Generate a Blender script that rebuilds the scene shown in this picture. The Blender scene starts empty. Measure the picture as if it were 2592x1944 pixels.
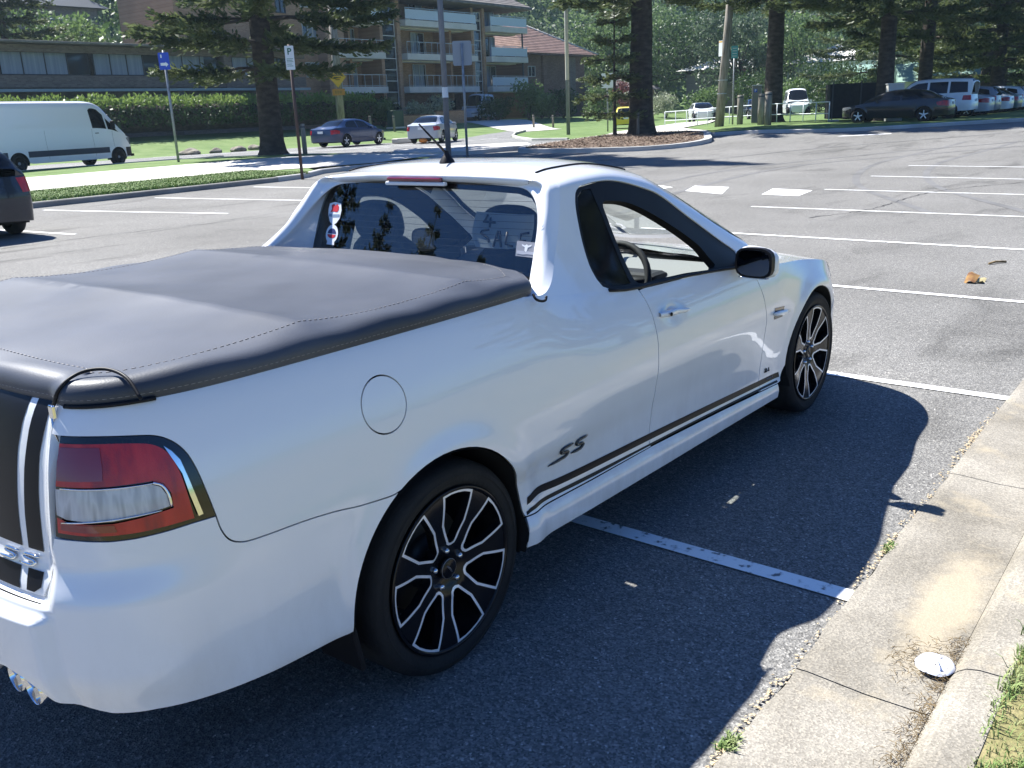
import bpy, bmesh, math, random
import numpy as np
from mathutils import Vector, Matrix
from mathutils.geometry import delaunay_2d_cdt
rad=math.radians
scn=bpy.context.scene
# ---------------------------------------------------------------- camera, world, sun, exposure
cam_d=bpy.data.cameras.new('camera'); cam=bpy.data.objects.new('camera',cam_d); scn.collection.objects.link(cam)
scn.camera=cam
_yaw,_pit,_rol=.6727,.2884,-.0401
_f=Vector((math.cos(_pit)*math.cos(_yaw),math.cos(_pit)*math.sin(_yaw),-math.sin(_pit)))
_r=_f.cross(Vector((0,0,1))).normalized(); _u=_r.cross(_f)
_r2=_r*math.cos(_rol)+_u*math.sin(_rol); _u2=-_r*math.sin(_rol)+_u*math.cos(_rol)
M=Matrix((_r2,_u2,-_f)).transposed().to_4x4(); M.translation=Vector((-1.8532,-2.6545,1.6828)); cam.matrix_world=M
cam_d.sensor_width=36; cam_d.lens=32.06; cam_d.clip_end=2000; cam_d.clip_start=.05
wd=bpy.data.worlds.new('World'); scn.world=wd; wd.use_nodes=True
nt=wd.node_tree; bg=nt.nodes['Background']; sky=nt.nodes.new('ShaderNodeTexSky'); sky.sky_type='NISHITA'; sky.sun_disc=False
SUNV=Vector((.02,.77,1.0)).normalized()
sky.sun_elevation=math.asin(SUNV.z); sky.sun_rotation=math.atan2(SUNV.x,SUNV.y); sky.altitude=0; sky.air_density=1.0; sky.dust_density=.15; sky.ozone_density=2.5
tn=nt.nodes.new('ShaderNodeMix'); tn.data_type='RGBA'; tn.blend_type='MULTIPLY'; tn.inputs[0].default_value=1; tn.inputs[7].default_value=(.50,.91,1.55,1); nt.links.new(sky.outputs[0],tn.inputs[6]); nt.links.new(tn.outputs[2],bg.inputs[0]); bg.inputs[1].default_value=.044
sl=bpy.data.lights.new('sun','SUN'); sl.energy=5.0; sl.angle=rad(.53); sl.color=(1,.98,.935)
so=bpy.data.objects.new('sun',sl); scn.collection.objects.link(so); so.rotation_euler=SUNV.to_track_quat('Z','Y').to_euler()
vs=scn.view_settings; vs.view_transform='Standard'; vs.look='None'; vs.exposure=1.30; vs.gamma=1
scn.render.engine='CYCLES'
scn.cycles.max_bounces=8; scn.cycles.transparent_max_bounces=24

# ---------------------------------------------------------------- helpers
def L2(o): scn.collection.objects.link(o); return o
def tag(o,label=None,cat=None,group=None,kind=None):
    if label: o['label']=label
    if cat: o['category']=cat
    if group: o['group']=group
    if kind: o['kind']=kind
    return o
def empty(name,loc=(0,0,0),rz=0,label=None,cat=None,group=None):
    o=L2(bpy.data.objects.new(name,None)); o.location=loc; o.rotation_euler=(0,0,rz); o.empty_display_size=.2
    return tag(o,label,cat,group)
def smooth01(a,b,x): return sst(a,b,x)
class MB:
    """collects geometry, then links it as one mesh"""
    def __init__(S): S.v=[];S.f=[];S.n=[];S.mi=[];S.c=0;S.sm=[]
    def add(S,v,f,n=None,mi=0,smooth=True):
        v=np.asarray(v,float).reshape(-1,3)
        S.v.append(v); S.n.append(np.zeros_like(v) if n is None else np.asarray(n,float))
        c=S.c; S.f+= [tuple(int(i)+c for i in q) for q in f]; S.mi+=[mi]*len(f); S.sm+=[smooth]*len(f); S.c+=len(v); return S
    def mir(S):
        """mirror everything collected so far across y, welding the centre line"""
        v=np.vstack(S.v); n=np.vstack(S.n); c=np.abs(v[:,1])<.0045; v[c,1]=0; soft=c&(np.abs(n[:,1])<.7); n[soft,1]=0
        k=len(v); idx=np.arange(k)+k; idx[c]=np.arange(k)[c]; nf=len(S.f)
        S.v=[v,v*[1,-1,1]]; S.n=[n,n*[1,-1,1]]
        S.f+=[tuple(int(idx[i]) for i in q[::-1]) for q in S.f[:nf]]; S.mi+=S.mi[:nf]; S.sm+=S.sm[:nf]; S.c=2*k; return S
    def pair(S,name,mats,parent=None):
        """the right-hand piece and its mirror image as two parts"""
        o=S.build(name,mats,parent); v=np.vstack(S.v)*[1,-1,1]; n=np.vstack(S.n)*[1,-1,1]; k=MB(); k.v=[v];k.n=[n];k.f=[q[::-1] for q in S.f];k.mi=S.mi;k.sm=S.sm;k.c=S.c
        k.build(name,mats,parent); return o
    def build(S,name,mats,parent=None,xf=None):
        me=bpy.data.meshes.new(name); v=np.vstack(S.v) if S.v else np.zeros((0,3))
        me.from_pydata(v.tolist(),[],S.f)
        if not isinstance(mats,(list,tuple)): mats=[mats]
        for m in mats: me.materials.append(m)
        me.polygons.foreach_set('material_index',S.mi); me.polygons.foreach_set('use_smooth',S.sm)
        n=np.vstack(S.n) if S.n else None
        if n is not None and np.abs(n).sum()>0:
            l=np.linalg.norm(n,axis=1); bad=l<1e-6
            if bad.any():
                vn=np.zeros(len(v)*3); me.vertices.foreach_get('normal',vn); n[bad]=vn.reshape(-1,3)[bad]
            n=n/np.maximum(np.linalg.norm(n,axis=1),1e-9)[:,None]
            me.normals_split_custom_set_from_vertices(n.tolist())
        me.validate(clean_customdata=False); me.update()
        o=L2(bpy.data.objects.new(name,me))
        if parent: o.parent=parent
        return o
    # primitives -----------------------------------------------------
    def box(S,c,s,rz=0,bev=0,mi=0,ry=0,rx=0):
        bm=bmesh.new(); bmesh.ops.create_cube(bm,size=1)
        bmesh.ops.scale(bm,vec=s,verts=bm.verts)
        if bev>0: bmesh.ops.bevel(bm,geom=bm.edges[:]+bm.verts[:],offset=bev,segments=2,profile=.5,affect='EDGES')
        m=Matrix.Translation(c)@Matrix.Rotation(rz,4,'Z')@Matrix.Rotation(ry,4,'Y')@Matrix.Rotation(rx,4,'X')
        bm.transform(m); bm.verts.index_update()
        S.add([tuple(v.co) for v in bm.verts],[[v.index for v in f.verts] for f in bm.faces],mi=mi,smooth=False); bm.free(); return S
    def tube(S,pts,r,n=8,mi=0,cap=True,smooth=True):
        P=np.array(pts,float); k=len(P); rr=np.broadcast_to(np.asarray(r,float),(k,))
        T=np.gradient(P,axis=0); T/=np.maximum(np.linalg.norm(T,axis=1),1e-9)[:,None]
        a=np.array([0,0,1.]) if abs(T[0][2])<.9 else np.array([1.,0,0]); V=[];
        for i in range(k):
            x=np.cross(a,T[i]); x/=np.linalg.norm(x); y=np.cross(T[i],x); a=y if abs(np.dot(a,T[i]))>.95 else a
            for j in range(n):
                t=2*math.pi*j/n; V.append(P[i]+rr[i]*(math.cos(t)*x+math.sin(t)*y))
        F=[(i*n+j,i*n+(j+1)%n,(i+1)*n+(j+1)%n,(i+1)*n+j) for i in range(k-1) for j in range(n)]
        if cap: F+=[tuple(range(n))[::-1],tuple((k-1)*n+j for j in range(n))]
        return S.add(V,F,mi=mi,smooth=smooth)
    def lathe(S,prof,c=(0,0,0),axis='z',n=32,mi=0,smooth=True):
        """prof: (radius, height along axis)"""
        V=[];k=len(prof)
        for r,h in prof:
            for j in range(n):
                t=2*math.pi*j/n; a,b=r*math.cos(t),r*math.sin(t)
                V.append({'z':(a,b,h),'y':(a,h,-b),'x':(h,a,b)}[axis])
        V=np.array(V)+np.array(c)
        F=[(i*n+j,i*n+(j+1)%n,(i+1)*n+(j+1)%n,(i+1)*n+j) for i in range(k-1) for j in range(n)]
        return S.add(V,F,mi=mi,smooth=smooth)
    def poly(S,pts,h=0.0,mi=0,d=(0,0,1)):
        """flat polygon extruded by h along d"""
        P=np.array(pts,float); k=len(P); D=np.array(d,float)*h
        if h==0: return S.add(P,[tuple(range(k))],mi=mi,smooth=False)
        V=np.vstack([P,P+D]); F=[tuple(range(k))[::-1],tuple(range(k,2*k))]+[(i,(i+1)%k,k+(i+1)%k,k+i) for i in range(k)]
        return S.add(V,F,mi=mi,smooth=False)
    def grid(S,P,N=None,mi=0,close=False,smooth=True,flip=False):
        P=np.asarray(P); a,b=P.shape[:2]; F=[]
        for i in range(a-1):
            for j in range(b-1 if not close else b):
                q=(i*b+j,(i+1)*b+j,(i+1)*b+(j+1)%b,i*b+(j+1)%b); F.append(q[::-1] if flip else q)
        return S.add(P.reshape(-1,3),F,None if N is None else N.reshape(-1,3),mi,smooth)
def sm(pts,n=6,closed=False):
    P=np.array(pts,float)
    if closed: P=np.vstack([P[-1],P,P[0],P[1]])
    else: P=np.vstack([2*P[0]-P[1],P,2*P[-1]-P[-2]])
    o=[]
    for i in range(len(P)-3):
        t=np.linspace(0,1,n,endpoint=False)[:,None]; a,b,c,d=P[i:i+4]
        o.append(.5*((2*b)+(-a+c)*t+(2*a-5*b+4*c-d)*t*t+(-a+3*b-3*c+d)*t**3))
    if not closed: o.append(P[-2:-1])
    return [tuple(q) for q in np.vstack(o)]
def pip(P,poly):
    x,y=P[:,0],P[:,1]; c=np.zeros(len(P),bool); q=np.array(poly); k=len(q); j=k-1
    for i in range(k):
        xi,yi=q[i]; xj,yj=q[j]
        if yi!=yj:
            m=((yi>y)!=(yj>y))&(x<(xj-xi)*(y-yi)/(yj-yi)+xi); c^=m
        j=i
    return c
def inset(poly,g,vm):
    P=np.array(poly,float)*[1,vm]; k=len(P)
    A=.5*sum(P[i-1][0]*P[i][1]-P[i][0]*P[i-1][1] for i in range(k)); s=1 if A>0 else -1
    e=np.roll(P,-1,0)-P; l=np.maximum(np.linalg.norm(e,axis=1),1e-9)[:,None]; n=np.stack([-e[:,1],e[:,0]],1)/l*s
    m=n+np.roll(n,1,0); d=np.maximum((m*n).sum(1),.5)[:,None]
    return (P+g*m/d)/[1,vm]
def resamp(P,ds,vm):
    P=np.asarray(P,float); o=[]
    for i in range(len(P)):
        a,b=P[i],P[(i+1)%len(P)]; l=np.hypot(b[0]-a[0],(b[1]-a[1])*vm); k=max(1,int(math.ceil(l/ds)))
        for j in range(k): o.append(a+(b-a)*j/k)
    o=np.array(o); keep=[0]
    for i in range(1,len(o)):
        if np.hypot(*(o[i]-o[keep[-1]]))>1e-4: keep.append(i)
    return o[keep]
def region(F,outer,holes=(),du=.03,dv=.015,vm=1.,g=.002,fl=.014,lift=0.,ds=None):
    ds=ds or max(du*.7,dv)
    O=resamp(inset(outer,g,vm),ds,vm); HS=[resamp(inset(h,-g,vm),ds,vm) for h in holes]
    loops=[O]+HS; u=np.arange(O[:,0].min()+du*.5,O[:,0].max(),du); v=np.arange(O[:,1].min()+dv/vm*.5,O[:,1].max(),dv/vm)
    if len(u) and len(v):
        G=np.stack(np.meshgrid(u,v,indexing='ij'),-1).reshape(-1,2); G=G[pip(G,O)]
        for h in HS: G=G[~pip(G,h)]
        B=np.vstack(loops)*[1,vm]
        if len(G):
            dm=np.full(len(G),9.); Gm=G*[1,vm]
            for b in B: dm=np.minimum(dm,np.hypot(Gm[:,0]-b[0],Gm[:,1]-b[1]))
            G=G[dm>.45*min(du,dv)]
    else: G=np.zeros((0,2))
    pts=[];ed=[]
    for l in loops:
        b=len(pts); pts+=[Vector((float(q[0]),float(q[1])*vm)) for q in l]; ed+=[(b+i,b+(i+1)%len(l)) for i in range(len(l))]
    pts+=[Vector((float(q[0]),float(q[1])*vm)) for q in G]
    V,E,T,_,_,_=delaunay_2d_cdt(pts,ed,[],0,1e-6)
    UV=np.array([(q[0],q[1]/vm) for q in V]); T=np.array([t for t in T if len(t)==3])
    C=UV[T].mean(1); k=pip(C,O)
    for h in HS: k&=~pip(C,h)
    T=T[k]
    def PN(UV):
        e=1.5e-3; a,b=UV[:,0],UV[:,1]; P=F(a,b); n=np.cross(F(a+e,b)-F(a-e,b),F(a,b+e/vm)-F(a,b-e/vm)); n/=np.maximum(np.linalg.norm(n,axis=1),1e-12)[:,None]
        return P+n*lift,n
    P,N=PN(UV)
    t0=T[:, [0,1,2]]; fn=np.cross(P[t0[:,1]]-P[t0[:,0]],P[t0[:,2]]-P[t0[:,0]]); w=(fn*N[t0[:,0]]).sum(1)<0
    T[w]=T[w][:,::-1]
    Vs=[P];Ns=[N];Fs=[tuple(t) for t in T]; c=len(P)
    if fl>0:
        for li,l in enumerate(loops):
            p,n=PN(l); k=len(l); tg=np.roll(p,-1,0)-np.roll(p,1,0); A=.5*np.sum(np.roll(l[:,0],1)*l[:,1]-l[:,0]*np.roll(l[:,1],1))
            s=(1 if A>0 else -1)*(1 if li==0 else -1); m=np.cross(tg,n)*s; m/=np.maximum(np.linalg.norm(m,axis=1),1e-9)[:,None]
            Vs+=[p,p-n*fl]; Ns+=[m,m]
            for i in range(k):
                j=(i+1)%k; q=(c+i,c+k+i,c+k+j,c+j); Fs.append(q if s>0 else q[::-1])
            c+=2*k
    return np.vstack(Vs),Fs,np.vstack(Ns)
def font(txt,size=1,bold=0.,shear=0.,ext=.0,align='CENTER'):
    cu=bpy.data.curves.new('t','FONT'); cu.body=txt; cu.size=size; cu.offset=bold; cu.shear=shear; cu.extrude=ext; cu.align_x=align; cu.align_y='CENTER'; cu.resolution_u=3
    o=L2(bpy.data.objects.new('t',cu)); dg=bpy.context.evaluated_depsgraph_get(); me=o.evaluated_get(dg).to_mesh()
    v=np.array([tuple(q.co) for q in me.vertices]).reshape(-1,3); f=[tuple(p.vertices) for p in me.polygons]
    o.evaluated_get(dg).to_mesh_clear(); bpy.data.objects.remove(o); bpy.data.curves.remove(cu); return v,f
# ---------------------------------------------------------------- materials
def mat(name,col,rough=.6,metal=0,spec=.5,coat=0,coatr=.03,emit=None,es=0,trans=0,ior=1.45,alpha=1):
    m=bpy.data.materials.new(name); m.use_nodes=True; b=m.node_tree.nodes['Principled BSDF']
    b.inputs['Base Color'].default_value=(*col,1); b.inputs['Roughness'].default_value=rough; b.inputs['Metallic'].default_value=metal
    b.inputs['Specular IOR Level'].default_value=spec; b.inputs['Coat Weight'].default_value=coat; b.inputs['Coat Roughness'].default_value=coatr
    b.inputs['Transmission Weight'].default_value=trans; b.inputs['IOR'].default_value=ior
    if emit: b.inputs['Emission Color'].default_value=(*emit,1); b.inputs['Emission Strength'].default_value=es
    return m
def N(m,t,**k):
    n=m.node_tree.nodes.new(t)
    for a,b in k.items():
        if a in n.inputs: n.inputs[a].default_value=b
        else: setattr(n,a,b)
    return n
def lk(m,a,b): m.node_tree.links.new(a,b)
def nmat(name,cols,scale=5,detail=6,rough=.8,bump=0,bscale=None,pos=(.3,.7),coord='Object',spec=.3,metal=0,dist=0,coat=0,map=None,bd=.02):
    """principled with a noise driven colour ramp and optional bump"""
    m=mat(name,cols[0],rough,metal,spec,coat); b=m.node_tree.nodes['Principled BSDF']
    tc=N(m,'ShaderNodeTexCoord'); no=N(m,'ShaderNodeTexNoise'); no.inputs['Scale'].default_value=scale; no.inputs['Detail'].default_value=detail; no.inputs['Distortion'].default_value=dist
    src=tc.outputs[coord]
    if map:
        mp=N(m,'ShaderNodeMapping'); mp.inputs['Scale'].default_value=map; lk(m,src,mp.inputs[0]); src=mp.outputs[0]
    lk(m,src,no.inputs['Vector']); r=N(m,'ShaderNodeValToRGB'); lk(m,no.outputs['Fac'],r.inputs[0])
    e=r.color_ramp.elements; e[0].position=pos[0]; e[1].position=pos[1]
    while len(e)<len(cols): e.new(.5)
    for i,c in enumerate(cols):
        e[i].position=pos[0]+(pos[1]-pos[0])*i/(len(cols)-1); e[i].color=(*c,1)
    lk(m,r.outputs[0],b.inputs['Base Color'])
    if bump:
        n2=N(m,'ShaderNodeTexNoise'); n2.inputs['Scale'].default_value=bscale or scale*6; n2.inputs['Detail'].default_value=4; lk(m,src,n2.inputs['Vector'])
        bp=N(m,'ShaderNodeBump'); bp.inputs['Strength'].default_value=bump; bp.inputs['Distance'].default_value=bd; lk(m,n2.outputs['Fac'],bp.inputs['Height']); lk(m,bp.outputs[0],b.inputs['Normal'])
    return m
def glassmat(name,tint,ior=1.5,rough=0):
    """thin sheet glass: Schlick reflection that is the same from both sides"""
    m=bpy.data.materials.new(name); m.use_nodes=True; t=m.node_tree; t.nodes.clear(); f0=((ior-1)/(ior+1))**2*1.8
    o=t.nodes.new('ShaderNodeOutputMaterial'); mx=t.nodes.new('ShaderNodeMixShader'); tr=t.nodes.new('ShaderNodeBsdfTransparent'); gl=t.nodes.new('ShaderNodeBsdfGlossy'); ge=t.nodes.new('ShaderNodeNewGeometry')
    dt=t.nodes.new('ShaderNodeVectorMath'); dt.operation='DOT_PRODUCT'; t.links.new(ge.outputs['Normal'],dt.inputs[0]); t.links.new(ge.outputs['Incoming'],dt.inputs[1])
    def mth(op,a,b=None):
        n=t.nodes.new('ShaderNodeMath'); n.operation=op
        for k,v in enumerate((a,b)):
            if v is None: continue
            if isinstance(v,(int,float)): n.inputs[k].default_value=v
            else: t.links.new(v,n.inputs[k])
        return n.outputs[0]
    c=mth('ABSOLUTE',dt.outputs['Value']); q=mth('POWER',mth('SUBTRACT',1.0,c),5.0); f=mth('ADD',mth('MULTIPLY',q,1-f0),f0)
    tr.inputs[0].default_value=(*tint,1); gl.inputs['Roughness'].default_value=rough
    t.links.new(f,mx.inputs[0]); t.links.new(tr.outputs[0],mx.inputs[1]); t.links.new(gl.outputs[0],mx.inputs[2]); t.links.new(mx.outputs[0],o.inputs[0])
    return m
def pch(xs,ys):
    xs=np.array(xs,float); ys=np.array(ys,float); h=np.diff(xs); d=np.diff(ys)/h
    m=np.zeros(len(xs)); m[0]=d[0]; m[-1]=d[-1]
    for i in range(1,len(xs)-1):
        if d[i-1]*d[i]>0:
            a=2*h[i]+h[i-1]; b=h[i]+2*h[i-1]; m[i]=(a+b)/(a/d[i-1]+b/d[i])
    def f(x):
        x=np.clip(np.asarray(x,float),xs[0],xs[-1]); i=np.clip(np.searchsorted(xs,x)-1,0,len(xs)-2)
        t=(x-xs[i])/h[i]
        return ys[i]*(2*t**3-3*t*t+1)+h[i]*m[i]*(t**3-2*t*t+t)+ys[i+1]*(3*t*t-2*t**3)+h[i]*m[i+1]*(t**3-t*t)
    return f
def sst(a,b,x):
    t=np.clip((x-a)/(b-a),0,1); return t*t*(3-2*t)
def bspl(pts,n=40):
    P=np.array(pts,float); P=np.vstack([2*P[0]-P[1],P,2*P[-1]-P[-2]]); o=[]
    for i in range(len(P)-3):
        t=np.linspace(0,1,n,endpoint=False)[:,None]; a,b,c,d=P[i:i+4]
        o.append(.5*((2*b)+(-a+c)*t+(2*a-5*b+4*c-d)*t*t+(-a+3*b-3*c+d)*t**3))
    o.append(P[-2:-1]); return np.vstack(o)
class Lower:
    """body below the belt, parametrised by arc length s round the plan outline and height z (right half)"""
    def __init__(S,plan,off):
        C=bspl(plan); L=np.r_[0,np.cumsum(np.linalg.norm(np.diff(C,axis=0),axis=1))]
        S.L=L[-1]; n=1600; S.s=np.linspace(0,S.L,n)
        S.x=np.interp(S.s,L,C[:,0]); S.y=np.interp(S.s,L,C[:,1])
        k=np.ones(41)/41
        def sm(a):
            p=np.pad(a,20,mode='reflect',reflect_type='odd'); return np.convolve(p,k,'valid')
        S.x=sm(S.x); S.y=sm(S.y); S.y[0]=0; S.y[-1]=0
        tx=np.gradient(S.x); ty=np.gradient(S.y); l=np.hypot(tx,ty); S.nx=ty/l; S.ny=-tx/l
        S.off=off
    def xs(S,s): return np.interp(s,S.s,S.x)
    def sx(S,x):
        i=int(np.argmin(S.x)); return np.interp(x,S.x[i:],S.s[i:])
    def __call__(S,s,z):
        x=np.interp(s,S.s,S.x); y=np.interp(s,S.s,S.y); nx=np.interp(s,S.s,S.nx); ny=np.interp(s,S.s,S.ny)
        o=S.off(x,y,s,z)
        return np.stack([x+nx*o,y+ny*o,z+0*x],-1)
_door=pch([.15,.205,.24,.30,.335,.36,.40,.50,.60,.70,.78,.88,.95,1.0,1.05,1.14],[-.10,-.035,-.003,0.002,-.008,-.022,-.030,-.026,-.012,0,-.002,-.020,-.045,-.072,-.105,-.19])
_bed=pch([.15,.28,.33,.38,.48,.60,.72,.84,.95,1.03,1.075,1.105,1.125,1.14],[-.12,-.06,-.02,-.004,0,.002,.002,-.008,-.028,-.052,-.070,-.088,-.112,-.145])
_front=pch([.10,.17,.25,.40,.55,.68,.78,.86,.92,.96],[-.10,-.03,-.0,0,0,-.006,-.030,-.065,-.11,-.17])
def ute_off(x,y,s,z):
    zz=z+.036*(np.clip(x,.35,2.5)-1.4)*(1-sst(.45,.6,z))
    d=_door(zz); b=_bed(z); f=_front(z)
    w=sst(.30,.85,x)*sst(.30,.95,x)
    # lower part of door zone starts abruptly just ahead of the rear wheel
    wl=np.where(x>.1,1.,0.); wz=sst(.5,.62,z)
    w=w*wz+wl*(1-wz)
    o=b*(1-w)+d*w
    wf=sst(2.45,3.0,x)
    o=o*(1-wf)+f*wf
    for cx,cz in ((0,.342),(3.03,.342)):
        r=np.hypot(x-cx,z-cz); o=o+np.where(z>cz-.15,.016*np.exp(-((r-.395)/.055)**2),0)*np.where(np.abs(y)>.7,1,0)
    # rear bumper swells out below the lamps
    wr=1-sst(-1.02,-.70,x)
    o=o+wr*.030*(1-sst(.66,.76,z))*sst(.36,.5,z)
    # tailgate and the shelf of the bumper
    g=(1-sst(.66,.70,np.abs(y)))*np.where(x<-.9,1,0)
    o=o-.013*np.exp(-((s-3.255)/.045)**2-((z-.882)/.028)**2)
    o=o-g*(.028*sst(.655,.67,z)) + g*.03*(1-sst(.63,.655,z))
    return o
UTE_PLAN=[(-1.10,0),(-1.098,-.30),(-1.085,-.55),(-1.045,-.735),(-.96,-.84),(-.82,-.90),(-.6,-.930),(0,-.945),(.6,-.942),(1.5,-.935),(2.5,-.935),(3.05,-.935),(3.3,-.905),(3.52,-.82),(3.68,-.68),(3.78,-.45),(3.83,-.2),(3.84,0)]
ute_low=Lower(UTE_PLAN,ute_off)
_zb=pch([.2,.45,.6,.75,.97,1.15,1.66,2.01,2.2,2.5,2.8,3.1,3.4,3.6,3.75,3.84],[1.10,1.10,1.085,1.062,1.036,1.012,.989,.966,.948,.915,.885,.85,.79,.735,.68,.64])
_rz=pch([.3,.9,1.25,1.59,1.88,2.14,2.35,2.7],[1.40,1.405,1.415,1.35,1.195,1.045,.955,.93])
_ry=pch([.3,.9,1.25,1.59,1.88,2.14,2.35,2.7],[.665,.665,.672,.698,.752,.815,.855,.86])
_zc=pch([.3,.93,1.1,1.3,1.55,1.8,2.1,2.4,2.65,2.8],[1.45,1.468,1.494,1.500,1.478,1.405,1.265,1.10,.965,.90])
def ute_top(x,t):
    """t 0..1 side, 1..1.3 rail, 1.3..2.3 roof to the centre line"""
    x=np.asarray(x,float); t=np.asarray(t,float); x,t=np.broadcast_arrays(x,t)
    zb=_zb(x); s=ute_low.sx(x); P=ute_low(s,zb); P2=ute_low(s,zb-.03)
    y0=P[...,1]; dy=(P[...,1]-P2[...,1])/.03
    xo=P[...,0]-x
    zr=np.maximum(_rz(x),zb+.012); yr=-_ry(x)
    h=zr-zb
    m0=dy*h; m1=.44*h
    u=np.clip(t,0,1)
    ys=y0*(2*u**3-3*u*u+1)+m0*(u**3-2*u*u+u)+yr*(3*u*u-2*u**3)+m1*(u**3-u*u)
    zs=zb+h*u
    # roof
    zc=np.maximum(_zc(x),zr+.004)
    yT=yr+.085; d=zc-zr
    zT=zr+d*np.clip(.58,0,1)
    kz=zr+d*.42; ky=yr+.44*(kz-zr)+.0
    v=np.clip((t-1)/.3,0,1)
    yk=(1-v)**2*yr+2*v*(1-v)*ky+v*v*yT; zk=(1-v)**2*zr+2*v*(1-v)*kz+v*v*zT
    w=np.clip(t-1.3,0,1)
    sl=(zT-kz)/np.maximum(yT-ky,1e-3)*(-yT)
    zw=zT*(2*w**3-3*w*w+1)+sl*(w**3-2*w*w+w)+zc*(3*w*w-2*w**3)
    yw=yT*(1-w)
    y=np.where(t<=1,ys,np.where(t<=1.3,yk,yw)); z=np.where(t<=1,zs,np.where(t<=1.3,zk,zw))
    return np.stack([x+xo*(1-np.clip(t,0,1)),y,z],-1)
# ================================================================ the white ute
M_paint=mat('white_paint',(.80,.81,.82),.25,0,.5,1.0,.01)
def grime(m,clean):
    b=m.node_tree.nodes['Principled BSDF']; tc=N(m,'ShaderNodeTexCoord'); sp=N(m,'ShaderNodeSeparateXYZ'); lk(m,tc.outputs['Object'],sp.inputs[0])
    mr=N(m,'ShaderNodeMapRange'); mr.inputs['From Min'].default_value=.70; mr.inputs['From Max'].default_value=.22; lk(m,sp.outputs['Z'],mr.inputs[0])
    no=N(m,'ShaderNodeTexNoise'); no.inputs['Scale'].default_value=7; no.inputs['Detail'].default_value=10; no.inputs['Roughness'].default_value=.7; mp=N(m,'ShaderNodeMapping'); mp.inputs['Scale'].default_value=(1,1,.35); lk(m,tc.outputs['Object'],mp.inputs[0]); lk(m,mp.outputs[0],no.inputs['Vector'])
    n2=N(m,'ShaderNodeMapRange'); n2.inputs['From Min'].default_value=.35; n2.inputs['From Max'].default_value=.75; lk(m,no.outputs['Fac'],n2.inputs[0])
    ml=N(m,'ShaderNodeMath',operation='MULTIPLY_ADD'); lk(m,mr.outputs[0],ml.inputs[0]); lk(m,n2.outputs[0],ml.inputs[1]); ml.inputs[2].default_value=.02
    m2=N(m,'ShaderNodeMath',operation='MULTIPLY'); m2.inputs[1].default_value=.45; lk(m,ml.outputs[0],m2.inputs[0])
    mx=N(m,'ShaderNodeMix',data_type='RGBA'); lk(m,m2.outputs[0],mx.inputs[0]); mx.inputs[6].default_value=(*clean,1); mx.inputs[7].default_value=(.40,.37,.33,1); lk(m,mx.outputs[2],b.inputs['Base Color'])
    cr_=N(m,'ShaderNodeMapRange'); cr_.inputs['To Min'].default_value=.005; cr_.inputs['To Max'].default_value=.05; lk(m,no.outputs['Fac'],cr_.inputs[0]); lk(m,cr_.outputs[0],b.inputs['Coat Roughness'])
grime(M_paint,(.80,.81,.82))
M_blackgloss=mat('black_gloss',(.006,.007,.009),.12,0,.5,.6)
M_stripe=mat('black_vinyl_stripe',(.008,.009,.013),.38,0,.22)
M_trim=mat('black_trim',(.010,.010,.012),.5,0,.25)
M_dark=mat('dark_cavity',(.006,.006,.006),.9,0,.1)
M_under=mat('underbody_black',(.012,.012,.012),.8,0,.2)
M_chrome=mat('chrome',(.75,.76,.78),.08,1)
M_silver=mat('machined_alloy',(.80,.81,.84),.38,.35)
M_rim=mat('rim_black',(.006,.006,.008),.22,0,.35)
M_tyre=nmat('tyre_rubber',[(.012,.012,.013),(.022,.022,.022)],8,4,.75,.15,60,spec=.3)
M_capring=mat('dull_grey_metal',(.14,.14,.15),.4,.4)
M_disc=mat('brake_disc',(.05,.048,.045),.5,.6)
M_red=nmat('red_lens',[(.22,.006,.022),(.42,.010,.016),(.52,.020,.022)],3,3,.14,.25,90,pos=(.3,.65),map=(9,9,1.5),spec=.5,coat=.5,bd=.006)
M_redd=mat('dark_red_lens',(.19,.006,.020),.12,0,.6,1.0)
M_clear=nmat('clear_lens',[(.30,.30,.31),(.62,.62,.62),(.40,.40,.42)],3,2,.12,.4,160,map=(14,14,1),spec=.8,coat=1.0)
M_glass=glassmat('tinted_glass',(.50,.54,.56),1.62)
M_clearglass=glassmat('clear_glass',(.80,.86,.84),1.5)
M_privacy=mat('privacy_glass',(.008,.010,.013),.06,0,.4,0)
M_trimint=mat('cabin_dark_trim',(.022,.023,.026),.7)
M_dash=mat('cabin_light_trim',(.26,.26,.25),.7)
M_seat=nmat('seat_cloth',[(.012,.012,.014),(.03,.03,.034)],30,4,.85,.3,120)
M_liner=mat('headlining',(.10,.10,.10),.9)
M_paper=bpy.data.materials.new('paper'); M_paper.use_nodes=True; _t=M_paper.node_tree; _t.nodes.clear(); _o=_t.nodes.new('ShaderNodeOutputMaterial'); _m=_t.nodes.new('ShaderNodeMixShader'); _a=_t.nodes.new('ShaderNodeBsdfDiffuse'); _b=_t.nodes.new('ShaderNodeBsdfTranslucent'); _a.inputs[0].default_value=_b.inputs[0].default_value=(.86,.90,.88,1); _m.inputs[0].default_value=.4; _t.links.new(_a.outputs[0],_m.inputs[1]); _t.links.new(_b.outputs[0],_m.inputs[2]); _t.links.new(_m.outputs[0],_o.inputs[0])
M_ink=mat('marker_ink',(.01,.01,.015),.6)
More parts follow.
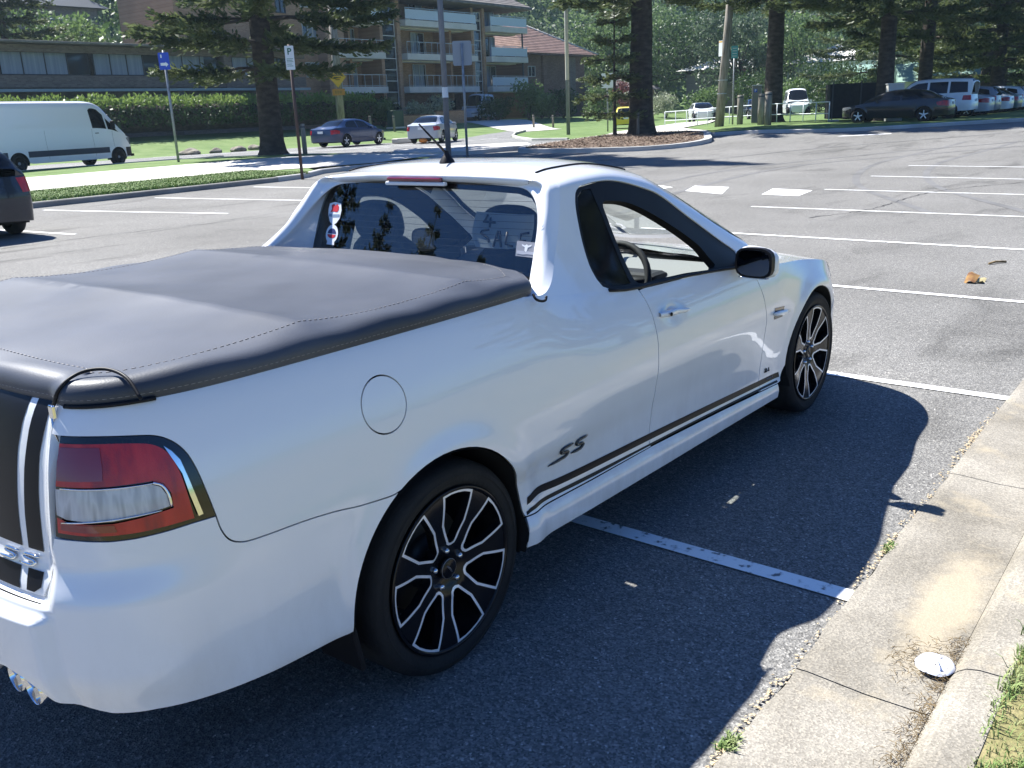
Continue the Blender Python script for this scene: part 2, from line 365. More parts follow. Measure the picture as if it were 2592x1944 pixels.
def vinyl():
    m=nmat('cover_vinyl',[(.040,.046,.060),(.056,.063,.080),(.073,.080,.099)],2.2,8,.50,.12,260,pos=(.30,.70),spec=.45,bd=.004)
    t=m.node_tree; b=t.nodes['Principled BSDF']
    no=N(m,'ShaderNodeTexNoise'); no.inputs['Scale'].default_value=3.5; no.inputs['Detail'].default_value=6; tc=N(m,'ShaderNodeTexCoord'); lk(m,tc.outputs['Object'],no.inputs['Vector'])
    r=N(m,'ShaderNodeMapRange'); lk(m,no.outputs['Fac'],r.inputs[0]); r.inputs['To Min'].default_value=.40; r.inputs['To Max'].default_value=.58; lk(m,r.outputs[0],b.inputs['Roughness'])
    return m
M_vinyl=vinyl()
ute=empty('utility_car',label='white two-door ute with dark tray cover and black alloy wheels, filling the foreground',cat='ute')
SX=lambda x: float(ute_low.sx(x))
zt=lambda s: float(_zb(ute_low.xs(s)))
def arc(cx,cz,r,a0,a1,n=22):
    return [(cx+r*math.cos(rad(a0+(a1-a0)*i/(n-1))),cz+r*math.sin(rad(a0+(a1-a0)*i/(n-1)))) for i in range(n)]
RA=(1.813,.36,.388); FA=(4.838,.345,.378)
TL=sm([(.727,1.044),(.808,1.043),(.869,1.040),(.936,1.034),(.979,1.027),(1.008,1.014),(1.03,.995),(1.046,.970),(1.058,.933),(1.068,.885),(1.080,.820)],4)
TLB=[(1.024,.820),(.968,.817),(.9,.815),(.842,.816),(.769,.821),(.712,.825)]
SEAM=sm([(1.080,.820),(1.086,.785),(1.100,.756),(1.125,.740),(1.166,.733),(1.30,.727),(1.404,.716),(1.488,.701),(1.571,.694),(1.617,.6955)],3)
FUEL=[(1.625+.080*math.cos(t),.940+.078*math.sin(t)) for t in np.linspace(0,2*math.pi,40,endpoint=False)]
SKT=[(2.204,.389),(2.62,.373),(3.078,.360),(3.746,.329),(4.365,.296)]
DR=sm([(3.066,1.004),(3.084,.94),(3.094,.86),(3.097,.75),(3.095,.62),(3.087,.50),(3.076,.42),(3.068,.366)],3)
DF=sm([(4.045,.950),(4.075,.895),(4.115,.815),(4.150,.74),(4.178,.64),(4.185,.52),(4.178,.42),(4.162,.310)],3)
TOPB=[(.700,1.127)]+[(s,1.129) for s in np.arange(.8,SX(.3),.1)]+[(SX(x),float(_zb(x))+ (.024 if x<.42 else .014 if x<.47 else .006)) for x in np.arange(.3,1.20,.05)]
half=MB()
quarter=TOPB+[(3.064,1.010)]+DR[1:]+SKT[2::-1]+[p_ for p_ in arc(*RA,6,119)]+SEAM[::-1][1:]+TL[::-1][1:]+[(.700,1.046)]
half.add(*region(ute_low,quarter,[FUEL],.03,.012))
belt=[(SX(x),float(_zb(x))) for x in np.arange(2.2,3.36,.06)]
fender=[(4.045,.956)]+[(a_,b_+.003) for a_,b_ in belt]+[(SX(3.36),.66),(5.16,.56)]+[(a,b) for a,b in arc(*FA,30,176)]+[(4.40,.30),(4.365,.296),(4.162,.307)]+DF[::-1][1:]
half.add(*region(ute_low,fender,[],.03,.012))
skirt=SKT+[(4.362,.26),(4.352,.226)]+[(3.2,.250),(2.6,.268),(2.186,.284),(2.196,.33)]
half.add(*region(ute_low,skirt,[],.03,.010,fl=.03))
# cab shell: sails, pillars, roof
CR=[(.50,.0),(.56,.008),(.625,.04),(.69,.13),(.75,.26),(.81,.42),(.87,.60),(.915,.76),(.95,.90),(.975,1.02),(.99,1.15),(.985,1.32),(.965,1.55),(.945,1.85),(.94,2.3)]
CRs=sm(CR,5)
DLO=sm([(.985,.12),(.980,.25),(.992,.45),(1.008,.62),(1.030,.80),(1.060,.93),(1.10,.985)],3)+[(1.2,.998),(1.37,.998),(1.52,.998),(1.65,.998),(1.78,.998),(1.91,.998),(2.03,.99),(2.13,.97),(2.17,.90),(2.16,.6),(2.14,.2),(2.10,.012),(1.9,.012),(1.65,.012),(1.4,.012),(1.2,.012),(1.05,.016),(1.00,.05)]
WSH=[(1.60,2.3),(1.605,1.95),(1.64,1.6),(1.70,1.34),(1.80,1.235),(2.0,1.19),(2.2,1.19),(2.34,1.25),(2.44,1.45),(2.53,1.75),(2.585,2.05),(2.60,2.3)]
cabo=CRs+WSH[0:1]+WSH[1:-4]+[(2.36,1.0),(2.36,.0)]+[(x,.0) for x in np.arange(2.3,.52,-.06)]
half.add(*region(ute_top,cabo,[DLO],.03,.022,vm=.47))
# rim of the sails and the roof edge round the back window
def G(y,z):
    y,z=np.broadcast_arrays(np.asarray(y,float),np.asarray(z,float))
    return np.stack([.845+.33*(z-1.13)-.035*(1-(y/.66)**2)+.03,y,z],-1)
GO=sm([(-.655,1.05),(-.652,1.12),(-.645,1.20),(-.636,1.28),(-.618,1.34),(-.588,1.382),(-.54,1.405),(-.46,1.414),(-.30,1.423),(-.15,1.428),(0,1.430)],6)
def along(P,n):
    P=np.array(P,float); l=np.r_[0,np.cumsum(np.linalg.norm(np.diff(P,axis=0),axis=1))]; t=np.linspace(0,l[-1],n)
    return np.stack([np.interp(t,l,P[:,k]) for k in range(P.shape[1])],1)
cr=np.array(inset(CRs+[(1.2,2.3),(1.2,0)],.002,.47))[:len(CRs)]
OUT=ute_top(cr[:,0],cr[:,1]); OUT=along(OUT,90)
# parametrise both by matching: bottom->corner->centre
INN=along(G(np.array(GO)[:,0],np.array(GO)[:,1]),90)
OI=np.zeros((90,11,3)); 
for i in range(90):
    o=OUT[i]; inn=INN[i]; up=min(1,max(0,(o[2]-1.30)/.12)); roof=smooth01(.0,1.,max(0,(abs(o[1])<.58)*1.0*(.62-abs(o[1]))/.10))
    k=.082*(1-up)+.070*up; k=k*(1-roof)+.045*roof
    if i<14: k*=.35+.65*i/14
    side=(1-roof)
    d1=np.array([-k*.55,0.006*side,-.004*roof]); d2=np.array([-k*1.05,.022*side,-.012*roof-.004*side])
    P0=o;P1=o+d1;P2=o+d2; P3=o+np.array([-k*.70,.058*side,-.035*roof-.01*side]); P4=inn
    B=bspl([P0,P1,P2,P3,P4],8); OI[i]=along(B,11)
half.grid(OI,flip=True)
# shut faces in the wheel arches and under the belt
for (cs,cz,r),cx in ((RA,None),(FA,None)):
    a=arc(cs,cz,r-.004,-14,194,40); P=ute_low(np.array([q[0] for q in a]),np.array([q[1] for q in a])); R2=[]
    for k,(dy,dr) in enumerate(((0.0,0),(.03,.0),(.34,0))):
        Q=P.copy(); Q[:,1]+=dy; R2.append(Q)
    half.grid(np.array(R2),mi=1,flip=True)
    Q=R2[-1]; half.add(np.vstack([Q,Q.mean(0)]),[(i,i+1,len(Q)) for i in range(len(Q)-1)],mi=1)
half.mir()
# hood
ss=np.linspace(SX(2.22),ute_low.L,60); Hh=[]
for s in ss:
    x=float(ute_low.xs(s)); E=ute_low(s,float(_zb(x))-.0); 
    f=(s-ss[0])/(ss[-1]-ss[0]); xc=2.50+(3.80-2.50)*f**.9; zc=float(pch([2.4,2.62,3.0,3.4,3.7,3.81],[.965,.958,.905,.82,.72,.66])(xc)); row=[]
    for w in np.linspace(0,1,16):
        g_=1-(1-w)**2.1; row.append([E[0]+(xc-E[0])*(w**1.4),E[1]*(1-w),E[2]+(zc-E[2])*g_+.010*math.exp(-((w-.42)/.10)**2)*(1-f)])
    Hh.append(row)
hood=MB(); hood.grid(np.array(Hh)); hood.mir()
body=half.build('body',[M_paint,M_under],ute)
hood.build('bonnet',M_paint,ute)
def two(parts,name,mats,parent,sided=True):
    m=MB(); m.add(*parts[0]); 
    for q in parts[1:]: m.add(*q)
    return m
# fuel flap
m=MB(); m.add(*region(ute_low,FUEL,[],.02,.012,g=.0025)); ff=m.build('fuel_flap',M_paint,ute)
# doors with handle
door=DR[::-1]+[(s,zt(s)) for s in np.arange(3.12,4.04,.06)]+DF+[(3.746,.332),(3.078,.364)]
door=[(s,z) for s,z in door]
for sg in (1,-1):
    m=MB(); m.add(*region(ute_low,door,[],.03,.012,g=.0035))
    if sg<0: m.mir(); 
    if sg<0:
        k=len(m.f)//2; m2=MB(); v=np.vstack(m.v); n=np.vstack(m.n); h=len(v)//2; m2.add(v[h:],[tuple(i-h for i in q) for q in m.f[k:]],n[h:]); m=m2
    do=m.build('door',M_paint,ute)
    h=MB(); B=[];
    for i,t in enumerate(np.linspace(0,1,15)):
        s=3.140+t*.225; z=.893-.018*t; P=ute_low(s,z); nn=np.array([0,-1,.15]); off=.030*math.sin(math.pi*min(1,max(0,(t*1.0)))**1)**.35 if 0<t<1 else 0; w=.017*(1-.45*t)*(math.sin(math.pi*min(max(t,.03),.97))**.3)
        B.append([P+nn*(off)+np.array([0,0,w*math.cos(a)])+nn*.010*math.sin(a) for a in np.linspace(0,2*math.pi,12,endpoint=False)])
    h.grid(np.array(B),close=True,flip=True)
    ho=h.build('handle',M_paint,do)
    kl=MB(); P=ute_low(3.172,.890)+np.array([0,-.041,.004]); kl.lathe([(.0001,0),(.0075,0),(.0085,.004)],P,'y',12); kl.build('key_lock',M_trim,ho)
    if sg<0: ho.scale=(1,-1,1)
# window frame, quarter glass, open door window
OPEN=[(1.215,.80),(1.285,.805),(1.39,.79),(1.51,.735),(1.63,.645),(1.75,.565),(1.826,.465),(1.856,.30),(1.868,.07),(1.60,.05),(1.37,.05),(1.24,.052),(1.218,.20),(1.212,.45),(1.210,.65)]
QG=[(1.00,.10),(.997,.25),(1.008,.45),(1.026,.62),(1.048,.78),(1.075,.90),(1.110,.945),(1.165,.945),(1.178,.7),(1.182,.45),(1.184,.2),(1.186,.06),(1.06,.06)]
fr=MB(); fr.add(*region(ute_top,DLO,[sm(OPEN,3,True),QG],.03,.02,vm=.47,lift=-.004,fl=.035))
fr.pair('window_frame',M_trim,ute)
q=MB(); q.add(*region(ute_top,QG,[],.03,.02,vm=.47,g=0,lift=-.006,fl=0)); q.pair('quarter_window',M_privacy,ute)
lw=MB(); a=region(ute_top,sm(OPEN,3,True),[],.04,.03,vm=.47,g=-.006,lift=-.012,fl=0); lw.add(a[0]*[1,-1,1],[t[::-1] for t in a[1]],a[2]*[1,-1,1]); lw.build('door_window',M_clearglass,ute)
# belt moulding line
bm_=MB(); pts=[ute_top(x,.012)+np.array([0,-.004,0]) for x in np.arange(1.02,2.12,.05)]; bm_.tube(pts,.007,6); bm_.pair('window_moulding',M_trim,ute)
# windscreen
w=MB(); w.add(*region(ute_top,WSH+[(2.60,2.3001)],[],.05,.05,vm=.6,g=0,fl=0)); w.mir(); w.build('windscreen',M_clearglass,ute)
ws=MB(); ws.add(*region(ute_top,[(a,b) for a,b in WSH]+[(2.60,2.30)],[[(1.645,2.28),(1.65,1.95),(1.685,1.62),(1.75,1.40),(1.84,1.30),(2.0,1.26),(2.2,1.265),(2.31,1.32),(2.40,1.48),(2.49,1.76),(2.54,2.05),(2.555,2.28)]],.05,.05,vm=.6,g=.0,lift=-.002,fl=0)); ws.mir(); ws.build('windscreen_surround',M_blackgloss,ute)
cw=MB(); cw.grid(np.array([[ute_top(x,.98)*[1,1-w_,1]+np.array([.16*w_+.02,0,-.02]) for w_ in np.linspace(0,1,8)] for x in (2.34,2.48)])); cw.mir(); cw.build('cowl',M_trim,ute)
# rear window
GH=[tuple(q) for q in GO]; GP=GH+[(-y,z) for y,z in GH[::-1][1:]]
g=MB(); a=region(lambda y,z:G(y,z),GP,[],.06,.05,g=.0,fl=0); n=a[2]; a=(a[0],[t[::-1] for t in a[1]] if n[0][0]>0 else a[1],-n if n[0][0]>0 else n)
g.add(*a); rw=g.build('rear_window',M_glass,ute)
CL=[(-.602,1.06),(-.600,1.28),(-.585,1.335),(-.55,1.372),(-.49,1.388),(-.30,1.398),(0,1.406),(.30,1.398),(.49,1.388),(.55,1.372),(.585,1.335),(.600,1.28),(.602,1.06)]
a=region(lambda y,z:G(y,z),GP,[CL],.05,.04,g=.0,fl=0,lift=.004); fm=MB(); fm.add(a[0]+np.array([.006,0,0]),a[1]); fm.build('frit',M_trim,rw)
dl=MB()
for i in range(9):
    z=1.16+.025*i; dl.tube([G(y,z)+np.array([.003,0,0]) for y in np.linspace(-.58,.58,9)],.0006,4)
dl.build('heater_lines',M_ink,rw)
def gpoly(pts,lift): return [G(y,z)+np.array([-lift,0,0]) for y,z in pts]
def gsheet(name,pts,m,lift=.003,parent=rw):
    q=MB(); P=gpoly(pts,lift); q.poly(P); o=q.build(name,m,parent); return o
def gtext(m_,txt,y,z,size,**k):
    v,f=font(txt,size,**k); P=np.array([G(y-a[0],z+a[1])+np.array([-.0045,0,0]) for a in v]); m_.add(P,f,smooth=False)
M_wstk=mat('sticker_white',(.75,.77,.80),.5); M_gstk=mat('sticker_grey',(.28,.29,.33),.5); M_rstk=mat('sticker_red',(.55,.03,.04),.5); M_nstk=mat('sticker_navy',(.02,.03,.12),.5)
s1=gsheet('shield_sticker',[(.567,1.325),(.53,1.333),(.486,1.327),(.476,1.30),(.480,1.265),(.498,1.245),(.520,1.232),(.548,1.248),(.566,1.275),(.571,1.30)],M_wstk)
gsheet('emblem',[(.55,1.318),(.535,1.325),(.523,1.316),(.510,1.325),(.497,1.315),(.495,1.300),(.505,1.290),(.530,1.292),(.552,1.288),(.545,1.302)],M_rstk,.004,s1)
gsheet('blue_band',[(.560,1.282),(.530,1.280),(.484,1.282),(.483,1.270),(.530,1.268),(.562,1.270)],mat('sticker_blue_grey',(.20,.28,.38),.5),.004,s1)
s2=gsheet('round_sticker',[(.52+.044*math.cos(t),1.196+.040*math.sin(t)) for t in np.linspace(0,2*math.pi,24,endpoint=False)],M_wstk)
gsheet('tail_tab',[(.545,1.168),(.548,1.150),(.492,1.150),(.495,1.168)],M_wstk,.0032,s2)
gsheet('navy_arc',[(.52+.030*math.cos(t),1.198+.022*math.sin(t)) for t in np.linspace(0,math.pi,12)],M_nstk,.004,s2)
gsheet('red_arc',[(.52+.030*math.cos(t),1.194+.016*math.sin(t)) for t in np.linspace(math.pi,2*math.pi,12)],M_rstk,.004,s2)
s3=gsheet('corner_sticker',[(-.523,1.219),(-.606,1.215),(-.610,1.160),(-.526,1.164)],M_gstk)
gsheet('winged_emblem',[(-.547,1.208),(-.562,1.203),(-.569,1.208),(-.576,1.203),(-.592,1.207),(-.588,1.200),(-.576,1.196),(-.574,1.184),(-.569,1.180),(-.563,1.184),(-.562,1.197),(-.551,1.201)],M_wstk,.004,s3)
gsheet('lettering_band',[(-.529,1.184),(-.560,1.183),(-.566,1.180),(-.575,1.183),(-.604,1.181),(-.606,1.170),(-.578,1.172),(-.556,1.170),(-.530,1.173)],mat('sticker_pale',(.42,.44,.50),.5),.004,s3)
# for sale sheet taped inside the window (a thing of its own)
sg=empty('sale_sign',label='white paper sheet hand-lettered 4 SALE, taped inside the rear window of the ute',cat='sign')
def Gi(y,z,d=.012): return G(y,z)+np.array([d+.006*math.sin(y*30)*math.cos(z*25),0,0])
pg=[(-.300,1.318),(-.36,1.316),(-.43,1.314),(-.50,1.312),(-.570,1.312),(-.574,1.26),(-.573,1.219),(-.565,1.199),(-.52,1.190),(-.471,1.183),(-.39,1.184),(-.323,1.186),(-.302,1.22),(-.296,1.252)]
q=MB(); a=region(lambda y,z:G(y,z)+np.stack([.012+.006*np.sin(y*30)*np.cos(z*25),0*y,0*z],-1),pg,[],.02,.02,g=0,fl=0); q.add(a[0],a[1]); q.build('sheet',M_paper,sg)
q=MB()
def stroke(pts): q.tube([Gi(y,z,.0085) for y,z in pts],.0046,5)
stroke([(-.36,1.308),(-.352,1.290),(-.342,1.281),(-.40,1.279)]); stroke([(-.373,1.298),(-.374,1.260)])
stroke(sm([(-.374,1.252),(-.345,1.247),(-.338,1.239),(-.355,1.230),(-.376,1.219),(-.384,1.205)],3))
stroke([(-.410,1.190),(-.422,1.250),(-.430,1.249),(-.445,1.190)]); stroke([(-.414,1.216),(-.440,1.216)])
stroke([(-.468,1.248),(-.466,1.202),(-.500,1.196)])
stroke([(-.560,1.246),(-.528,1.242),(-.526,1.192),(-.556,1.190)]); stroke([(-.528,1.217),(-.552,1.217)])
q.build('handwriting',M_ink,sg)
# brake light, roof mouldings, antenna
bl=MB(); bl.box((.893,0,1.440),(.020,.30,.016),bev=.005); bl.build('brake_light',M_redd,ute)
bl=MB(); bl.box((.900,0,1.423),(.024,.33,.016),bev=.005); bl.build('brake_light_housing',M_paint,ute)
rm=MB(); rm.tube([ute_top(x,1.40)+np.array([0,0,.002]) for x in np.linspace(1.02,1.62,12)],.0045,6); rm.pair('roof_moulding',M_trim,ute)
an=MB(); an.lathe([(.034,0),(.030,.010),(.018,.028),(.010,.040),(.008,.05)],(1.10,0,1.492),'z',16); an.tube([(1.10,0,1.535),(1.085,.0,1.58),(.97,.03,1.70)] if 0 else [(1.10,0,1.53),(1.00,.055,1.655)],[.006,.0035],8); an.build('antenna',M_trim,ute)
# rear bumper / tailgate
EXC=[(.70,.395),(.672,.415),(.64,.452),(.60,.478),(.54,.490),(.48,.484),(.44,.462),(.415,.425),(.40,.40)]
bump=[(0,.664),(.40,.664),(.655,.664),(.666,.705),(.690,.760),(.708,.823)]+TLB[::-1][1:]+SEAM+[(a,b) for a,b in arc(*RA,121,181)]+[(1.41,.350),(1.2,.358),(1.0,.372),(.886,.380),(.78,.380)]+EXC+[(0,.40)]
m=MB(); m.add(*region(ute_low,bump,[],.018,.009,fl=.03,ds=.012)); m.mir(); rb=m.build('rear_bumper',M_paint,ute)
gate=[(0,.670),(.30,.670),(.650,.670),(.668,.71),(.694,.77),(.704,.83),(.702,.92),(.694,1.02),(.692,1.124),(.30,1.124),(0,1.124)]
m=MB(); m.add(*region(ute_low,gate,[],.03,.012,fl=.02,ds=.015)); m.mir(); tg_=m.build('tailgate',M_paint,ute)
S1=[(.12,1.108),(.562,1.104),(.550,1.047),(.546,.996),(.549,.895),(.552,.815),(.556,.767),(.12,.767)]
S2=[(.591,1.104),(.581,1.036),(.577,.951),(.577,.846),(.580,.767),(.637,.767),(.635,.83),(.632,.908),(.632,.993),(.642,1.057),(.649,1.104)]
S3=[(.12,.722),(.556,.722),(.560,.690),(.566,.664+.010),(.12,.674)]; S4=[(.584,.722),(.640,.722),(.640,.690),(.618,.676),(.590,.676)]
for S_ in (S1,S2,S3,S4): m=MB(); m.add(*region(ute_low,S_,[],.04,.03,g=0,fl=0,lift=.0015)); m.pair('tailgate_stripe',M_stripe,tg_)
def badge(parent,txt,s0,z0,size,sh,ml,lift=.004,F=ute_low,slope=0,wx=1.,bd=.035):
    v,f=font(txt,size,bold=size*bd,shear=sh/wx,ext=.003); v=v*[wx,1,1]; o=MB(); 
    P=[];
    for a in v:
        s=s0+a[0]; z=z0+a[1]+slope*a[0]; e=2e-3; p_=F(s,z); n=np.cross(F(s+e,z)-F(s-e,z),F(s,z+e)-F(s,z-e)); n/=np.linalg.norm(n); P.append(p_+n*(lift+a[2]))
    o.add(P,f,smooth=False); return o.build('badge',ml,parent)
m=MB(); S_=np.linspace(0,.655,30); P0=ute_low(S_,np.full(30,.6625)); P1=ute_low(S_,np.full(30,.6725)); m.grid(np.array([P0+np.array([.006,0,-.003]),P1+np.array([.018,0,-.001])])); m.mir(); m.build('bumper_step',M_paint,ute)
def ss_badge(parent,s0,z0,w,h,ml,r,tail,px=1.):
    m=MB()
    for i in (0,1):
        x0=s0+i*w*1.12; sl=.25*h
        P_=[(1.0,1),(.40,1),(.20,.86),(.30,.56),(.72,.48),(.86,.30),(.74,.04),(.55,0),((-tail if i==0 else .02),0 if i else -.06)]
        Q=sm([(x0+a*w+b*sl,z0+b*h) for a,b in P_],3); n_=len(Q); m.tube([ute_low(s,z)+np.array([-.005 if px<0 else 0,-.004,0]) for s,z in Q],[r*.45]+[r]*(n_-3)+[r*.8,r*.25],6)
    return m.build('badge',ml,parent)
ss_badge(tg_,.468,.732,.070,.022,M_chrome,.0042,.2,-1)
ss_badge(body,2.395,.518,.088,.042,M_blackgloss,.0058,.45)
m=MB()
for P_ in ([(4.236,.402),(4.250,.385)],[(4.250,.403),(4.234,.384),(4.262,.381)],[(4.258,.400),(4.262,.384),(4.278,.381),(4.286,.398),(4.292,.379)]): m.tube([ute_low(s,z)+np.array([0,-.002,0]) for s,z in P_],.0026,5)
m.build('script_decal',M_blackgloss,body)
# side stripes
TK=sm([(2.222,.452),(2.29,.461),(2.49,.443),(3.096,.412),(4.14,.359),(4.405,.346)],4); TKb=sm([(2.22,.425),(2.29,.433),(2.49,.415),(3.096,.385),(4.14,.334),(4.405,.321)],4)
TN=sm([(2.212,.404),(2.28,.411),(2.65,.392),(3.1,.371),(3.75,.342),(4.37,.312)],4); TNb=sm([(2.210,.392),(2.28,.398),(2.65,.379),(3.1,.3635),(3.75,.334),(4.37,.302)],4)
m=MB(); m.add(*region(ute_low,TK+TKb[::-1],[],.05,.02,g=0,fl=0,lift=.0012,ds=.03)); m.pair('side_stripe',M_stripe,body); m=MB(); m.add(*region(ute_low,TN+TNb[::-1],[],.05,.02,g=0,fl=0,lift=.0012,ds=.03)); m.pair('side_stripe',M_stripe,body)
m=MB()
for a in (4.255,4.275,4.295,4.318): m.tube([ute_low(a,.3415-.05*(a-4.255))+np.array([0,-.002,0]),ute_low(a+.014,.3445-.05*(a-4.255))+np.array([0,-.002,0])],.003,5)
m.build('stripe_lettering',mat('grey_lettering',(.10,.11,.13),.5),body)
# tail lights
LENS=sm([(.733,1.030),(.82,1.028),(.89,1.024),(.954,1.015),(.983,1.003),(1.002,.984),(1.013,.959),(1.022,.916),(1.030,.831)],3)+[(.98,.829),(.921,.828),(.853,.829),(.792,.832),(.726,.838),(.724,.928),(.727,.987)]
CLR=[(.7255,.934),(.813,.931),(.897,.930),(.950,.928),(.970,.918),(.980,.898),(.982,.872),(.917,.865),(.857,.861),(.807,.863),(.752,.869),(.727,.878)]
CHR=[(.994,1.003),(1.010,.988),(1.0245,.966),(1.034,.923),(1.051,.835),(1.040,.833),(1.0295,.886),(1.0225,.936),(1.012,.962)]
for sgn in (1,-1):
    def one(polys,fl,lift,holes=[]):
        mm=MB()
        for P_ in polys: mm.add(*region(ute_low,P_,holes,.025,.018,g=0,fl=fl,lift=lift))
        if sgn<0:
            v=np.vstack(mm.v)*[1,-1,1]; n=np.vstack(mm.n)*[1,-1,1]; k=MB(); k.add(v,[t[::-1] for t in mm.f],n); return k
        return mm
    tl=one([TL+TLB],.03,-.003).build('tail_light',M_blackgloss,ute)
    top_=[p_ for p_ in LENS if p_[1]>.93]+[(.7255,.936)]
    one([[(.7255,.940),(.813,.937),(.897,.936),(.955,.934),(.978,.924),(.990,.900),(.990,.866),(.917,.859),(.857,.855),(.807,.857),(.752,.863),(.727,.872),(.726,.838),(.792,.832),(.853,.829),(.921,.828),(.98,.829),(1.03,.831)]+LENS[:27][::-1]],0,.004).build('red_lens',M_red,tl)
    for DL in ([(.729,.990),(.735,1.022),(.80,1.021),(.845,1.019),(.848,.975),(.846,.950),(.79,.951),(.728,.952)],[(.735,.861),(.80,.855),(.86,.852),(.865,.836),(.79,.839),(.735,.845)]): one([DL],0,.0052).build('dark_lens',M_redd,tl)
    one([CLR],0,.005).build('reversing_lens',M_clear,tl)
    one([CHR],0,.005).build('chrome_trim',M_chrome,tl)
    m=MB()
    for zz in ((.937,.930),(.862,.868)):
        m.tube([ute_low(s,zz[0]+(zz[1]-zz[0])*(s-.73)/.24)*[1,sgn,1]+np.array([-.004,-.006*sgn,0]) for s in np.linspace(.735,.965,10)],.0018,5)
    m.tube([ute_low(s,z)*[1,sgn,1]+np.array([-.003,-.007*sgn,0]) for s,z in sm([(.955,.932),(.974,.922),(.984,.900),(.986,.872)],3)],.0035,5)
    m.build('lens_edge',M_chrome,tl)
# fender vent
m=MB(); VP=[(4.262,.712),(4.385,.700),(4.372,.648),(4.268,.652)]
m.add(*region(ute_low,VP,[],.03,.02,g=0,fl=0,lift=.002)); ve=m.pair('fender_vent',M_blackgloss,ute)
m=MB(); m.tube([ute_low(s,.684-.02*(s-4.25)/.2)+np.array([0,-.010,0]) for s in (4.25,4.30,4.38,4.45)],[.009,.013,.012,.003],10); m.pair('vent_blade',M_paint,ute)
# front: bumper, headlights, grille
Lh=ute_low.L
hl=[(SX(3.38),.765),(SX(3.60),.715),(5.86,.67),(5.84,.61),(SX(3.58),.60),(SX(3.38),.665)]
m=MB(); m.add(*region(ute_low,hl,[],.04,.03,g=0,fl=.02)); m.pair('headlight',M_clear,ute)
fb=[(SX(3.365),.655),(SX(3.38),.66),(SX(3.58),.595),(5.845,.605),(Lh,.60),(Lh,.22),(5.9,.21),(SX(3.45),.20),(5.20,.21)]+[(a,b) for a,b in arc(*FA,-14,28)]
gr=[(Lh-.30,.56),(Lh-.001,.56),(Lh-.001,.28),(Lh-.42,.28)]
m=MB(); m.add(*region(ute_low,fb,[gr],.04,.02,g=.002,fl=.02)); 
hz=[(SX(3.38),.767),(SX(3.60),.717),(5.865,.672),(5.865,.607),(Lh,.603),(Lh,.64)]+[(SX(x),float(_zb(x))) for x in np.arange(3.80,3.37,-.04)]
m.add(*region(ute_low,hz,[],.04,.02,g=.001,fl=0)); m.mir(); m.build('front_bumper',M_paint,ute)
m=MB(); m.add(*region(ute_low,gr,[],.04,.03,g=0,fl=0,lift=-.02)); m.mir(); m.build('grille',M_trim,ute)
# mirrors
for sgn in (1,-1):
    m=MB(); R_=[]
    for i,t in enumerate(np.linspace(0,1,13)):
        th=math.pi*t; ca=math.cos(th); sa=max(math.sin(th),.02)**.55
        row=[]
        for a in np.linspace(0,2*math.pi,24,endpoint=False):
            c_,s_=math.cos(a),math.sin(a); k=(abs(c_)**3.2+abs(s_)**3.2)**(-1/3.2)
            row.append([2.010+.040*(1-ca)*.9-.022, -1.000+.092*c_*k*sa-.006*(1-ca), 1.003+.068*s_*k*sa+.010*c_*k*sa])
        R_.append(row)
    m.grid(np.array(R_),close=True,flip=True)
    if sgn<0:
        v=np.vstack(m.v)*[1,-1,1]; k=MB(); k.add(v,[t[::-1] for t in m.f]); m=k
    mo=m.build('wing_mirror',M_paint,ute)
    g2=MB(); pts=[]
    for a in np.linspace(0,2*math.pi,28,endpoint=False):
        c_,s_=math.cos(a),math.sin(a); k=(abs(c_)**3.5+abs(s_)**3.5)**(-1/3.5); pts.append((1.978+.010*c_*sgn,sgn*-1.000+.0905*c_*k,1.003+.067*s_*k))
    g2.poly(pts,.035,d=(1,0,0)); 
    g2.build('mirror_bezel',M_trim,mo)
    g3=MB(); g3.poly([(x-.003,(y+sgn*1.0)*.88-sgn*1.0,(z-1.003)*.86+1.003) for x,y,z in pts],0); g3.build('mirror_glass',mat('mirror_dark',(.10,.11,.13),.04,1) if sgn>0 else bpy.data.materials['mirror_dark'],mo)
    ar=MB(); ar.tube([(2.12,-.855*sgn,.965),(2.07,-.93*sgn,.965)],[.030,.024],10); ar.build('mirror_arm',M_trim,mo)
    cl=MB(); cl.tube([(1.985,sgn*(-1.0+y),.934+.5*abs(y)**2) for y in np.linspace(-.072,.072,8)],.004,6); cl.build('mirror_trim',M_chrome,mo)
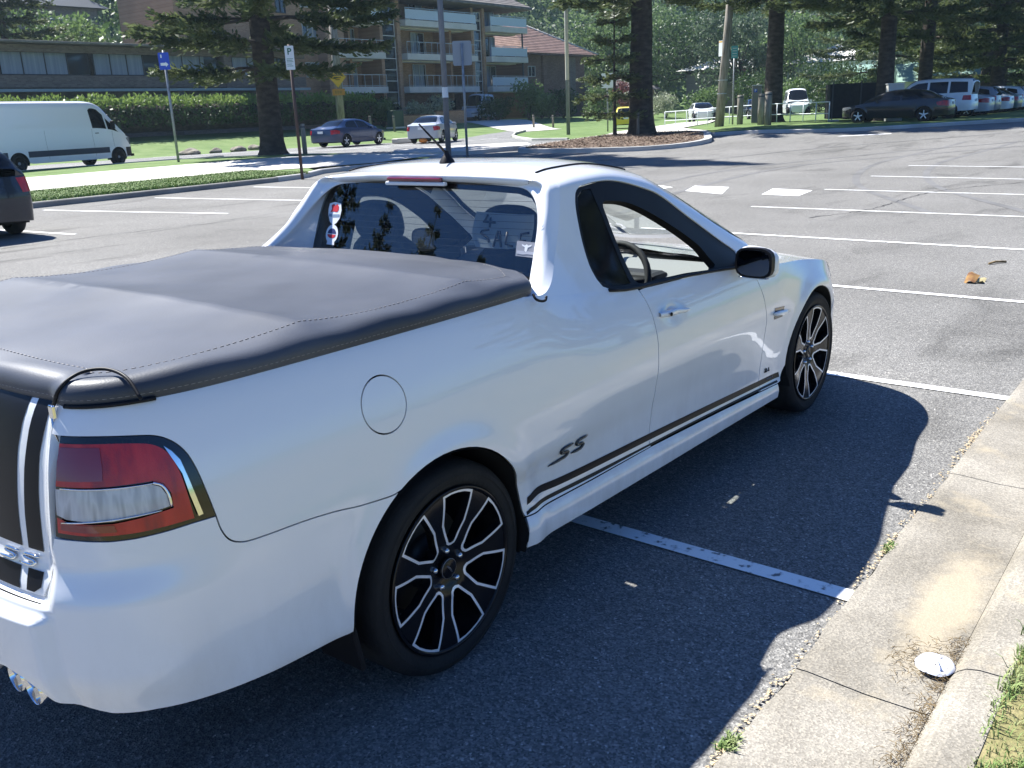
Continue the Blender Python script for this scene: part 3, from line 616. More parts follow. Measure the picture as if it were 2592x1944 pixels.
# wheels
def wheel(x,y,phase,sgn):
    w=empty('wheel',(x,y,.342)); w.parent=ute
    if sgn<0: w.rotation_euler=(0,0,math.pi)
    # local: outside face towards -y
    t=MB(); t.lathe([(.262,.10),(.275,.112),(.305,.118),(.328,.108),(.339,.085),(.342,.05),(.342,-.05),(.339,-.085),(.328,-.108),(.305,-.118),(.275,-.112),(.262,-.10)][::-1],(0,0,0),'y',72)
    t.lathe([(.300,-.1185),(.302,-.1205),(.306,-.1185)],(0,0,0),'y',72)
    for gy in (-.055,-.02,.02,.055): pass
    to=t.build('tyre',M_tyre,w)
    r=MB(); r.lathe([(.262,-.100),(.266,-.112),(.268,-.116),(.263,-.119),(.256,-.117),(.253,-.108),(.248,-.09),(.243,-.02),(.235,.03),(.230,.09)],(0,0,0),'y',72)
    r.lathe([(.23,.09),(.02,.09)],(0,0,0),'y',48,mi=0)
    def face(u,v):
        rr=np.hypot(u,v); d=-.096-.016*sst(.10,.245,rr)+.020*(1-sst(.03,.10,rr))*1.0
        return np.stack([u,d+0*u,v],-1)
    circ=[(.252*math.cos(a),.252*math.sin(a)) for a in np.linspace(0,2*math.pi,90,endpoint=False)]
    hs=[];rings=[]
    for k in range(7):
        A=rad(phase-360/7*k); ca,sa=math.cos(A),math.sin(A)
        loc=[(.239,-.059),(.2465,-.030),(.248,0),(.2465,.030),(.239,.059),(.150,.045),(.088,.012),(.084,.004),(.084,-.004),(.088,-.012),(.150,-.045)]
        P_=[(a*ca-b*sa,a*sa+b*ca) for a,b in loc]; hs.append(P_)
    a=region(face,circ,hs,.02,.02,g=0,fl=.030); r.add(*a)
    # flip if the normals face inwards
    ro=r.build('rim',M_rim,w)
    s_=MB()
    for P_ in hs:
        s_.add(*region(face,inset(P_,-.0085,1),[P_],.01,.01,g=0,fl=0,lift=.0015,ds=.01))
    s_.build('machined_edge',M_silver,ro)
    h=MB(); h.lathe([(.034,-.088),(.033,-.094),(.028,-.097),(.0001,-.098)],(0,0,0),'y',24); h.build('centre_cap',M_rim,ro)
    h=MB(); h.lathe([(.031,-.0965),(.033,-.0955)],(0,0,0),'y',24)
    h.tube([(-.012,-.0985,.014),(.0,-.099,.002),(.010,-.0985,-.014)],[.002,.004,.002],5); h.build('cap_ring',M_capring,ro)
    for k in range(5):
        A=rad(20+72*k); n_=MB(); n_.lathe([(.0095,-.075),(.0095,-.094),(.006,-.099),(.0001,-.0995)],(.060*math.cos(A),0,.060*math.sin(A)),'y',10); n_.build('wheel_nut',M_chrome,ro)
    d=MB(); d.lathe([(.09,.01),(.165,.01),(.165,.03),(.09,.03)],(0,0,0),'y',40); d.lathe([(.0001,-.02),(.085,-.02),(.09,.01)],(0,0,0),'y',24); d.build('brake_disc',M_disc,w)
    return w
for (x,y,ph,sg_) in ((0,-.805,80,1),(3.02,-.800,78,1),(0,.805,40,-1),(3.02,.800,10,-1)): wheel(x,y,ph,sg_)
# mud flaps, exhaust tips, underbody
m=MB(); m.box((-.412,-.845,.305),(.02,.17,.19),ry=rad(-10),bev=.006); m.pair('mud_flap',M_trim,ute)
for y in (-.50,-.59,.50,.59):
    m=MB(); m.lathe([(.036,-.06),(.040,-.055),(.041,0.0),(.038,.14),(.034,.14),(.034,0),(.033,-.055),(.036,-.06)][::-1],(-1.055,y,.425),'x',24); m.lathe([(.034,.0),(.0001,.0)],(-1.00,y,.425),'x',16,mi=1); m.build('exhaust_tip',[M_chrome,M_dark],ute)
m=MB(); m.box((1.45,0,.245),(2.10,1.72,.06)); m.box((-.72,0,.42),(.50,1.40,.08)); m.box((3.42,0,.27),(.55,1.4,.10)); m.box((1.45,0,.33),(4.6,1.02,.08)); m.box((-.90,0,.52),(.05,1.3,.16)); m.box((.0,0,.52),(1.9,1.1,.04)); m.build('underbody',M_under,ute)
# cabin
m=MB()
a=region(ute_top,[(1.0,1.05),(1.0,2.3),(1.60,2.3),(1.62,1.6),(1.72,1.30),(1.72,1.05)],[],.06,.08,vm=.6,g=0,fl=0,lift=-.03); m.add(a[0],[t[::-1] for t in a[1]],-a[2]); m.mir(); m.build('headlining',M_liner,ute)
m=MB(); m.box((1.45,0,.33),(1.7,1.60,.05)); m.box((.80,0,.70),(.03,1.50,.75)); m.box((1.5,-.845,.66),(1.2,.03,.62),bev=.01); m.box((1.5,.845,.66),(1.2,.03,.62),bev=.01); m.box((.90,0,1.05),(.20,1.3,.05)); m.build('cabin_trim',M_trimint,ute)
def seat(y):
    s=MB()
    def blob(c,r,e=2.8,ry=0):
        n1,n2=14,20; rows=[]
        for i in range(n1+1):
            ph=-math.pi/2+math.pi*i/n1; row=[]
            for j in range(n2):
                th=2*math.pi*j/n2; sp=lambda v:math.copysign(abs(v)**(2/e),v)
                p_=Vector((r[0]*sp(math.cos(ph))*sp(math.cos(th)),r[1]*sp(math.cos(ph))*sp(math.sin(th)),r[2]*sp(math.sin(ph)))); p_=Matrix.Rotation(ry,3,'Y')@p_; row.append(Vector(c)+p_)
            rows.append(row)
        s.grid(np.array(rows),close=True)
    blob((1.42,y,.55),(.27,.26,.09)); blob((1.13,y,.86),(.075,.25,.34),ry=rad(-14)); blob((1.04,y,1.24),(.055,.14,.095),ry=rad(-10))
    s.tube([(1.06,y-.06,1.1),(1.04,y-.06,1.24)],.008,6); s.tube([(1.06,y+.06,1.1),(1.04,y+.06,1.24)],.008,6)
    return s.build('seat',M_seat,ute)
seat(-.38); seat(.38)
m=MB(); R_=[]
for i in range(9):
    t=i/8; R_.append([(2.02+.52*t- .06*math.cos(y*1.9)*(1-t),y,.900+.035*math.sin(math.pi*min(1,t*1.3))+.015*t) for y in np.linspace(-.80,.80,21)])
m.grid(np.array(R_)); m.build('dashboard_top',M_dash,ute)
m=MB(); m.box((2.10,0,.76),(.22,1.60,.28),bev=.05); m.box((1.97,-.38,.885),(.16,.34,.09),bev=.03); m.build('dashboard',M_trimint,ute)
m=MB(); m.lathe([(.0001,0),(.05,0),(.055,-.012)],(1.935,-.70,.86),'x',16); m.box((1.95,-.735,.80),(.05,.06,.10),bev=.012); m.build('air_vent',M_dash,ute)
m=MB()
c=Vector((1.80,-.38,.90)); ax=Vector((1,0,-.42)).normalized(); a1=Vector((0,1,0)); a2=ax.cross(a1)
m.tube([tuple(c+a1*.185*math.cos(t)+a2*.185*math.sin(t)) for t in np.linspace(0,2*math.pi,37)],.016,10,cap=False)
for t in (.1,math.pi-.1,math.pi*1.5): m.tube([tuple(c+ax*.02),tuple(c+a1*.18*math.cos(t)+a2*.18*math.sin(t))],[.03,.014],8)
m.lathe([(.0001,-.03),(.05,-.03),(.065,0),(.05,.03)],tuple(c),'x',16); m.tube([tuple(c),(2.05,-.38,.80)],.03,8); m.build('steering_wheel',M_trimint,ute)
# ---- tray cover
B_s=np.concatenate([np.linspace(0,.55,12),np.linspace(.60,1.0,24),np.linspace(1.05,SX(.50),36)]); P=ute_low(B_s,1.118)
T_=np.gradient(P,axis=0)[:,:2]; T_/=np.linalg.norm(T_,axis=1)[:,None]; Nn=np.stack([T_[:,1],-T_[:,0]],1)
edge=np.hstack([P[:,:2]+Nn*.006]); front=np.array(sm([tuple(edge[-1]+[.035,.006]),(.575,-.800),(.635,-.72),(.69,-.60),(.735,-.40),(.765,-.20),(.775,0)],6))
R0=np.vstack([edge,front]); R0[0,1]=0; 
full=np.vstack([R0,(R0*[1,-1])[::-1][1:-1]])
full=np.array(resamp(full,.03,1.)); k=np.array([1,2,1])/4.
for _ in range(2): full=(np.roll(full,1,0)+2*full+np.roll(full,-1,0))/4
def crown(x,y):
    r1,r2=-.385-.02*y/.8,.315+.03*y/.8
    z=.012*(1-np.minimum(1,np.abs(y)/.82)**2.2)
    def tent(x,r,w): return np.exp(-np.abs(x-r)/w)
    z=z+(.036*tent(x,r1,.21)+.033*tent(x,r2,.19)-.014)*(1-sst(.74,.82,np.abs(y))*.35)
    xf_=.775-.20*np.minimum(1,np.abs(y)/.82)**2.6; z=z+.011*np.exp(-((x-(xf_-.075))/.022)**2)*(1-sst(.68,.78,np.abs(y)))
    z=z-.008*sst(.5,.8,x)+.0012*np.sin(37*(np.abs(y)-.8)*(1+.3*np.sin(3*x)))*np.exp(-((x-r1)/.06)**2)
    z=z+.0020*np.sin(9*x+3*y)*np.sin(4*y+1)
    return z
rows=[]; prof=[(-.004,-.018),(-.010,-.015),(-.013,-.004),(-.013,.010),(-.009,.022),(.000,.033),(.012,.040),(.027,.0440),(.050,.0458),(.076,.046)]
for (d,dz) in prof:
    Q=inset(full,d if d>0 else d,1.); fr_=sst(.50,.66,Q[:,0]); fac=sst(.0,.046,dz) 
    z=1.118+dz+crown(Q[:,0],Q[:,1])*sst(.0,.076,d)+.0025*np.sin(Q[:,0]*23+Q[:,1]*17)*sst(0,.03,dz)*(1-sst(.05,.076,d))
    z=z+ .014*sst(.3,-.6,0)*0
    rows.append(np.column_stack([Q,z]))
rows=np.array(rows)
cv=MB(); cv.grid(rows.transpose(1,0,2)[np.r_[0:len(full),0]],flip=False)
inn=rows[-1]; u=np.arange(-1,.8,.04); v=np.arange(-.8,.81,.04); Gd=np.stack(np.meshgrid(u,v,indexing='ij'),-1).reshape(-1,2); ip=inset(full,.096,1.)
for r1 in (-.385,.315):
    yy=np.arange(-.78,.781,.03); Gd=np.vstack([Gd,np.stack([r1+(-.02 if r1<0 else .03)*yy/.8,yy],1)])
Gd=Gd[pip(Gd,ip)]
pts=[Vector((q[0],q[1])) for q in inn[:,:2]]+[Vector((q[0],q[1])) for q in Gd]; n0=len(inn)
V_,_,T3,_,_,_=delaunay_2d_cdt(pts,[(i,(i+1)%n0) for i in range(n0)],[],0,1e-6); UV=np.array([(q[0],q[1]) for q in V_]); T3=[t for t in T3 if len(t)==3]
C_=np.array([UV[list(t)].mean(0) for t in T3]); kk=pip(C_,inn[:,:2]); T3=[t for t,b in zip(T3,kk) if b]
cv.add(np.column_stack([UV,1.164+crown(UV[:,0],UV[:,1])]),T3)
me=cv
cov=cv.build('tray_cover',M_vinyl,ute)
bm=bmesh.new(); bm.from_mesh(cov.data); bmesh.ops.remove_doubles(bm,verts=bm.verts,dist=.0008); bmesh.ops.recalc_face_normals(bm,faces=bm.faces); bm.to_mesh(cov.data); bm.free()
M_thread=mat('thread',(.30,.28,.27),.7)
def stitches(name,ring_d,dz,extra,seg=.010,gap=.008,r=.0010,par=cov,sel=lambda q:True):
    Q=inset(full,ring_d,1.); z=1.118+dz+crown(Q[:,0],Q[:,1])*sst(.0,.076,ring_d)+extra; P=along(np.vstack([np.column_stack([Q,z]),[[Q[0][0],Q[0][1],z[0]]]]),4000)
    l=np.r_[0,np.cumsum(np.linalg.norm(np.diff(P,axis=0),axis=1))]; m=MB(); t=0
    while t<l[-1]-seg:
        a,b=np.interp(t,l,range(4000)),np.interp(t+seg,l,range(4000)); A=P[int(a)];B=P[int(b)]
        if sel(A): m.tube([A,B],r,4)
        t+=seg+gap
    m.build(name,M_thread,par)
stitches('upper_stitching',.074,.047,.0,sel=lambda q:q[0]<.62)
stitches('lower_stitching',-.0125,.0,.0,.009,.007,.0010,sel=lambda q:q[0]<.56)
# elastic cord over the corner, hooks
for sg_ in (1,-1):
    c_=MB(); c_.tube(sm([(-.978,-.665*sg_,1.105),(-.970,-.682*sg_,1.140),(-.940,-.686*sg_,1.162),(-.900,-.690*sg_,1.170),(-.872,-.728*sg_,1.170),(-.868,-.792*sg_,1.158),(-.872,-.843*sg_,1.120)],5),.0042,8); c_.build('elastic_cord',M_trim,cov)
    c_=MB(); c_.tube([ute_low(s,1.104)*[1,sg_,1]+np.array([0,-.008*sg_,0]) for s in np.linspace(.72,1.0,12)],.005,8); c_.build('corner_cord',M_trim,cov)
    h=MB(); h.tube(sm([(.52,-.868*sg_,1.108),(.515,-.882*sg_,1.094),(.535,-.888*sg_,1.084),(.56,-.888*sg_,1.082),(.57,-.886*sg_,1.094)],4),.0045,8); h.build('hook',M_trim,cov)
    st=MB(); P0=ute_low(.700,1.10)*[1,sg_,1]; st.box(P0+np.array([-.012,-.004*sg_,-.006]),(.010,.020,.032),bev=.003); st.tube([P0+np.array([-.014,-.004*sg_,-.02]),P0+np.array([-.018,-.006*sg_,-.05]),P0+np.array([-.010,-.008*sg_,-.085])],[.004,.003,.002],6); st.build('buckle',M_chrome,cov)
m=MB(); m.tube([np.append(q,1.100) for q in np.vstack([full[(full[:,0]<.50)&(full[:,1]<0)][np.argsort(np.arctan2(full[(full[:,0]<.50)&(full[:,1]<0)][:,1],full[(full[:,0]<.50)&(full[:,1]<0)][:,0]+.3))]])],.005,6) if 0 else None
# bed closing plate just under the cover
m=MB(); m.box((-.06,0,1.085),(1.42,1.40,.01)); m.build('tray_floor',M_under,ute)
# plate light strip / number plate recess and step pad in black
# ================================================================ ground, street, kerbs
def zg(x,y):
    x=np.asarray(x,float); y=np.asarray(y,float); D=np.hypot(x+1.85,y+2.65)
    z=.30*sst(20,48,D)+.85*sst(42,52,y)
    z=z+.30*sst(28,42,D)*(1-sst(.40,.60,(y+2.65)/np.maximum(x+1.85,1)))*np.where(x>-1.8,1,0)
    return z
def Z(x,y): return float(zg(x,y))
def hillz(x,y):
    d=y*.92+x*.30
    h=26*sst(88,150,d)+14*sst(150,260,d)
    return h*(1+.12*math.sin(x*.05)+.08*math.sin(y*.07+x*.03))
def asphalt(name,cols,sp=.35):
    m=mat(name,cols[0],.88,0,.25); t=m.node_tree; b=t.nodes['Principled BSDF']; tc=N(m,'ShaderNodeTexCoord')
    big=N(m,'ShaderNodeTexNoise'); big.inputs['Scale'].default_value=.35; big.inputs['Detail'].default_value=8; big.inputs['Roughness'].default_value=.6; lk(m,tc.outputs['Object'],big.inputs['Vector'])
    r=N(m,'ShaderNodeValToRGB'); lk(m,big.outputs['Fac'],r.inputs[0]); e=r.color_ramp.elements; e[0].position=.28; e[0].color=(*[c*.82 for c in cols[0]],1); e[1].position=.74; e[1].color=(*[c*1.06 for c in cols[1]],1); q=e.new(.40); q.color=(*cols[0],1)
    vo=N(m,'ShaderNodeTexVoronoi'); vo.inputs['Scale'].default_value=150; lk(m,tc.outputs['Object'],vo.inputs['Vector'])
    vr=N(m,'ShaderNodeValToRGB'); lk(m,vo.outputs['Color'],vr.inputs[0]); e=vr.color_ramp.elements; e[0].position=.10; e[0].color=(.42,.42,.42,1); e[1].position=.97; e[1].color=(2.3,2.25,2.2,1); q=e.new(.6); q.color=(.85,.85,.85,1); q=e.new(.88); q.color=(1.25,1.24,1.2,1)
    v2=N(m,'ShaderNodeTexVoronoi'); v2.inputs['Scale'].default_value=62; lk(m,tc.outputs['Object'],v2.inputs['Vector'])
    v2r=N(m,'ShaderNodeValToRGB'); lk(m,v2.outputs['Color'],v2r.inputs[0]); e=v2r.color_ramp.elements; e[0].position=.08; e[0].color=(.70,.70,.70,1); e[1].position=.985; e[1].color=(1.7,1.65,1.6,1); q=e.new(.90); q.color=(1,1,1,1)
    st_=N(m,'ShaderNodeTexNoise'); st_.inputs['Scale'].default_value=.9; st_.inputs['Detail'].default_value=5; st_.inputs['Distortion'].default_value=.8; smp=N(m,'ShaderNodeMapping'); smp.inputs['Scale'].default_value=(.45,1.5,1); smp.inputs['Rotation'].default_value=(0,0,.5); lk(m,tc.outputs['Object'],smp.inputs[0]); lk(m,smp.outputs[0],st_.inputs['Vector']); sr_=N(m,'ShaderNodeMapRange'); sr_.inputs['From Min'].default_value=.56; sr_.inputs['From Max'].default_value=.72; sr_.inputs['To Min'].default_value=1; sr_.inputs['To Max'].default_value=.62; lk(m,st_.outputs['Fac'],sr_.inputs[0])
    ms_=N(m,'ShaderNodeMix',data_type='RGBA',blend_type='MULTIPLY'); ms_.inputs[0].default_value=1; lk(m,r.outputs[0],ms_.inputs[6]); lk(m,sr_.outputs[0],ms_.inputs[7])
    m1=N(m,'ShaderNodeMix',data_type='RGBA',blend_type='MULTIPLY'); m1.inputs[0].default_value=1; lk(m,ms_.outputs[2],m1.inputs[6]); lk(m,vr.outputs[0],m1.inputs[7])
    m2=N(m,'ShaderNodeMix',data_type='RGBA',blend_type='MULTIPLY'); m2.inputs[0].default_value=.8; lk(m,m1.outputs[2],m2.inputs[6]); lk(m,v2r.outputs[0],m2.inputs[7]); lk(m,m2.outputs[2],b.inputs['Base Color'])
    bp=N(m,'ShaderNodeBump'); bp.inputs['Strength'].default_value=.6; bp.inputs['Distance'].default_value=.004; lk(m,vo.outputs['Distance'],bp.inputs['Height']); lk(m,bp.outputs[0],b.inputs['Normal'])
    return m
M_asph=asphalt('asphalt',[(.226,.220,.208),(.275,.268,.255)])
M_road=asphalt('street_asphalt',[(.26,.26,.26),(.32,.32,.315)])
M_grass=nmat('lawn',[(.085,.145,.040),(.125,.190,.060),(.165,.225,.085)],.9,10,.9,.6,26,pos=(.28,.72),bd=.05)
M_conc=nmat('pale_concrete',[(.46,.44,.40),(.58,.56,.52)],.6,8,.85,.1,20)
M_kerb=nmat('kerb_concrete',[(.17,.165,.155),(.30,.29,.27)],1.3,8,.9,.2,30)
M_kerbl=nmat('island_concrete',[(.38,.37,.35),(.52,.51,.49)],1.3,8,.9,.2,30)
M_white=nmat('road_paint',[(.17,.17,.17),(.66,.66,.65),(.80,.80,.79),(.86,.86,.85)],24,14,.7,pos=(.34,.46))
def drape(name,outline,h,m,step=1.5,kind='structure',holes=(),g=0):
    def F(u,v): return np.stack([u,v,zg(u,v)+h],-1)
    a=region(F,outline,holes,step,step,g=g,fl=0); q=MB(); q.add(*a); o=q.build(name,m); 
    return tag(o,kind=kind)
# lawn/earth sheet to the horizon with the hill
xs=np.r_[np.linspace(-400,-30,14),np.linspace(-26,110,69),np.linspace(120,520,26)]; ys=np.r_[np.linspace(-400,-30,12),np.linspace(-26,112,70),np.linspace(118,520,30)]
P=np.array([[(x,y,Z(x,y)-.035-(.2 if y<-2.2 and abs(x)<30 and y>-30 else 0)+hillz(x,y)) for y in ys] for x in xs]); m=MB(); m.grid(P)
tag(m.build('ground',M_grass),kind='structure')
# car park: one sheet
cp=[(-60,-1.79),(46,-1.79),(60,0),(90,3),(90,8.0),(60,6.6),(52,5.4),(38.6,6.39),(35.5,9.34),(34.8,11.82),(35.46,17.64),(34.2,21.8),(28,22.6),(25.0,21.5),(22.6,19.8),(20.0,20.0),(17.8,20.2),(16.2,19.35),(15.1,19.1),(12.5,19.1),(7,19.05),(0,19.0),(-60,18.8)]
drape('car_park',cp,0,M_asph,1.6)
# street north of the verges, and the turn-in between the islands
st=[(-80,32.6),(14.5,33.2),(20.6,32.4),(24.2,30.2),(25.2,26.5),(25.0,21.4),(28,22.4),(32.2,22.9),(36.8,23.9),(37.2,26.6),(40.6,30.2),(44.5,33.6),(50,37.6),(57,42.0),(58,44),(52,41.6),(46,38.0),(41.5,35.4),(38.5,36.4),(35,38.6),(30,39.4),(22,39.4),(-80,39.0)]
drape('street',st,-.012,M_road,1.6)
dw=[(56,41.2),(62,41.9),(68,50),(70,57.4),(62,57.4),(60,50)]
drape('driveway',dw,-.006,M_conc,1.5)
pth=[(-60,22.3),(10,22.85),(12.8,22.7),(15.9,22.4),(18.1,21.3),(20.5,20.6),(24.4,21.2),(24.6,23),(24.4,26.0),(22.4,27.6),(20,28.2),(12,28.5),(-60,28.2)]
def raised(name,outline,h,m,edge=None,eh=.0,step=1.2): return drape(name,outline,h,m,step)
raised('footpath',pth,.135,M_conc)
v1=[(-60,19.05),(7,19.3),(12.5,19.35),(15.0,19.4),(16.2,19.6),(17.6,20.5),(18.1,21.4),(15.9,22.5),(12.8,22.8),(10,22.95),(-60,22.4)]
raised('grass_verge',v1,.12,M_grass,step=.8)
v2=[(-60,28.1),(12,28.4),(20,28.1),(22.4,27.5),(24.3,26.2),(24.4,27.5),(23.4,29.8),(20.4,32.0),(14.4,32.8),(-60,32.3)]
raised('roadside_verge',v2,.125,M_grass)
isl1=[(26.65,25.9),(27.6,26.0),(31.9,23.6),(31.74,22.7),(30.2,21.3),(28.9,20.95),(26.0,21.2),(24.9,22.6),(25.0,24.4)]
isl2=sm([(27.0,19.0),(27.7,20.1),(30.0,21.0),(34.1,21.9),(38.6,22.9),(40.2,22.2),(39.3,19.0),(36.2,16.1),(33.4,14.6),(31.0,13.5),(29.0,14.0),(27.6,16.2)],3,True)
def slab(name,outline,h,m,lab=None,w=.18):
    """raised island: kerb ring with a vertical face"""
    O=resamp(outline,.7,1.); I=resamp(inset(outline,w,1.),.7,1.)
    q=MB(); k=len(O); zo=zg(O[:,0],O[:,1]); R=np.array([np.column_stack([O,zo-.08]),np.column_stack([O,zo+h]),np.column_stack([O+ (0)*O,zo+h])])
    q.grid(R[:2],close=True,smooth=False)
    def F(u,v): return np.stack([u,v,zg(u,v)+h],-1)
    q.add(*region(F,outline,[inset(outline,w,1.)],.8,.8,g=0,fl=0)); q.build(name,m)
    return tag(bpy.context.scene.collection.objects[-1],kind='structure')
slab('median_kerb',isl1,.15,M_kerbl); raised('median_paving',inset(isl1,.17,1.),.145,M_conc)
slab('tree_island_kerb',isl2,.16,M_kerbl,w=.3)
M_bark_mulch=nmat('bark_mulch',[(.05,.032,.022),(.16,.11,.08),(.34,.28,.22)],7,8,.95,.8,30,pos=(.3,.7),bd=.05)
raised('mulch_bed',inset(isl2,.29,1.),.17,M_bark_mulch,step=.6)
pth2=[(33.6,22.0),(34.3,23.0),(40.5,24.4),(48.2,28.2),(60,31.8),(66,33.5),(68,31),(58,26.8),(50,24.6),(44.0,20.6),(40.2,18.0),(36.2,17.9),(39.0,20.6),(40.2,22.4)]
raised('island_footpath',pth2,.05,M_conc)
lw1=[(35.9,18.6),(36.2,17.6),(35.2,12),(35.9,9.6),(38.9,6.7),(41.2,4.8),(52,5.7),(60,6.9),(90,8.4),(90,30),(58,26.6),(50,24.3),(44,20.4),(40.2,17.8)]
raised('grass_reserve',lw1,.03,M_grass)
# kerbs (swept profiles)
def kerb(name,pts,w=.15,h=.13,m=M_kerb,side=1,lift=0):
    P=along(np.array([(x,y,0) for x,y in pts]),max(3,int(sum(math.dist(pts[i],pts[i+1]) for i in range(len(pts)-1))/.8)))[:,:2]
    T=np.gradient(P,axis=0); T/=np.linalg.norm(T,axis=1)[:,None]; nn=np.stack([-T[:,1],T[:,0]],1)*side; R=[]
    for d,z in ((0,-.1),(.012,h*.85),(.035,h),(w,h+.004),(w+.002,-.1)):
        Q=P+nn*d; zz=zg(P[:,0],P[:,1]); R.append(np.column_stack([Q,zz+z+lift]))
    q=MB(); q.grid(np.array(R),flip=side<0,smooth=False); return tag(q.build(name,m),kind='structure')
kerb('verge_kerb',[(-60,18.8),(0,19.0),(7,19.05),(12.5,19.1),(15.1,19.1)]); 
kerb('verge_nose_kerb',sm([(15.1,19.1),(16.3,19.3),(17.8,20.2),(20.0,20.05),(22.6,19.9),(24.8,21.2)],4),m=M_kerbl,h=.14)
kerb('street_kerb',sm([(24.9,24.4),(24.6,27.4),(23.7,30.0),(20.6,32.3),(14.5,33.0),(-80,32.5)],4),m=M_kerbl,side=1)
kerb('reserve_kerb',sm([(41.5,4.1),(38.6,6.3),(35.5,9.3),(34.8,11.8),(35.4,17.6),(36.0,18.4)],5)[::-1],m=M_kerbl,side=1)
kerb('reserve_kerb',[(41.5,4.1),(52,5.2),(60,6.5),(90,8.1)],m=M_kerbl,side=1)
kerb('lawn_kerb',[(36.9,24.1),(37.3,26.7),(40.7,30.2),(44.6,33.6),(50,37.6),(57,42.0)],m=M_kerbl,side=-1,h=.10)
# painted lines
def line(x0,y0,x1,y1,w=.09,h=.006,name='bay_line',m=M_white):
    a=np.array([x0,y0]);b=np.array([x1,y1]); t=(b-a)/np.linalg.norm(b-a); n=np.array([-t[1],t[0]])*w/2
    return drape(name,[tuple(a+n),tuple(b+n),tuple(b-n),tuple(a-n)],h,m,1.5)
for x0,y0,x1 in ((1.125,4.3,1.11),(3.86,4.4,3.80),(6.80,4.1,6.66),(9.87,4.15,9.62),(13.05,3.85,12.75),(16.40,3.8,15.95),(19.75,3.95,19.05),(22.9,4.0,22.2)):
    line(x0,y0,x1,-1.80 if x0>1 else -1.8,.085)
for a in ((9.02,13.0,7.95,18.3),(11.6,13.2,10.75,18.4),(5.80,12.75,5.3,18.2),(14.4,13.4,13.7,18.4),(3.2,12.7,2.6,18.2),(.6,12.6,0,18.2)): line(*a,.10)
line(25.9,33.1,36.5,31.2,.12,.004,'street_line'); line(23.2,38.9,35.0,34.8,.12,.004,'street_line')
for i in range(5): line(29.5+2.6*i,30.6+.4*i,30.9+2.6*i,30.5+.4*i,.12,.004,'street_dash')
for q in ([(15.5,6.38),(16.66,6.76),(16.5,5.87),(15.0,5.32)],[(15.1,4.55),(16.37,4.85),(16.13,3.94),(15.0,3.78)],[(16.2,7.9),(16.9,7.95),(16.22,7.05),(15.9,7.1)],[(32.9,9.3),(33.2,9.2),(34.2,7.7),(33.9,7.7)]): drape('painted_block',q,.006,M_white,1)
# concrete gutter and kerb beside the ute
def gut(name,cols):
    m=nmat(name,cols,2.2,10,.9,0,pos=(.25,.75)); t=m.node_tree; b=t.nodes['Principled BSDF']; tc=N(m,'ShaderNodeTexCoord'); base=b.inputs['Base Color'].links[0].from_socket
    vo=N(m,'ShaderNodeTexVoronoi'); vo.inputs['Scale'].default_value=190; lk(m,tc.outputs['Object'],vo.inputs['Vector']); vr=N(m,'ShaderNodeValToRGB'); lk(m,vo.outputs['Color'],vr.inputs[0]); e=vr.color_ramp.elements; e[0].position=.08; e[0].color=(.62,.60,.58,1); e[1].position=.96; e[1].color=(1.5,1.46,1.4,1); k=e.new(.55); k.color=(1,1,1,1)
    mx=N(m,'ShaderNodeMix',data_type='RGBA',blend_type='MULTIPLY'); mx.inputs[0].default_value=.75; lk(m,base,mx.inputs[6]); lk(m,vr.outputs[0],mx.inputs[7])
    # sand drifts
    no=N(m,'ShaderNodeTexNoise'); no.inputs['Scale'].default_value=2.6; no.inputs['Detail'].default_value=9; no.inputs['Roughness'].default_value=.62; lk(m,tc.outputs['Object'],no.inputs['Vector'])
    nr=N(m,'ShaderNodeValToRGB'); lk(m,no.outputs['Fac'],nr.inputs[0]); nr.color_ramp.elements[0].position=.56; nr.color_ramp.elements[1].position=.68; nr.color_ramp.elements[1].color=(.6,.6,.6,1)
    dr=N(m,'ShaderNodeMapping'); dr.inputs['Location'].default_value=(-1.25,2.07,0); lk(m,tc.outputs['Object'],dr.inputs[0]); d2=N(m,'ShaderNodeMapping'); d2.inputs['Rotation'].default_value=(0,0,rad(6)); d2.inputs['Scale'].default_value=(2.0,8.5,0); lk(m,dr.outputs[0],d2.inputs[0])
    ln_=N(m,'ShaderNodeVectorMath',operation='LENGTH'); lk(m,d2.outputs[0],ln_.inputs[0]); n3=N(m,'ShaderNodeTexNoise'); n3.inputs['Scale'].default_value=9; n3.inputs['Detail'].default_value=9; n3.inputs['Roughness'].default_value=.7; lk(m,tc.outputs['Object'],n3.inputs['Vector'])
    ad=N(m,'ShaderNodeMath',operation='MULTIPLY_ADD'); ad.inputs[1].default_value=-1.5; lk(m,n3.outputs['Fac'],ad.inputs[0]); lk(m,ln_.outputs['Value'],ad.inputs[2]); rr=N(m,'ShaderNodeMapRange'); rr.inputs['From Min'].default_value=.35; rr.inputs['From Max'].default_value=-.25; rr.inputs['To Max'].default_value=.62; lk(m,ad.outputs[0],rr.inputs[0]); mxs=N(m,'ShaderNodeMath',operation='MAXIMUM'); lk(m,nr.outputs[0],mxs.inputs[0]); lk(m,rr.outputs[0],mxs.inputs[1])
    m2=N(m,'ShaderNodeMix',data_type='RGBA'); lk(m,mxs.outputs[0],m2.inputs[0]); lk(m,mx.outputs[2],m2.inputs[6]); m2.inputs[7].default_value=(.42,.355,.25,1); lk(m,m2.outputs[2],b.inputs['Base Color'])
    bp=N(m,'ShaderNodeBump'); bp.inputs['Strength'].default_value=.35; bp.inputs['Distance'].default_value=.002; lk(m,vo.outputs['Distance'],bp.inputs['Height']); lk(m,bp.outputs[0],b.inputs['Normal'])
    return m
M_gut=gut('gutter_concrete',[(.165,.150,.123),(.255,.235,.199),(.36,.333,.286)])
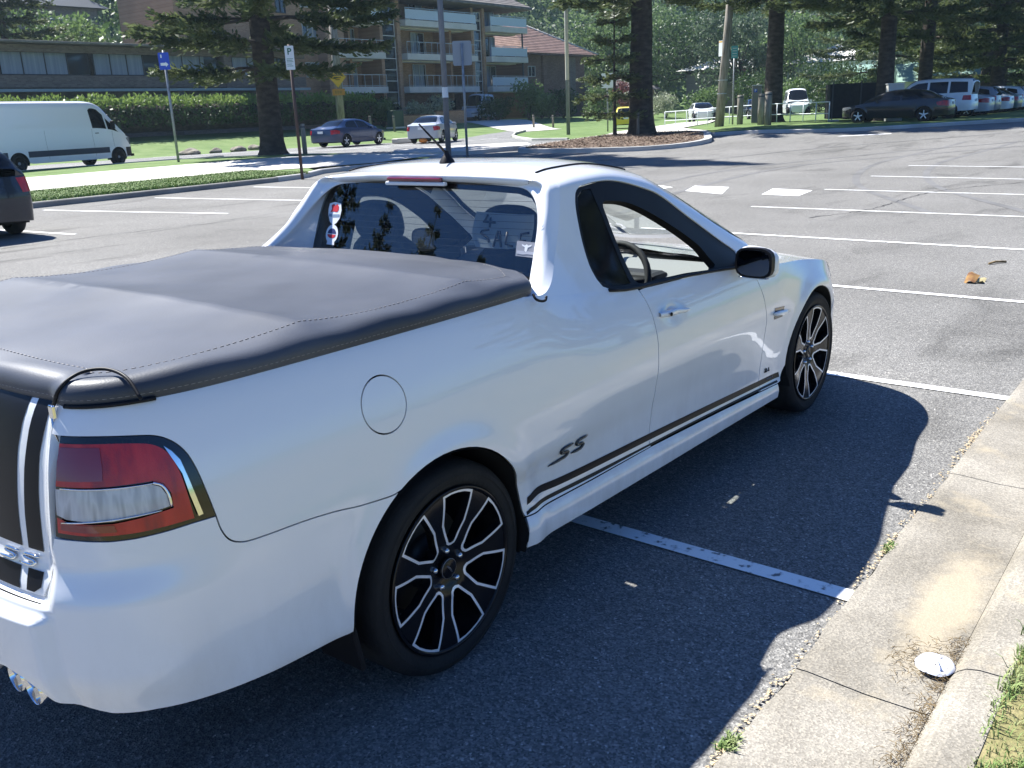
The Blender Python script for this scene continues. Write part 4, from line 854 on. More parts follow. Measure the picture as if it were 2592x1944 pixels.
joints=[-3.2,-1.3,.575,2.45,4.3,6.2,8.1,10,12,14,16,18,20,22,24,26,28,30,34,38,42,46]
def strip(name,prof,m,xs_,gap=.006):
    q=MB()
    for a,b in zip(xs_[:-1],xs_[1:]):
        n=max(2,int((b-a)/.05)) if b<3.5 else 3
        X=np.linspace(a+gap/2,b-gap/2,n); R=[]
        for (y,z) in prof:
            jy=.006*np.sin(X*7.3+y*3)+.004*np.sin(X*23) if (abs(y+1.79)<.001 ) else 0*X
            R.append(np.column_stack([X,y+jy,z+0*X]))
        R=np.array(R); q.grid(R,smooth=False,flip=False)
        for k in (0,-1): q.add(R[:,k],[tuple(range(len(prof)))],smooth=False)
    return tag(q.build(name,m),kind='structure')
strip('gutter',[(-1.79,-.05),(-1.79,.010),(-1.83,.012),(-2.0,.002),(-2.18,.004),(-2.18,-.05)],M_gut,[-40,-12]+joints)
strip('roadside_kerb',[(-2.18,-.02),(-2.182,.006),(-2.20,.030),(-2.225,.048),(-2.26,.056),(-2.34,.058),(-2.345,-.02)],M_gut,[-40,-12,-5,-3.0,-1.1,.80,2.7,4.6,6.5,8.4,10.3,12.2,14,16,18,20,22,24,26,28,30,34,38,42,46])
gd=[(-40,-2.33),(60,-2.33),(60,-40),(-40,-40)]
q=MB(); X=np.r_[np.linspace(-40,-1,10),np.linspace(-.8,4,49),np.linspace(4.4,60,20)]; Yv=np.r_[np.linspace(-2.325,-3.2,12),np.linspace(-3.6,-40,10)]
q.grid(np.array([[(x,y,.0565+.010*math.sin(x*5+y*9)*math.sin(y*7)*(y>-3.5)*(y<-2.4)+.02*sst(-2.34,-2.6,0)) for y in Yv] for x in X]),flip=True); tag(q.build('roadside_lawn',nmat('dry_lawn',[(.30,.25,.13),(.22,.20,.09),(.13,.15,.05)],6,8,.95,.5,60)),kind='structure')
# dirt, sand and grit along the gutter joint
M_sand=nmat('sand',[(.40,.31,.19),(.58,.47,.31)],30,8,.95,.5,200,bd=.004)
rnd=random.Random(4)
def blot(name,pts,h,m,rough=.012,n=5,seed=1):
    r_=random.Random(seed); O=resamp(sm(pts,4,True),.02,1.); O=O+np.array([[r_.uniform(-rough,rough),r_.uniform(-rough,rough)] for _ in O])
    q=MB(); c=O.mean(0); rows=[]
    for k,f in enumerate(np.linspace(1,0.02,7)): rows.append(np.column_stack([c+(O-c)*f,.0035+h*(1-f**2)+np.array([.0015*math.sin(p_[0]*60+p_[1]*35+k) for p_ in O])*(1-f)]))
    q.grid(np.array(rows),close=True); return tag(q.build(name,m),kind='stuff')
g_=MB()
for i in range(900):
    x=rnd.uniform(-.2,3.6); y=-1.785+rnd.gauss(0,.010)+(.022*rnd.random() if rnd.random()<.4 else 0); w_=.010*(.5+.9*max(0,math.sin(x*5.1)+math.sin(x*13)*.6)); 
    if rnd.random()>.25+.5*max(0,math.sin(x*4.3+1)+.3): continue
    r=rnd.uniform(.002,.0065); a=rnd.random()*3; z=.006+r*.3
    g_.add([(x+r*math.cos(a+k*1.26)*rnd.uniform(.7,1.6),y+w_*rnd.random()+r*math.sin(a+k*1.26),z) for k in range(5)]+[(x,y,z+r*.7)],[(k,(k+1)%5,5) for k in range(5)],smooth=False)
tag(g_.build('sandy_grit',M_sand),'sandy grit lying along the asphalt edge of the gutter','grit',kind='stuff')
M_dry=nmat('dry_debris',[(.10,.07,.035),(.26,.19,.10)],20,4,.95)
g_=MB()
for i in range(420):
    t=rnd.random(); x,y=(.28+.75*t+rnd.gauss(0,.02),-2.165+rnd.gauss(0,.018)) if rnd.random()<.7 else (.83+rnd.gauss(0,.07),-2.10+rnd.gauss(0,.05))
    a=rnd.random()*6.28; l=rnd.uniform(.01,.04); z=.008+rnd.random()*.012; g_.tube([(x,y,z),(x+l*.5*math.cos(a),y+l*.5*math.sin(a),z+rnd.uniform(0,.01)),(x+l*math.cos(a+.5),y+l*math.sin(a+.5),z)],.0009,3,cap=False)
tag(g_.build('dry_twigs',M_dry),'dry needles and twigs caught against the kerb','debris',kind='stuff')
lid=empty('plastic_lid',(.815,-2.135,.018),label='crumpled clear plastic lid lying against the kerb in the gutter',cat='lid')
m=MB(); n=40; rows=[]
for r_,z in ((.002,.004),(.02,.006),(.038,.004),(.046,.010),(.052,.010),(.055,.003),(.057,.002)):
    rows.append([(r_*math.cos(a)*1.05,r_*math.sin(a),z+.0014*math.sin(a*5+r_*90)) for a in np.linspace(0,2*math.pi,n,endpoint=False)])
m.grid(np.array(rows),close=True,flip=True); m.build('disc',mat('frosted_plastic',(.62,.66,.78),.25,0,.6,.6),lid)
m=MB(); m.tube([(-.03,-.02,.012),(.01,.0,.014),(.035,.018,.010)],[.004,.003,.001],5); m.build('tab',mat('white_plastic',(.7,.72,.8),.4),lid)
lf=empty('dry_leaf',(7.45,-.80,.006),label='curled brown and pale leaf litter lying on the sunlit car park',cat='leaf')
m=MB(); m.grid(np.array([[(x_*1.4,y_,.05+.05*math.sin(x_*14)*(1 if y_>0 else .4)-abs(y_)*.3) for y_ in np.linspace(-.07,.07,5)] for x_ in np.linspace(-.1,.12,7)])); m.build('blade',nmat('dead_leaf',[(.14,.06,.03),(.30,.18,.06)],12),lf)
m=MB(); m.grid(np.array([[(x_+.02,y_-.08,.012+.02*math.sin(x_*20+y_*30)) for y_ in np.linspace(-.07,.05,5)] for x_ in np.linspace(-.12,.14,7)])); m.build('pale_blade',mat('pale_leaf',(.45,.38,.20),.7),lf); lf.scale=(.72,.72,.8)
tw=MB(); tw.tube([(8.50,-.74,.012),(8.6,-.78,.02),(8.70,-.86,.012)],.012,5); tag(tw.build('twig',M_dry),'short dry twig on the car park asphalt','twig')
# cracks / sealed seams in the asphalt
M_seam=mat('bitumen_seam',(.030,.030,.032),.8)
def seam(pts,w): 
    q=MB(); P=along([(x,y,0) for x,y in sm(pts,6)],60)[:,:2]; P=P+np.array([[.03*math.sin(i*1.7),.03*math.cos(i*2.3)] for i in range(len(P))]); T=np.gradient(P,axis=0); T/=np.linalg.norm(T,axis=1)[:,None]; n=np.stack([-T[:,1],T[:,0]],1)
    R=np.array([np.column_stack([P+n*s*w*.5*(1+.5*np.sin(np.arange(len(P))*.9))[:,None],zg(P[:,0],P[:,1])+.0045]) for s in (-1,1)]); q.grid(R,flip=True); return tag(q.build('asphalt_seam',M_seam),kind='structure')
seam([(2.0,12.2),(4.7,12.1),(6.5,12.0),(9.1,11.5),(11,11.0)],.018)
seam([(19.5,.1),(17.4,1.4),(15.8,1.84),(13.2,1.92),(11.8,2.4)],.02)
# curved tyre marks
M_tyrem=nmat('tyre_mark',[(.115,.114,.112),(.150,.148,.146),(.175,.173,.17)],1.5,9,.85,pos=(.3,.7))
def tyre(pts,w):
    P=along([(x,y,0) for x,y in sm(pts,8)],60)[:,:2]; T=np.gradient(P,axis=0); T/=np.linalg.norm(T,axis=1)[:,None]; n=np.stack([-T[:,1],T[:,0]],1); q=MB(); q.grid(np.array([np.column_stack([P+n*s*w*.5,zg(P[:,0],P[:,1])+.0035]) for s in (-1,1)]),flip=True); return tag(q.build('tyre_mark',M_tyrem),kind='structure')
for o_ in (0,1.5): tyre([(10+o_,5.5),(15+o_,7.5-o_*.6),(21+o_,8.0-o_*.8),(27,6.0-o_),(32,2.0-o_)],.16); tyre([(13,-.5+o_),(18,2.2+o_),(24,3.5+o_),(31,3.0+o_)],.15)
tyre([(16,10.5),(22,10.8),(28,8.8),(34,4.0)],.16)
# lawn blades beside the kerb
def blades(name,n,xr,yr,h,cols,seed,dens=lambda x,y:1,par=None,z0=lambda x,y:.05,w=.0022,label=None):
    r_=random.Random(seed); q=MB(); V=[];F=[]
    for i in range(n):
        x=r_.uniform(*xr); y=r_.uniform(*yr)
        if r_.random()>dens(x,y): continue
        a=r_.random()*6.28; hh=h*r_.uniform(.4,1.2); b=r_.uniform(.2,1.0)*hh; dx,dy=math.cos(a),math.sin(a); z=z0(x,y); k=len(V)
        V+=[(x-dy*w,y+dx*w,z),(x+dy*w,y-dx*w,z),(x+dx*b*.4+dy*w*.8,y+dy*b*.4-dx*w*.8,z+hh*.6),(x+dx*b*.4-dy*w*.8,y+dy*b*.4+dx*w*.8,z+hh*.6),(x+dx*b,y+dy*b,z+hh*.8)]
        F+=[(k,k+1,k+2,k+3),(k+3,k+2,k+4)]
    q.add(V,F,smooth=False); o=q.build(name,cols); return tag(o,label,'grass',kind='stuff')
M_blade=nmat('grass_blades',[(.10,.17,.04),(.17,.26,.075),(.30,.32,.15)],9,6,.7,pos=(.3,.7))
blades('lawn_grass',70000,(.25,1.9),(-2.85,-2.33),.030,M_blade,7,dens=lambda x,y:min(1,max(.06,(-2.345-y)/.14+.55*math.sin(x*9)+.25*math.sin(x*31+y*20))),w=.0015,label='short green grass growing over the kerb at the lower right')
blades('lawn_grass',500,(.2,1.9),(-2.36,-2.32),.05,M_blade,8,dens=lambda x,y:.5+.5*math.sin(x*11),z0=lambda x,y:.055,label='stray grass tufts creeping onto the concrete kerb')
blades('gutter_weeds',260,(.10,.17),(-1.80,-1.755),.03,M_blade,9,z0=lambda x,y:.0,label='small green weed at the asphalt edge, bottom of the gutter')
blades('gutter_weeds',160,(1.50,1.60),(-1.80,-1.765),.02,M_blade,10,z0=lambda x,y:.0,label='small weed in the asphalt joint beside the ute shadow')
# taller ragged grass on the near verge
blades('verge_grass',42000,(5.5,16.5),(19.4,22.2),.10,M_blade,11,z0=lambda x,y:Z(x,y)+.115,w=.012,label='bright grass on the strip between kerb and footpath')
# mulch flakes
q=MB(); r_=random.Random(3); mp=inset(isl2,.33,1.); V=[];F=[]
for i in range(9000):
    x=r_.uniform(27,40.5); y=r_.uniform(13.5,23)
    if not pip(np.array([[x,y]]),mp)[0]: continue
    a=r_.random()*6.28; l=r_.uniform(.03,.10); w_=l*.35; z=Z(x,y)+.175+r_.random()*.03; k=len(V); c_,s2_=math.cos(a),math.sin(a); t_=r_.uniform(-.03,.03)
    V+=[(x-c_*l,y-s2_*l,z-t_),(x-s2_*w_,y+c_*w_,z),(x+c_*l,y+s2_*l,z+t_),(x+s2_*w_,y-c_*w_,z+.01)]; F.append((k,k+1,k+2,k+3))
q.add(V,F,smooth=False); tag(q.build('bark_chips',M_bark_mulch),'bark chips and pale pebbles on the tree island','mulch',kind='stuff')
# ================================================================ vegetation
def leafmat(name,cols,tr=.35,sc=1.2,pos=(.3,.7)):
    m=bpy.data.materials.new(name); m.use_nodes=True; t=m.node_tree; t.nodes.clear(); o=t.nodes.new('ShaderNodeOutputMaterial')
    tc=N(m,'ShaderNodeTexCoord'); no=N(m,'ShaderNodeTexNoise'); no.inputs['Scale'].default_value=sc; no.inputs['Detail'].default_value=8; no.inputs['Roughness'].default_value=.75; lk(m,tc.outputs['Object'],no.inputs['Vector'])
    r=N(m,'ShaderNodeValToRGB'); lk(m,no.outputs['Fac'],r.inputs[0]); e=r.color_ramp.elements; e[0].position=pos[0]; e[1].position=pos[1]
    while len(e)<len(cols): e.new(.5)
    for i,c in enumerate(cols): e[i].position=pos[0]+(pos[1]-pos[0])*i/(len(cols)-1); e[i].color=(*c,1)
    a=N(m,'ShaderNodeBsdfPrincipled'); a.inputs['Roughness'].default_value=.5; a.inputs['Specular IOR Level'].default_value=.35; b=N(m,'ShaderNodeBsdfTranslucent'); x=N(m,'ShaderNodeMixShader'); x.inputs[0].default_value=tr
    lk(m,r.outputs[0],a.inputs['Base Color']); lk(m,r.outputs[0],b.inputs[0]); lk(m,a.outputs[0],x.inputs[1]); lk(m,b.outputs[0],x.inputs[2]); lk(m,x.outputs[0],o.inputs[0]); return m
M_pine=leafmat('pine_foliage',[(.036,.056,.028),(.088,.115,.045),(.17,.19,.08)],.42,.9)
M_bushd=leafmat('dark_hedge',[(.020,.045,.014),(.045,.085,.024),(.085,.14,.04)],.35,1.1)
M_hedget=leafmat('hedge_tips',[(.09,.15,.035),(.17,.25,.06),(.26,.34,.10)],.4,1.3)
M_bushl=leafmat('light_shrub',[(.06,.11,.03),(.12,.19,.06),(.20,.27,.11)],.4,1.1)
M_pale=leafmat('pale_shrub',[(.16,.19,.11),(.30,.33,.22),(.45,.47,.36)],.35,1.1)
M_redb=leafmat('red_shrub',[(.07,.022,.022),(.15,.045,.045),(.22,.09,.07)],.35,1.1)
M_gumf=leafmat('gum_foliage',[(.035,.06,.035),(.075,.115,.06),(.14,.19,.10)],.35,.25)
M_bark=nmat('pine_bark',[(.030,.023,.020),(.060,.047,.040),(.10,.082,.070)],3,9,.95,.9,14,map=(1,1,2.2),bd=.06)
def quads(cent,dirs,ln,wd,rng,flat=0.):
    """leaf quads: centres (n,3), long axis dirs (n,3)"""
    n=len(cent); d=dirs/np.maximum(np.linalg.norm(dirs,axis=1),1e-9)[:,None]; r=rng.normal(size=(n,3)); r[:,2]*=(1-flat); w=np.cross(d,r); w/=np.maximum(np.linalg.norm(w,axis=1),1e-9)[:,None]
    ln=np.broadcast_to(np.asarray(ln,float),(n,))[:,None]; wd=np.broadcast_to(np.asarray(wd,float),(n,))[:,None]
    V=np.stack([cent-d*ln*.5,cent+w*wd*.5,cent+d*ln*.5,cent-w*wd*.5],1).reshape(-1,3); F=np.arange(4*n).reshape(-1,4); return V,F
def fastmesh(name,Vs,Fs,mats,mi=None,parent=None):
    V=np.vstack(Vs); me=bpy.data.meshes.new(name); me.vertices.add(len(V)); me.vertices.foreach_set('co',V.ravel())
    F=np.vstack(Fs); n=len(F); me.loops.add(4*n); me.loops.foreach_set('vertex_index',F.ravel().astype(np.int32)); me.polygons.add(n); me.polygons.foreach_set('loop_start',np.arange(0,4*n,4,dtype=np.int32)); me.polygons.foreach_set('loop_total',np.full(n,4,np.int32))
    for m in (mats if isinstance(mats,list) else [mats]): me.materials.append(m)
    if mi is not None: me.polygons.foreach_set('material_index',mi)
    me.update(calc_edges=True); me.validate(); o=L2(bpy.data.objects.new(name,me)); 
    if parent: o.parent=parent
    return o
def branchmesh(rng,n_wh,z0,z1,rmax,tr0,H,low=1.,dens=1.):
    """Norfolk pine: whorls of long level branches carrying rope-like branchlets"""
    wood=MB(); C=[];Dv=[];Ln=[];Wd=[]
    zs=np.linspace(z0,z1,n_wh)
    for iz,z in enumerate(zs):
        f=(z-z0)/(H-z0); R=rmax*(1-f**1.15)*(.72+.28*sst(0,.12,f)); nb=int(rng.integers(5,8)); a0=rng.random()*6.28
        for b in range(nb):
            a=a0+b*2*math.pi/nb+rng.normal()*.16; L=R*rng.uniform(.72,1.08); dz=rng.uniform(-.06,.10)+.12*f; ts=np.linspace(0,1,9); bend=rng.normal()*.10
            P=np.stack([np.cos(a+bend*ts)*L*ts,np.sin(a+bend*ts)*L*ts,z+L*(dz*ts-.16*ts**2*(1-.9*f)+.15*ts**4)+rng.normal(size=9)*.02],1)
            wood.tube(P,np.linspace(.055+.02*L/5,.012,9),5,cap=False)
            m=int(L*27*dens); tt=rng.uniform(.22,1.0,m)**.8; base=np.stack([np.interp(tt,ts,P[:,k]) for k in range(3)],1)
            side=rng.choice([-1,1],m); aa=a+bend*tt+side*rng.uniform(.35,1.1,m); bl=rng.uniform(.45,1.0,m)*(1.15-tt*.55)*min(1.,.5+L/6)
            D0=np.stack([np.cos(aa),np.sin(aa),rng.uniform(-.60,.38,m)],1)
            for q in np.linspace(.1,1,6):
                c=base+D0*(bl*q)[:,None]; c[:,2]+=-.12*bl*q*q+.18*bl*q**4; d=D0.copy(); d[:,2]+= .5*q**3-.1+rng.normal(size=m)*.1
                C.append(c+rng.normal(size=(m,3))*.03); Dv.append(d+rng.normal(size=(m,3))*.22); Ln.append(bl*.32+.06); Wd.append(np.full(m,.085)+rng.random(m)*.05)
    V,F=quads(np.vstack(C),np.vstack(Dv),np.concatenate(Ln),np.concatenate(Wd),rng)
    return wood,V,F
def norfolk(name,x,y,H,tr,z0,rmax,seed,label,nwh=15,group=None,dens=1.,lean=(0,0),cat='tree',zoff=0,mf=None):
    rng=np.random.default_rng(seed); root=empty(name,(x,y,Z(x,y)+zoff-.03),label=label,cat=cat,group=group)
    t=MB(); zs=np.r_[0,.12,.3,.7,np.linspace(1.4,H,16)]; rr=tr*(1-zs/H*.93)*(1+.55*np.exp(-zs/.22)); t.lathe([(.001,-.1)]+[(max(.02,r),z) for r,z in zip(rr,zs)],(0,0,0),'z',18)
    v=t.v[0]; an=np.arctan2(v[:,1],v[:,0]); k=1+.035*np.sin(an*5+v[:,2]*1.3)+.03*np.sin(an*9-v[:,2]*3)+.10*np.exp(-v[:,2]/.35)*np.sin(an*4+seed); t.v[0]=v*np.stack([k,k,np.ones_like(k)],1)+np.stack([lean[0]*v[:,2],lean[1]*v[:,2],0*k],1)
    for i in range(14):
        a=rng.random()*6.28; z=rng.uniform(1.5,z0+2); t.tube([(math.cos(a)*tr*.8,math.sin(a)*tr*.8,z),(math.cos(a)*(tr+rng.uniform(.1,.4)),math.sin(a)*(tr+.3),z-rng.uniform(-.05,.2))],[.02,.008],5)
    w,V,F=branchmesh(rng,nwh,z0,H-.6,rmax,tr,H,dens=dens); t.add(np.vstack(w.v),w.f); t.build('trunk',M_bark,root)
    c=fastmesh('crown',[V],[F],mf or M_pine,parent=root)
    return root
norfolk('pine_tree',23.67,30.24,29,.50,3.7,6.6,11,'pine with a thick dark trunk on the roadside verge behind the blue signpost',nwh=27,dens=1.35)
norfolk('pine_tree',38.47,20.78,29,.60,6.3,6.4,12,'pine with a thick dark trunk standing in the bark-mulched island',nwh=25,dens=1.2)
norfolk('pine_tree',37.2,21.5,7.5,.09,1.2,2.0,13,'slim young pine sapling on the mulched island, left of the thick trunk',nwh=8,dens=.55)
norfolk('pine_tree',50.15,18.97,28,.52,6.6,7.0,14,'tall pine right of the parking meter and timber bollards',nwh=22)
norfolk('pine_tree',46.41,11.75,28,.42,5.0,6.6,15,'tall pine trunk rising behind the black fenced enclosure and dark sedan',nwh=22)
norfolk('pine_tree',57.5,12.8,27,.42,4.4,7.2,16,'pine further back, between the dark sedan and the white four-wheel drive',nwh=22)
norfolk('pine_tree',66.0,10.6,21,.45,3.2,7.6,17,'dense dark pine behind the white four-wheel drive',nwh=20,dens=1.2)
norfolk('pine_tree',77.0,13.5,22,.45,2.4,8.0,18,'dense pine above the far row of parked cars',nwh=20,dens=1.1)
norfolk('pine_tree',93.0,15.5,24,.45,2.2,9.0,19,'most distant pine at the right, closing off the car park',nwh=20,dens=1.0)
norfolk('pine_tree',86.0,23.5,24,.45,2.2,9.0,20,'distant pine left of the far car row, behind the shed roofs',nwh=18,dens=.9)
norfolk('pine_tree',30.2,58.0+9,17,.40,3.5,5.5,21,'distant pine rising behind the flat-roofed flats at the left',nwh=15,dens=.7)
# pines out of frame: they stand where the windows and paint mirror them
for i,(x,y,s_,hh) in enumerate([(-29,29,31,18),(-25,33.5,32,16.5),(-33,24,33,17),(-20,37,34,19),(22,-13,35,24),(31,-20,36,24),(-37,38,37,21),(-42,29,38,20)]): norfolk('pine_tree',x,y,hh,.40,2.0,6.0,s_,['pine far behind the photographer, second in the mirrored row','pine far behind the photographer, third in the mirrored row','pine far behind the photographer, first in the mirrored row','pine far behind the photographer, last in the mirrored row','nearer pine on the unseen lawn right of the frame','farther pine on the unseen lawn right of the frame','back-row pine far behind the photographer, left one','back-row pine far behind the photographer, right one'][i],nwh=13,dens=1.0)
def clumps(rng,cent,rad_,n,lsz,squash=1.):
    """leaves in the outer shell of ellipsoidal clumps"""
    C=[];D=[]
    for c,r in zip(cent,rad_):
        k=int(n); d=rng.normal(size=(k,3)); d/=np.linalg.norm(d,axis=1)[:,None]; rr=r*(rng.uniform(.35,1.08,k)**.55); p_=np.array(c)+d*rr[:,None]*[1,1,squash]; C.append(p_); D.append(d+rng.normal(size=(k,3))*.9)
    C=np.vstack(C); D=np.vstack(D); return quads(C,D,lsz*rng.uniform(.6,1.4,len(C)),lsz*.55*rng.uniform(.6,1.3,len(C)),rng)
def bush(name,x,y,w,d,h,m,seed,label,n=60,leaf=.14,cat='shrub',group=None,k=None,stem=True,zb=None,rz=0):
    rng=np.random.default_rng(seed); r=empty(name,(x,y,Z(x,y)-.05 if zb is None else zb),rz,label,cat,group); k=k or int(10+w*3); cent=[];rd=[]
    for i in range(k):
        a=rng.random()*6.28; q=rng.random()**.5; zz=rng.uniform(.25,.80)*h; s=min(w,d,h)*rng.uniform(.22,.34); cent.append((math.cos(a)*q*(w/2-s*.6),math.sin(a)*q*(d/2-s*.6),min(zz,h-s*.8))); rd.append(s)
    V,F=clumps(rng,cent,rd,n,leaf); V[:,2]=np.maximum(V[:,2],.02); fastmesh('foliage',[V],[F],m,parent=r)
    if stem:
        s=MB(); 
        for i in range(4): a=i*1.6+seed; s.tube([(0.05*math.cos(a),.05*math.sin(a),-.05),(w*.12*math.cos(a),d*.12*math.sin(a),h*.35),(w*.25*math.cos(a),d*.25*math.sin(a),h*.7)],[.05,.035,.015],6)
        s.build('stem',M_bark,r)
    return r
def hedge(x0,x1,y,dp,h,seed,label):
    rng=np.random.default_rng(seed); xm=(x0+x1)/2; zb=Z(xm,y); r=empty('hedge',(xm,y,zb-.05),label=label,cat='hedge'); L=x1-x0; V=[];F=[];mi=[];c=0
    core=MB(); xs_=np.linspace(-L/2+.3,L/2-.3,int(L)+2); core.grid(np.array([[(x,dp*.32*math.cos(a),max(.35,h*.5+h*.36*math.sin(a))) for a in np.linspace(0,2*math.pi,10)] for x in xs_])); core.build('inner_branches',M_bark,r)
    n=int(L*430); x=rng.uniform(-L/2,L/2,n); a=rng.uniform(-.5,math.pi+.5,n); und=1+.07*np.sin(x*1.9)+.06*np.sin(x*4.3+1)
    s=rng.uniform(.80,1.04,n); yy=-np.cos(a); zz=np.sin(a); k=(np.abs(yy)**3+np.abs(zz)**3)**(-1/3)
    P=np.stack([x,yy*k*dp/2*s*und,h*.52+zz*k*h*.46*s*und],1); P[:,2]=np.maximum(P[:,2],.1+.15*rng.random(n))
    # open, leggy foot
    keep=(P[:,2]>.5)|(rng.random(n)<.5); P=P[keep]; n=len(P)
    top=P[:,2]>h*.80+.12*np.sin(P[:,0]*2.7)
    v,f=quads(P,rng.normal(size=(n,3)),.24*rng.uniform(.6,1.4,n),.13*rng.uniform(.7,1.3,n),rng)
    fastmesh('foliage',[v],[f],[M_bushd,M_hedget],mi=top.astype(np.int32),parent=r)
    nt_=int(L*55); xt=rng.uniform(-L/2,L/2,nt_); P=np.stack([xt,rng.uniform(-dp*.5,dp*.4,nt_),h*.98+.30*rng.random(nt_)**2+.1*np.sin(xt*2.3)],1); v,f=quads(P,np.stack([rng.normal(size=nt_)*.6,rng.normal(size=nt_)*.6,np.ones(nt_)],1),.26,.13,rng); fastmesh('leading_shoots',[v],[f],M_hedget,parent=r)
    return r
hedge(4.0,49.0,50.8,2.4,2.30,41,'long clipped hedge with bright green tips between the lawn and the flats')
bush('shrub',49.9,50.2,1.6,1.6,2.2,M_bushl,42,'rounded end of greenery beside the green kiosk',leaf=.2)
bush('shrub',55.2,51.0,3.2,2.2,1.9,M_pale,43,'pale cream-leaved shrub by the low brick wall, left of the timber-free pole',n=80,leaf=.22)
bush('shrub',57.6,51.6,3.4,2.2,2.3,M_pale,44,'second pale cream-leaved shrub behind the silver sedan roof',n=80,leaf=.22)
bush('shrub',53.5,54.0,4.5,2.5,2.2,M_bushd,45,'dark shaded bushes under the first balcony block',n=80,leaf=.25)
bush('shrub',65.6,51.5,4.4,3.0,2.2,M_bushd,46,'round dark bush in front of the parked campervan',n=90,leaf=.22)
bush('shrub',69.0,50.5,3.0,2.6,3.6,M_bushl,47,'tall bright shrub right of the round dark bush',n=90,leaf=.26)
bush('shrub',71.5,50.8,4.0,2.6,2.8,M_bushl,48,'wide green shrub behind the two short lawn posts',n=100,leaf=.24)
bush('shrub',74.5,50.4,4.2,2.6,2.7,M_bushd,49,'dark green shrub, last before the slim light pole',n=100,leaf=.24)
bush('shrub',79.0,49.0,4.0,3.0,3.6,M_bushl,50,'mid-green shrub right of the slim light pole',n=90,leaf=.26)
bush('shrub',82.5,48.0,4.2,3.0,3.6,M_redb,51,'dark red-leaved shrub left of the blank square sign',n=110,leaf=.26)
bush('shrub',87.0,46.0,4.2,3.0,2.6,M_pale,52,'low pale shrub below the red-leaved shrub',n=60,leaf=.24)
for i,(x,y,w,h,mm) in enumerate([(84,40,5,3.0,M_bushl),(88,36,6,4.2,M_bushd),(86,32,5,3.4,M_bushl),(91,29,6,4.6,M_bushd),(88,25.5,5,3.6,M_bushl),(96,33,7,5.2,M_bushd),(98,26,7,5.5,M_gumf)]): bush('shrub',x,y,w,w*.8,h,mm,60+i,['light green shrub left of the thick island trunk','dark shrub behind the railing, left end','light green shrub above the white hatchback','dark shrub behind the timber pole','light green shrub behind the teal sign','large dark shrub at the back of the lower car park','grey-green shrub behind the pine by the meter'][i],n=110,leaf=.30)
def gum(x,y,h,w,seed,label,m=None,zb=None,n=260,leaf=.42,group=None):
    rng=np.random.default_rng(seed); zb=zb if zb is not None else Z(x,y)+hillz(x,y); r=empty('gum_tree',(x,y,zb-.2),label=label,cat='tree',group=group); t=MB(); t.tube([(0,0,-.5),(.1,.1,h*.3),(.3,-.1,h*.55)],[.28,.20,.12],7); cent=[];rd=[]
    for i in range(int(9+w)):
        a=rng.random()*6.28; q=rng.random()**.5*w/2*.8; z=h*rng.uniform(.38,.92); s=w*rng.uniform(.14,.24); cent.append((q*math.cos(a),q*math.sin(a),z)); rd.append(s); t.tube([(.2,0,h*.35),(q*math.cos(a)*.6,q*math.sin(a)*.6,z*.8),(q*math.cos(a),q*math.sin(a),z)],[.10,.06,.02],5)
    t.build('trunk',M_bark,r); V,F=clumps(rng,cent,rd,n,leaf,.75); fastmesh('crown',[V],[F],m or M_gumf,parent=r); return r
gl=[(20,70,9,9),(30,72,8,8),(12,68,8,9),(4,66,9,9),(38,76,10,9),(46,80,11,9),(90,66,11,10),(98,60,12,11),(104,52,12,11),(100,44,11,10),(108,40,11,10),(112,32,12,11),(118,24,12,11),(110,60,13,11),(80,75,14,11),(96,76,14,12)]
gn=['leafy tree above the left end of the flat roof','tree beside the far dark roof','tree at the left edge above the flat roof','leftmost tree over the flats','tree behind the joint between flats and brick block','tree hidden behind the brick block','tree right of the tiled roof ridge','tree behind the slim light pole top','tree behind the sapling','tree above the red-edged awning house','tree behind the thick island pine','tree behind the timber power pole','tree behind the teal sign, on the rise','tall tree on the slope over the brick house','tree crown over the end of the apartment roof','broad tree on the slope right of the apartments']
for i,(x,y,h,w) in enumerate(gl): gum(x,y,h,w,80+i,gn[i],[M_gumf,M_bushl,M_bushd][i%3])
# wooded hillside
rng=np.random.default_rng(5); Cc=[];Rr=[]
for i in range(1500):
    u=rng.random(); x=rng.uniform(-10,330); d=rng.uniform(88,175); y=(d-x*.30)/.92
    if y<8 or x<-10: continue
    z=Z(x,y)+hillz(x,y); s=rng.uniform(1.8,3.6); 
    for k in range(4): Cc.append((x+rng.normal()*s*.8,y+rng.normal()*s*.8,z+s*rng.uniform(.5,2.3))); Rr.append(s*rng.uniform(.55,.9))
V1,F1=clumps(rng,Cc,Rr,46,.85,.8); rr_=rng.random(len(F1)//1); 
per=46; pick=np.repeat(rng.integers(0,3,len(Cc)),per); tag(fastmesh('hillside_forest',[V1],[F1],[M_gumf,M_bushd,M_bushl],mi=pick.astype(np.int32)),'wooded hillside behind the buildings','forest',kind='stuff')
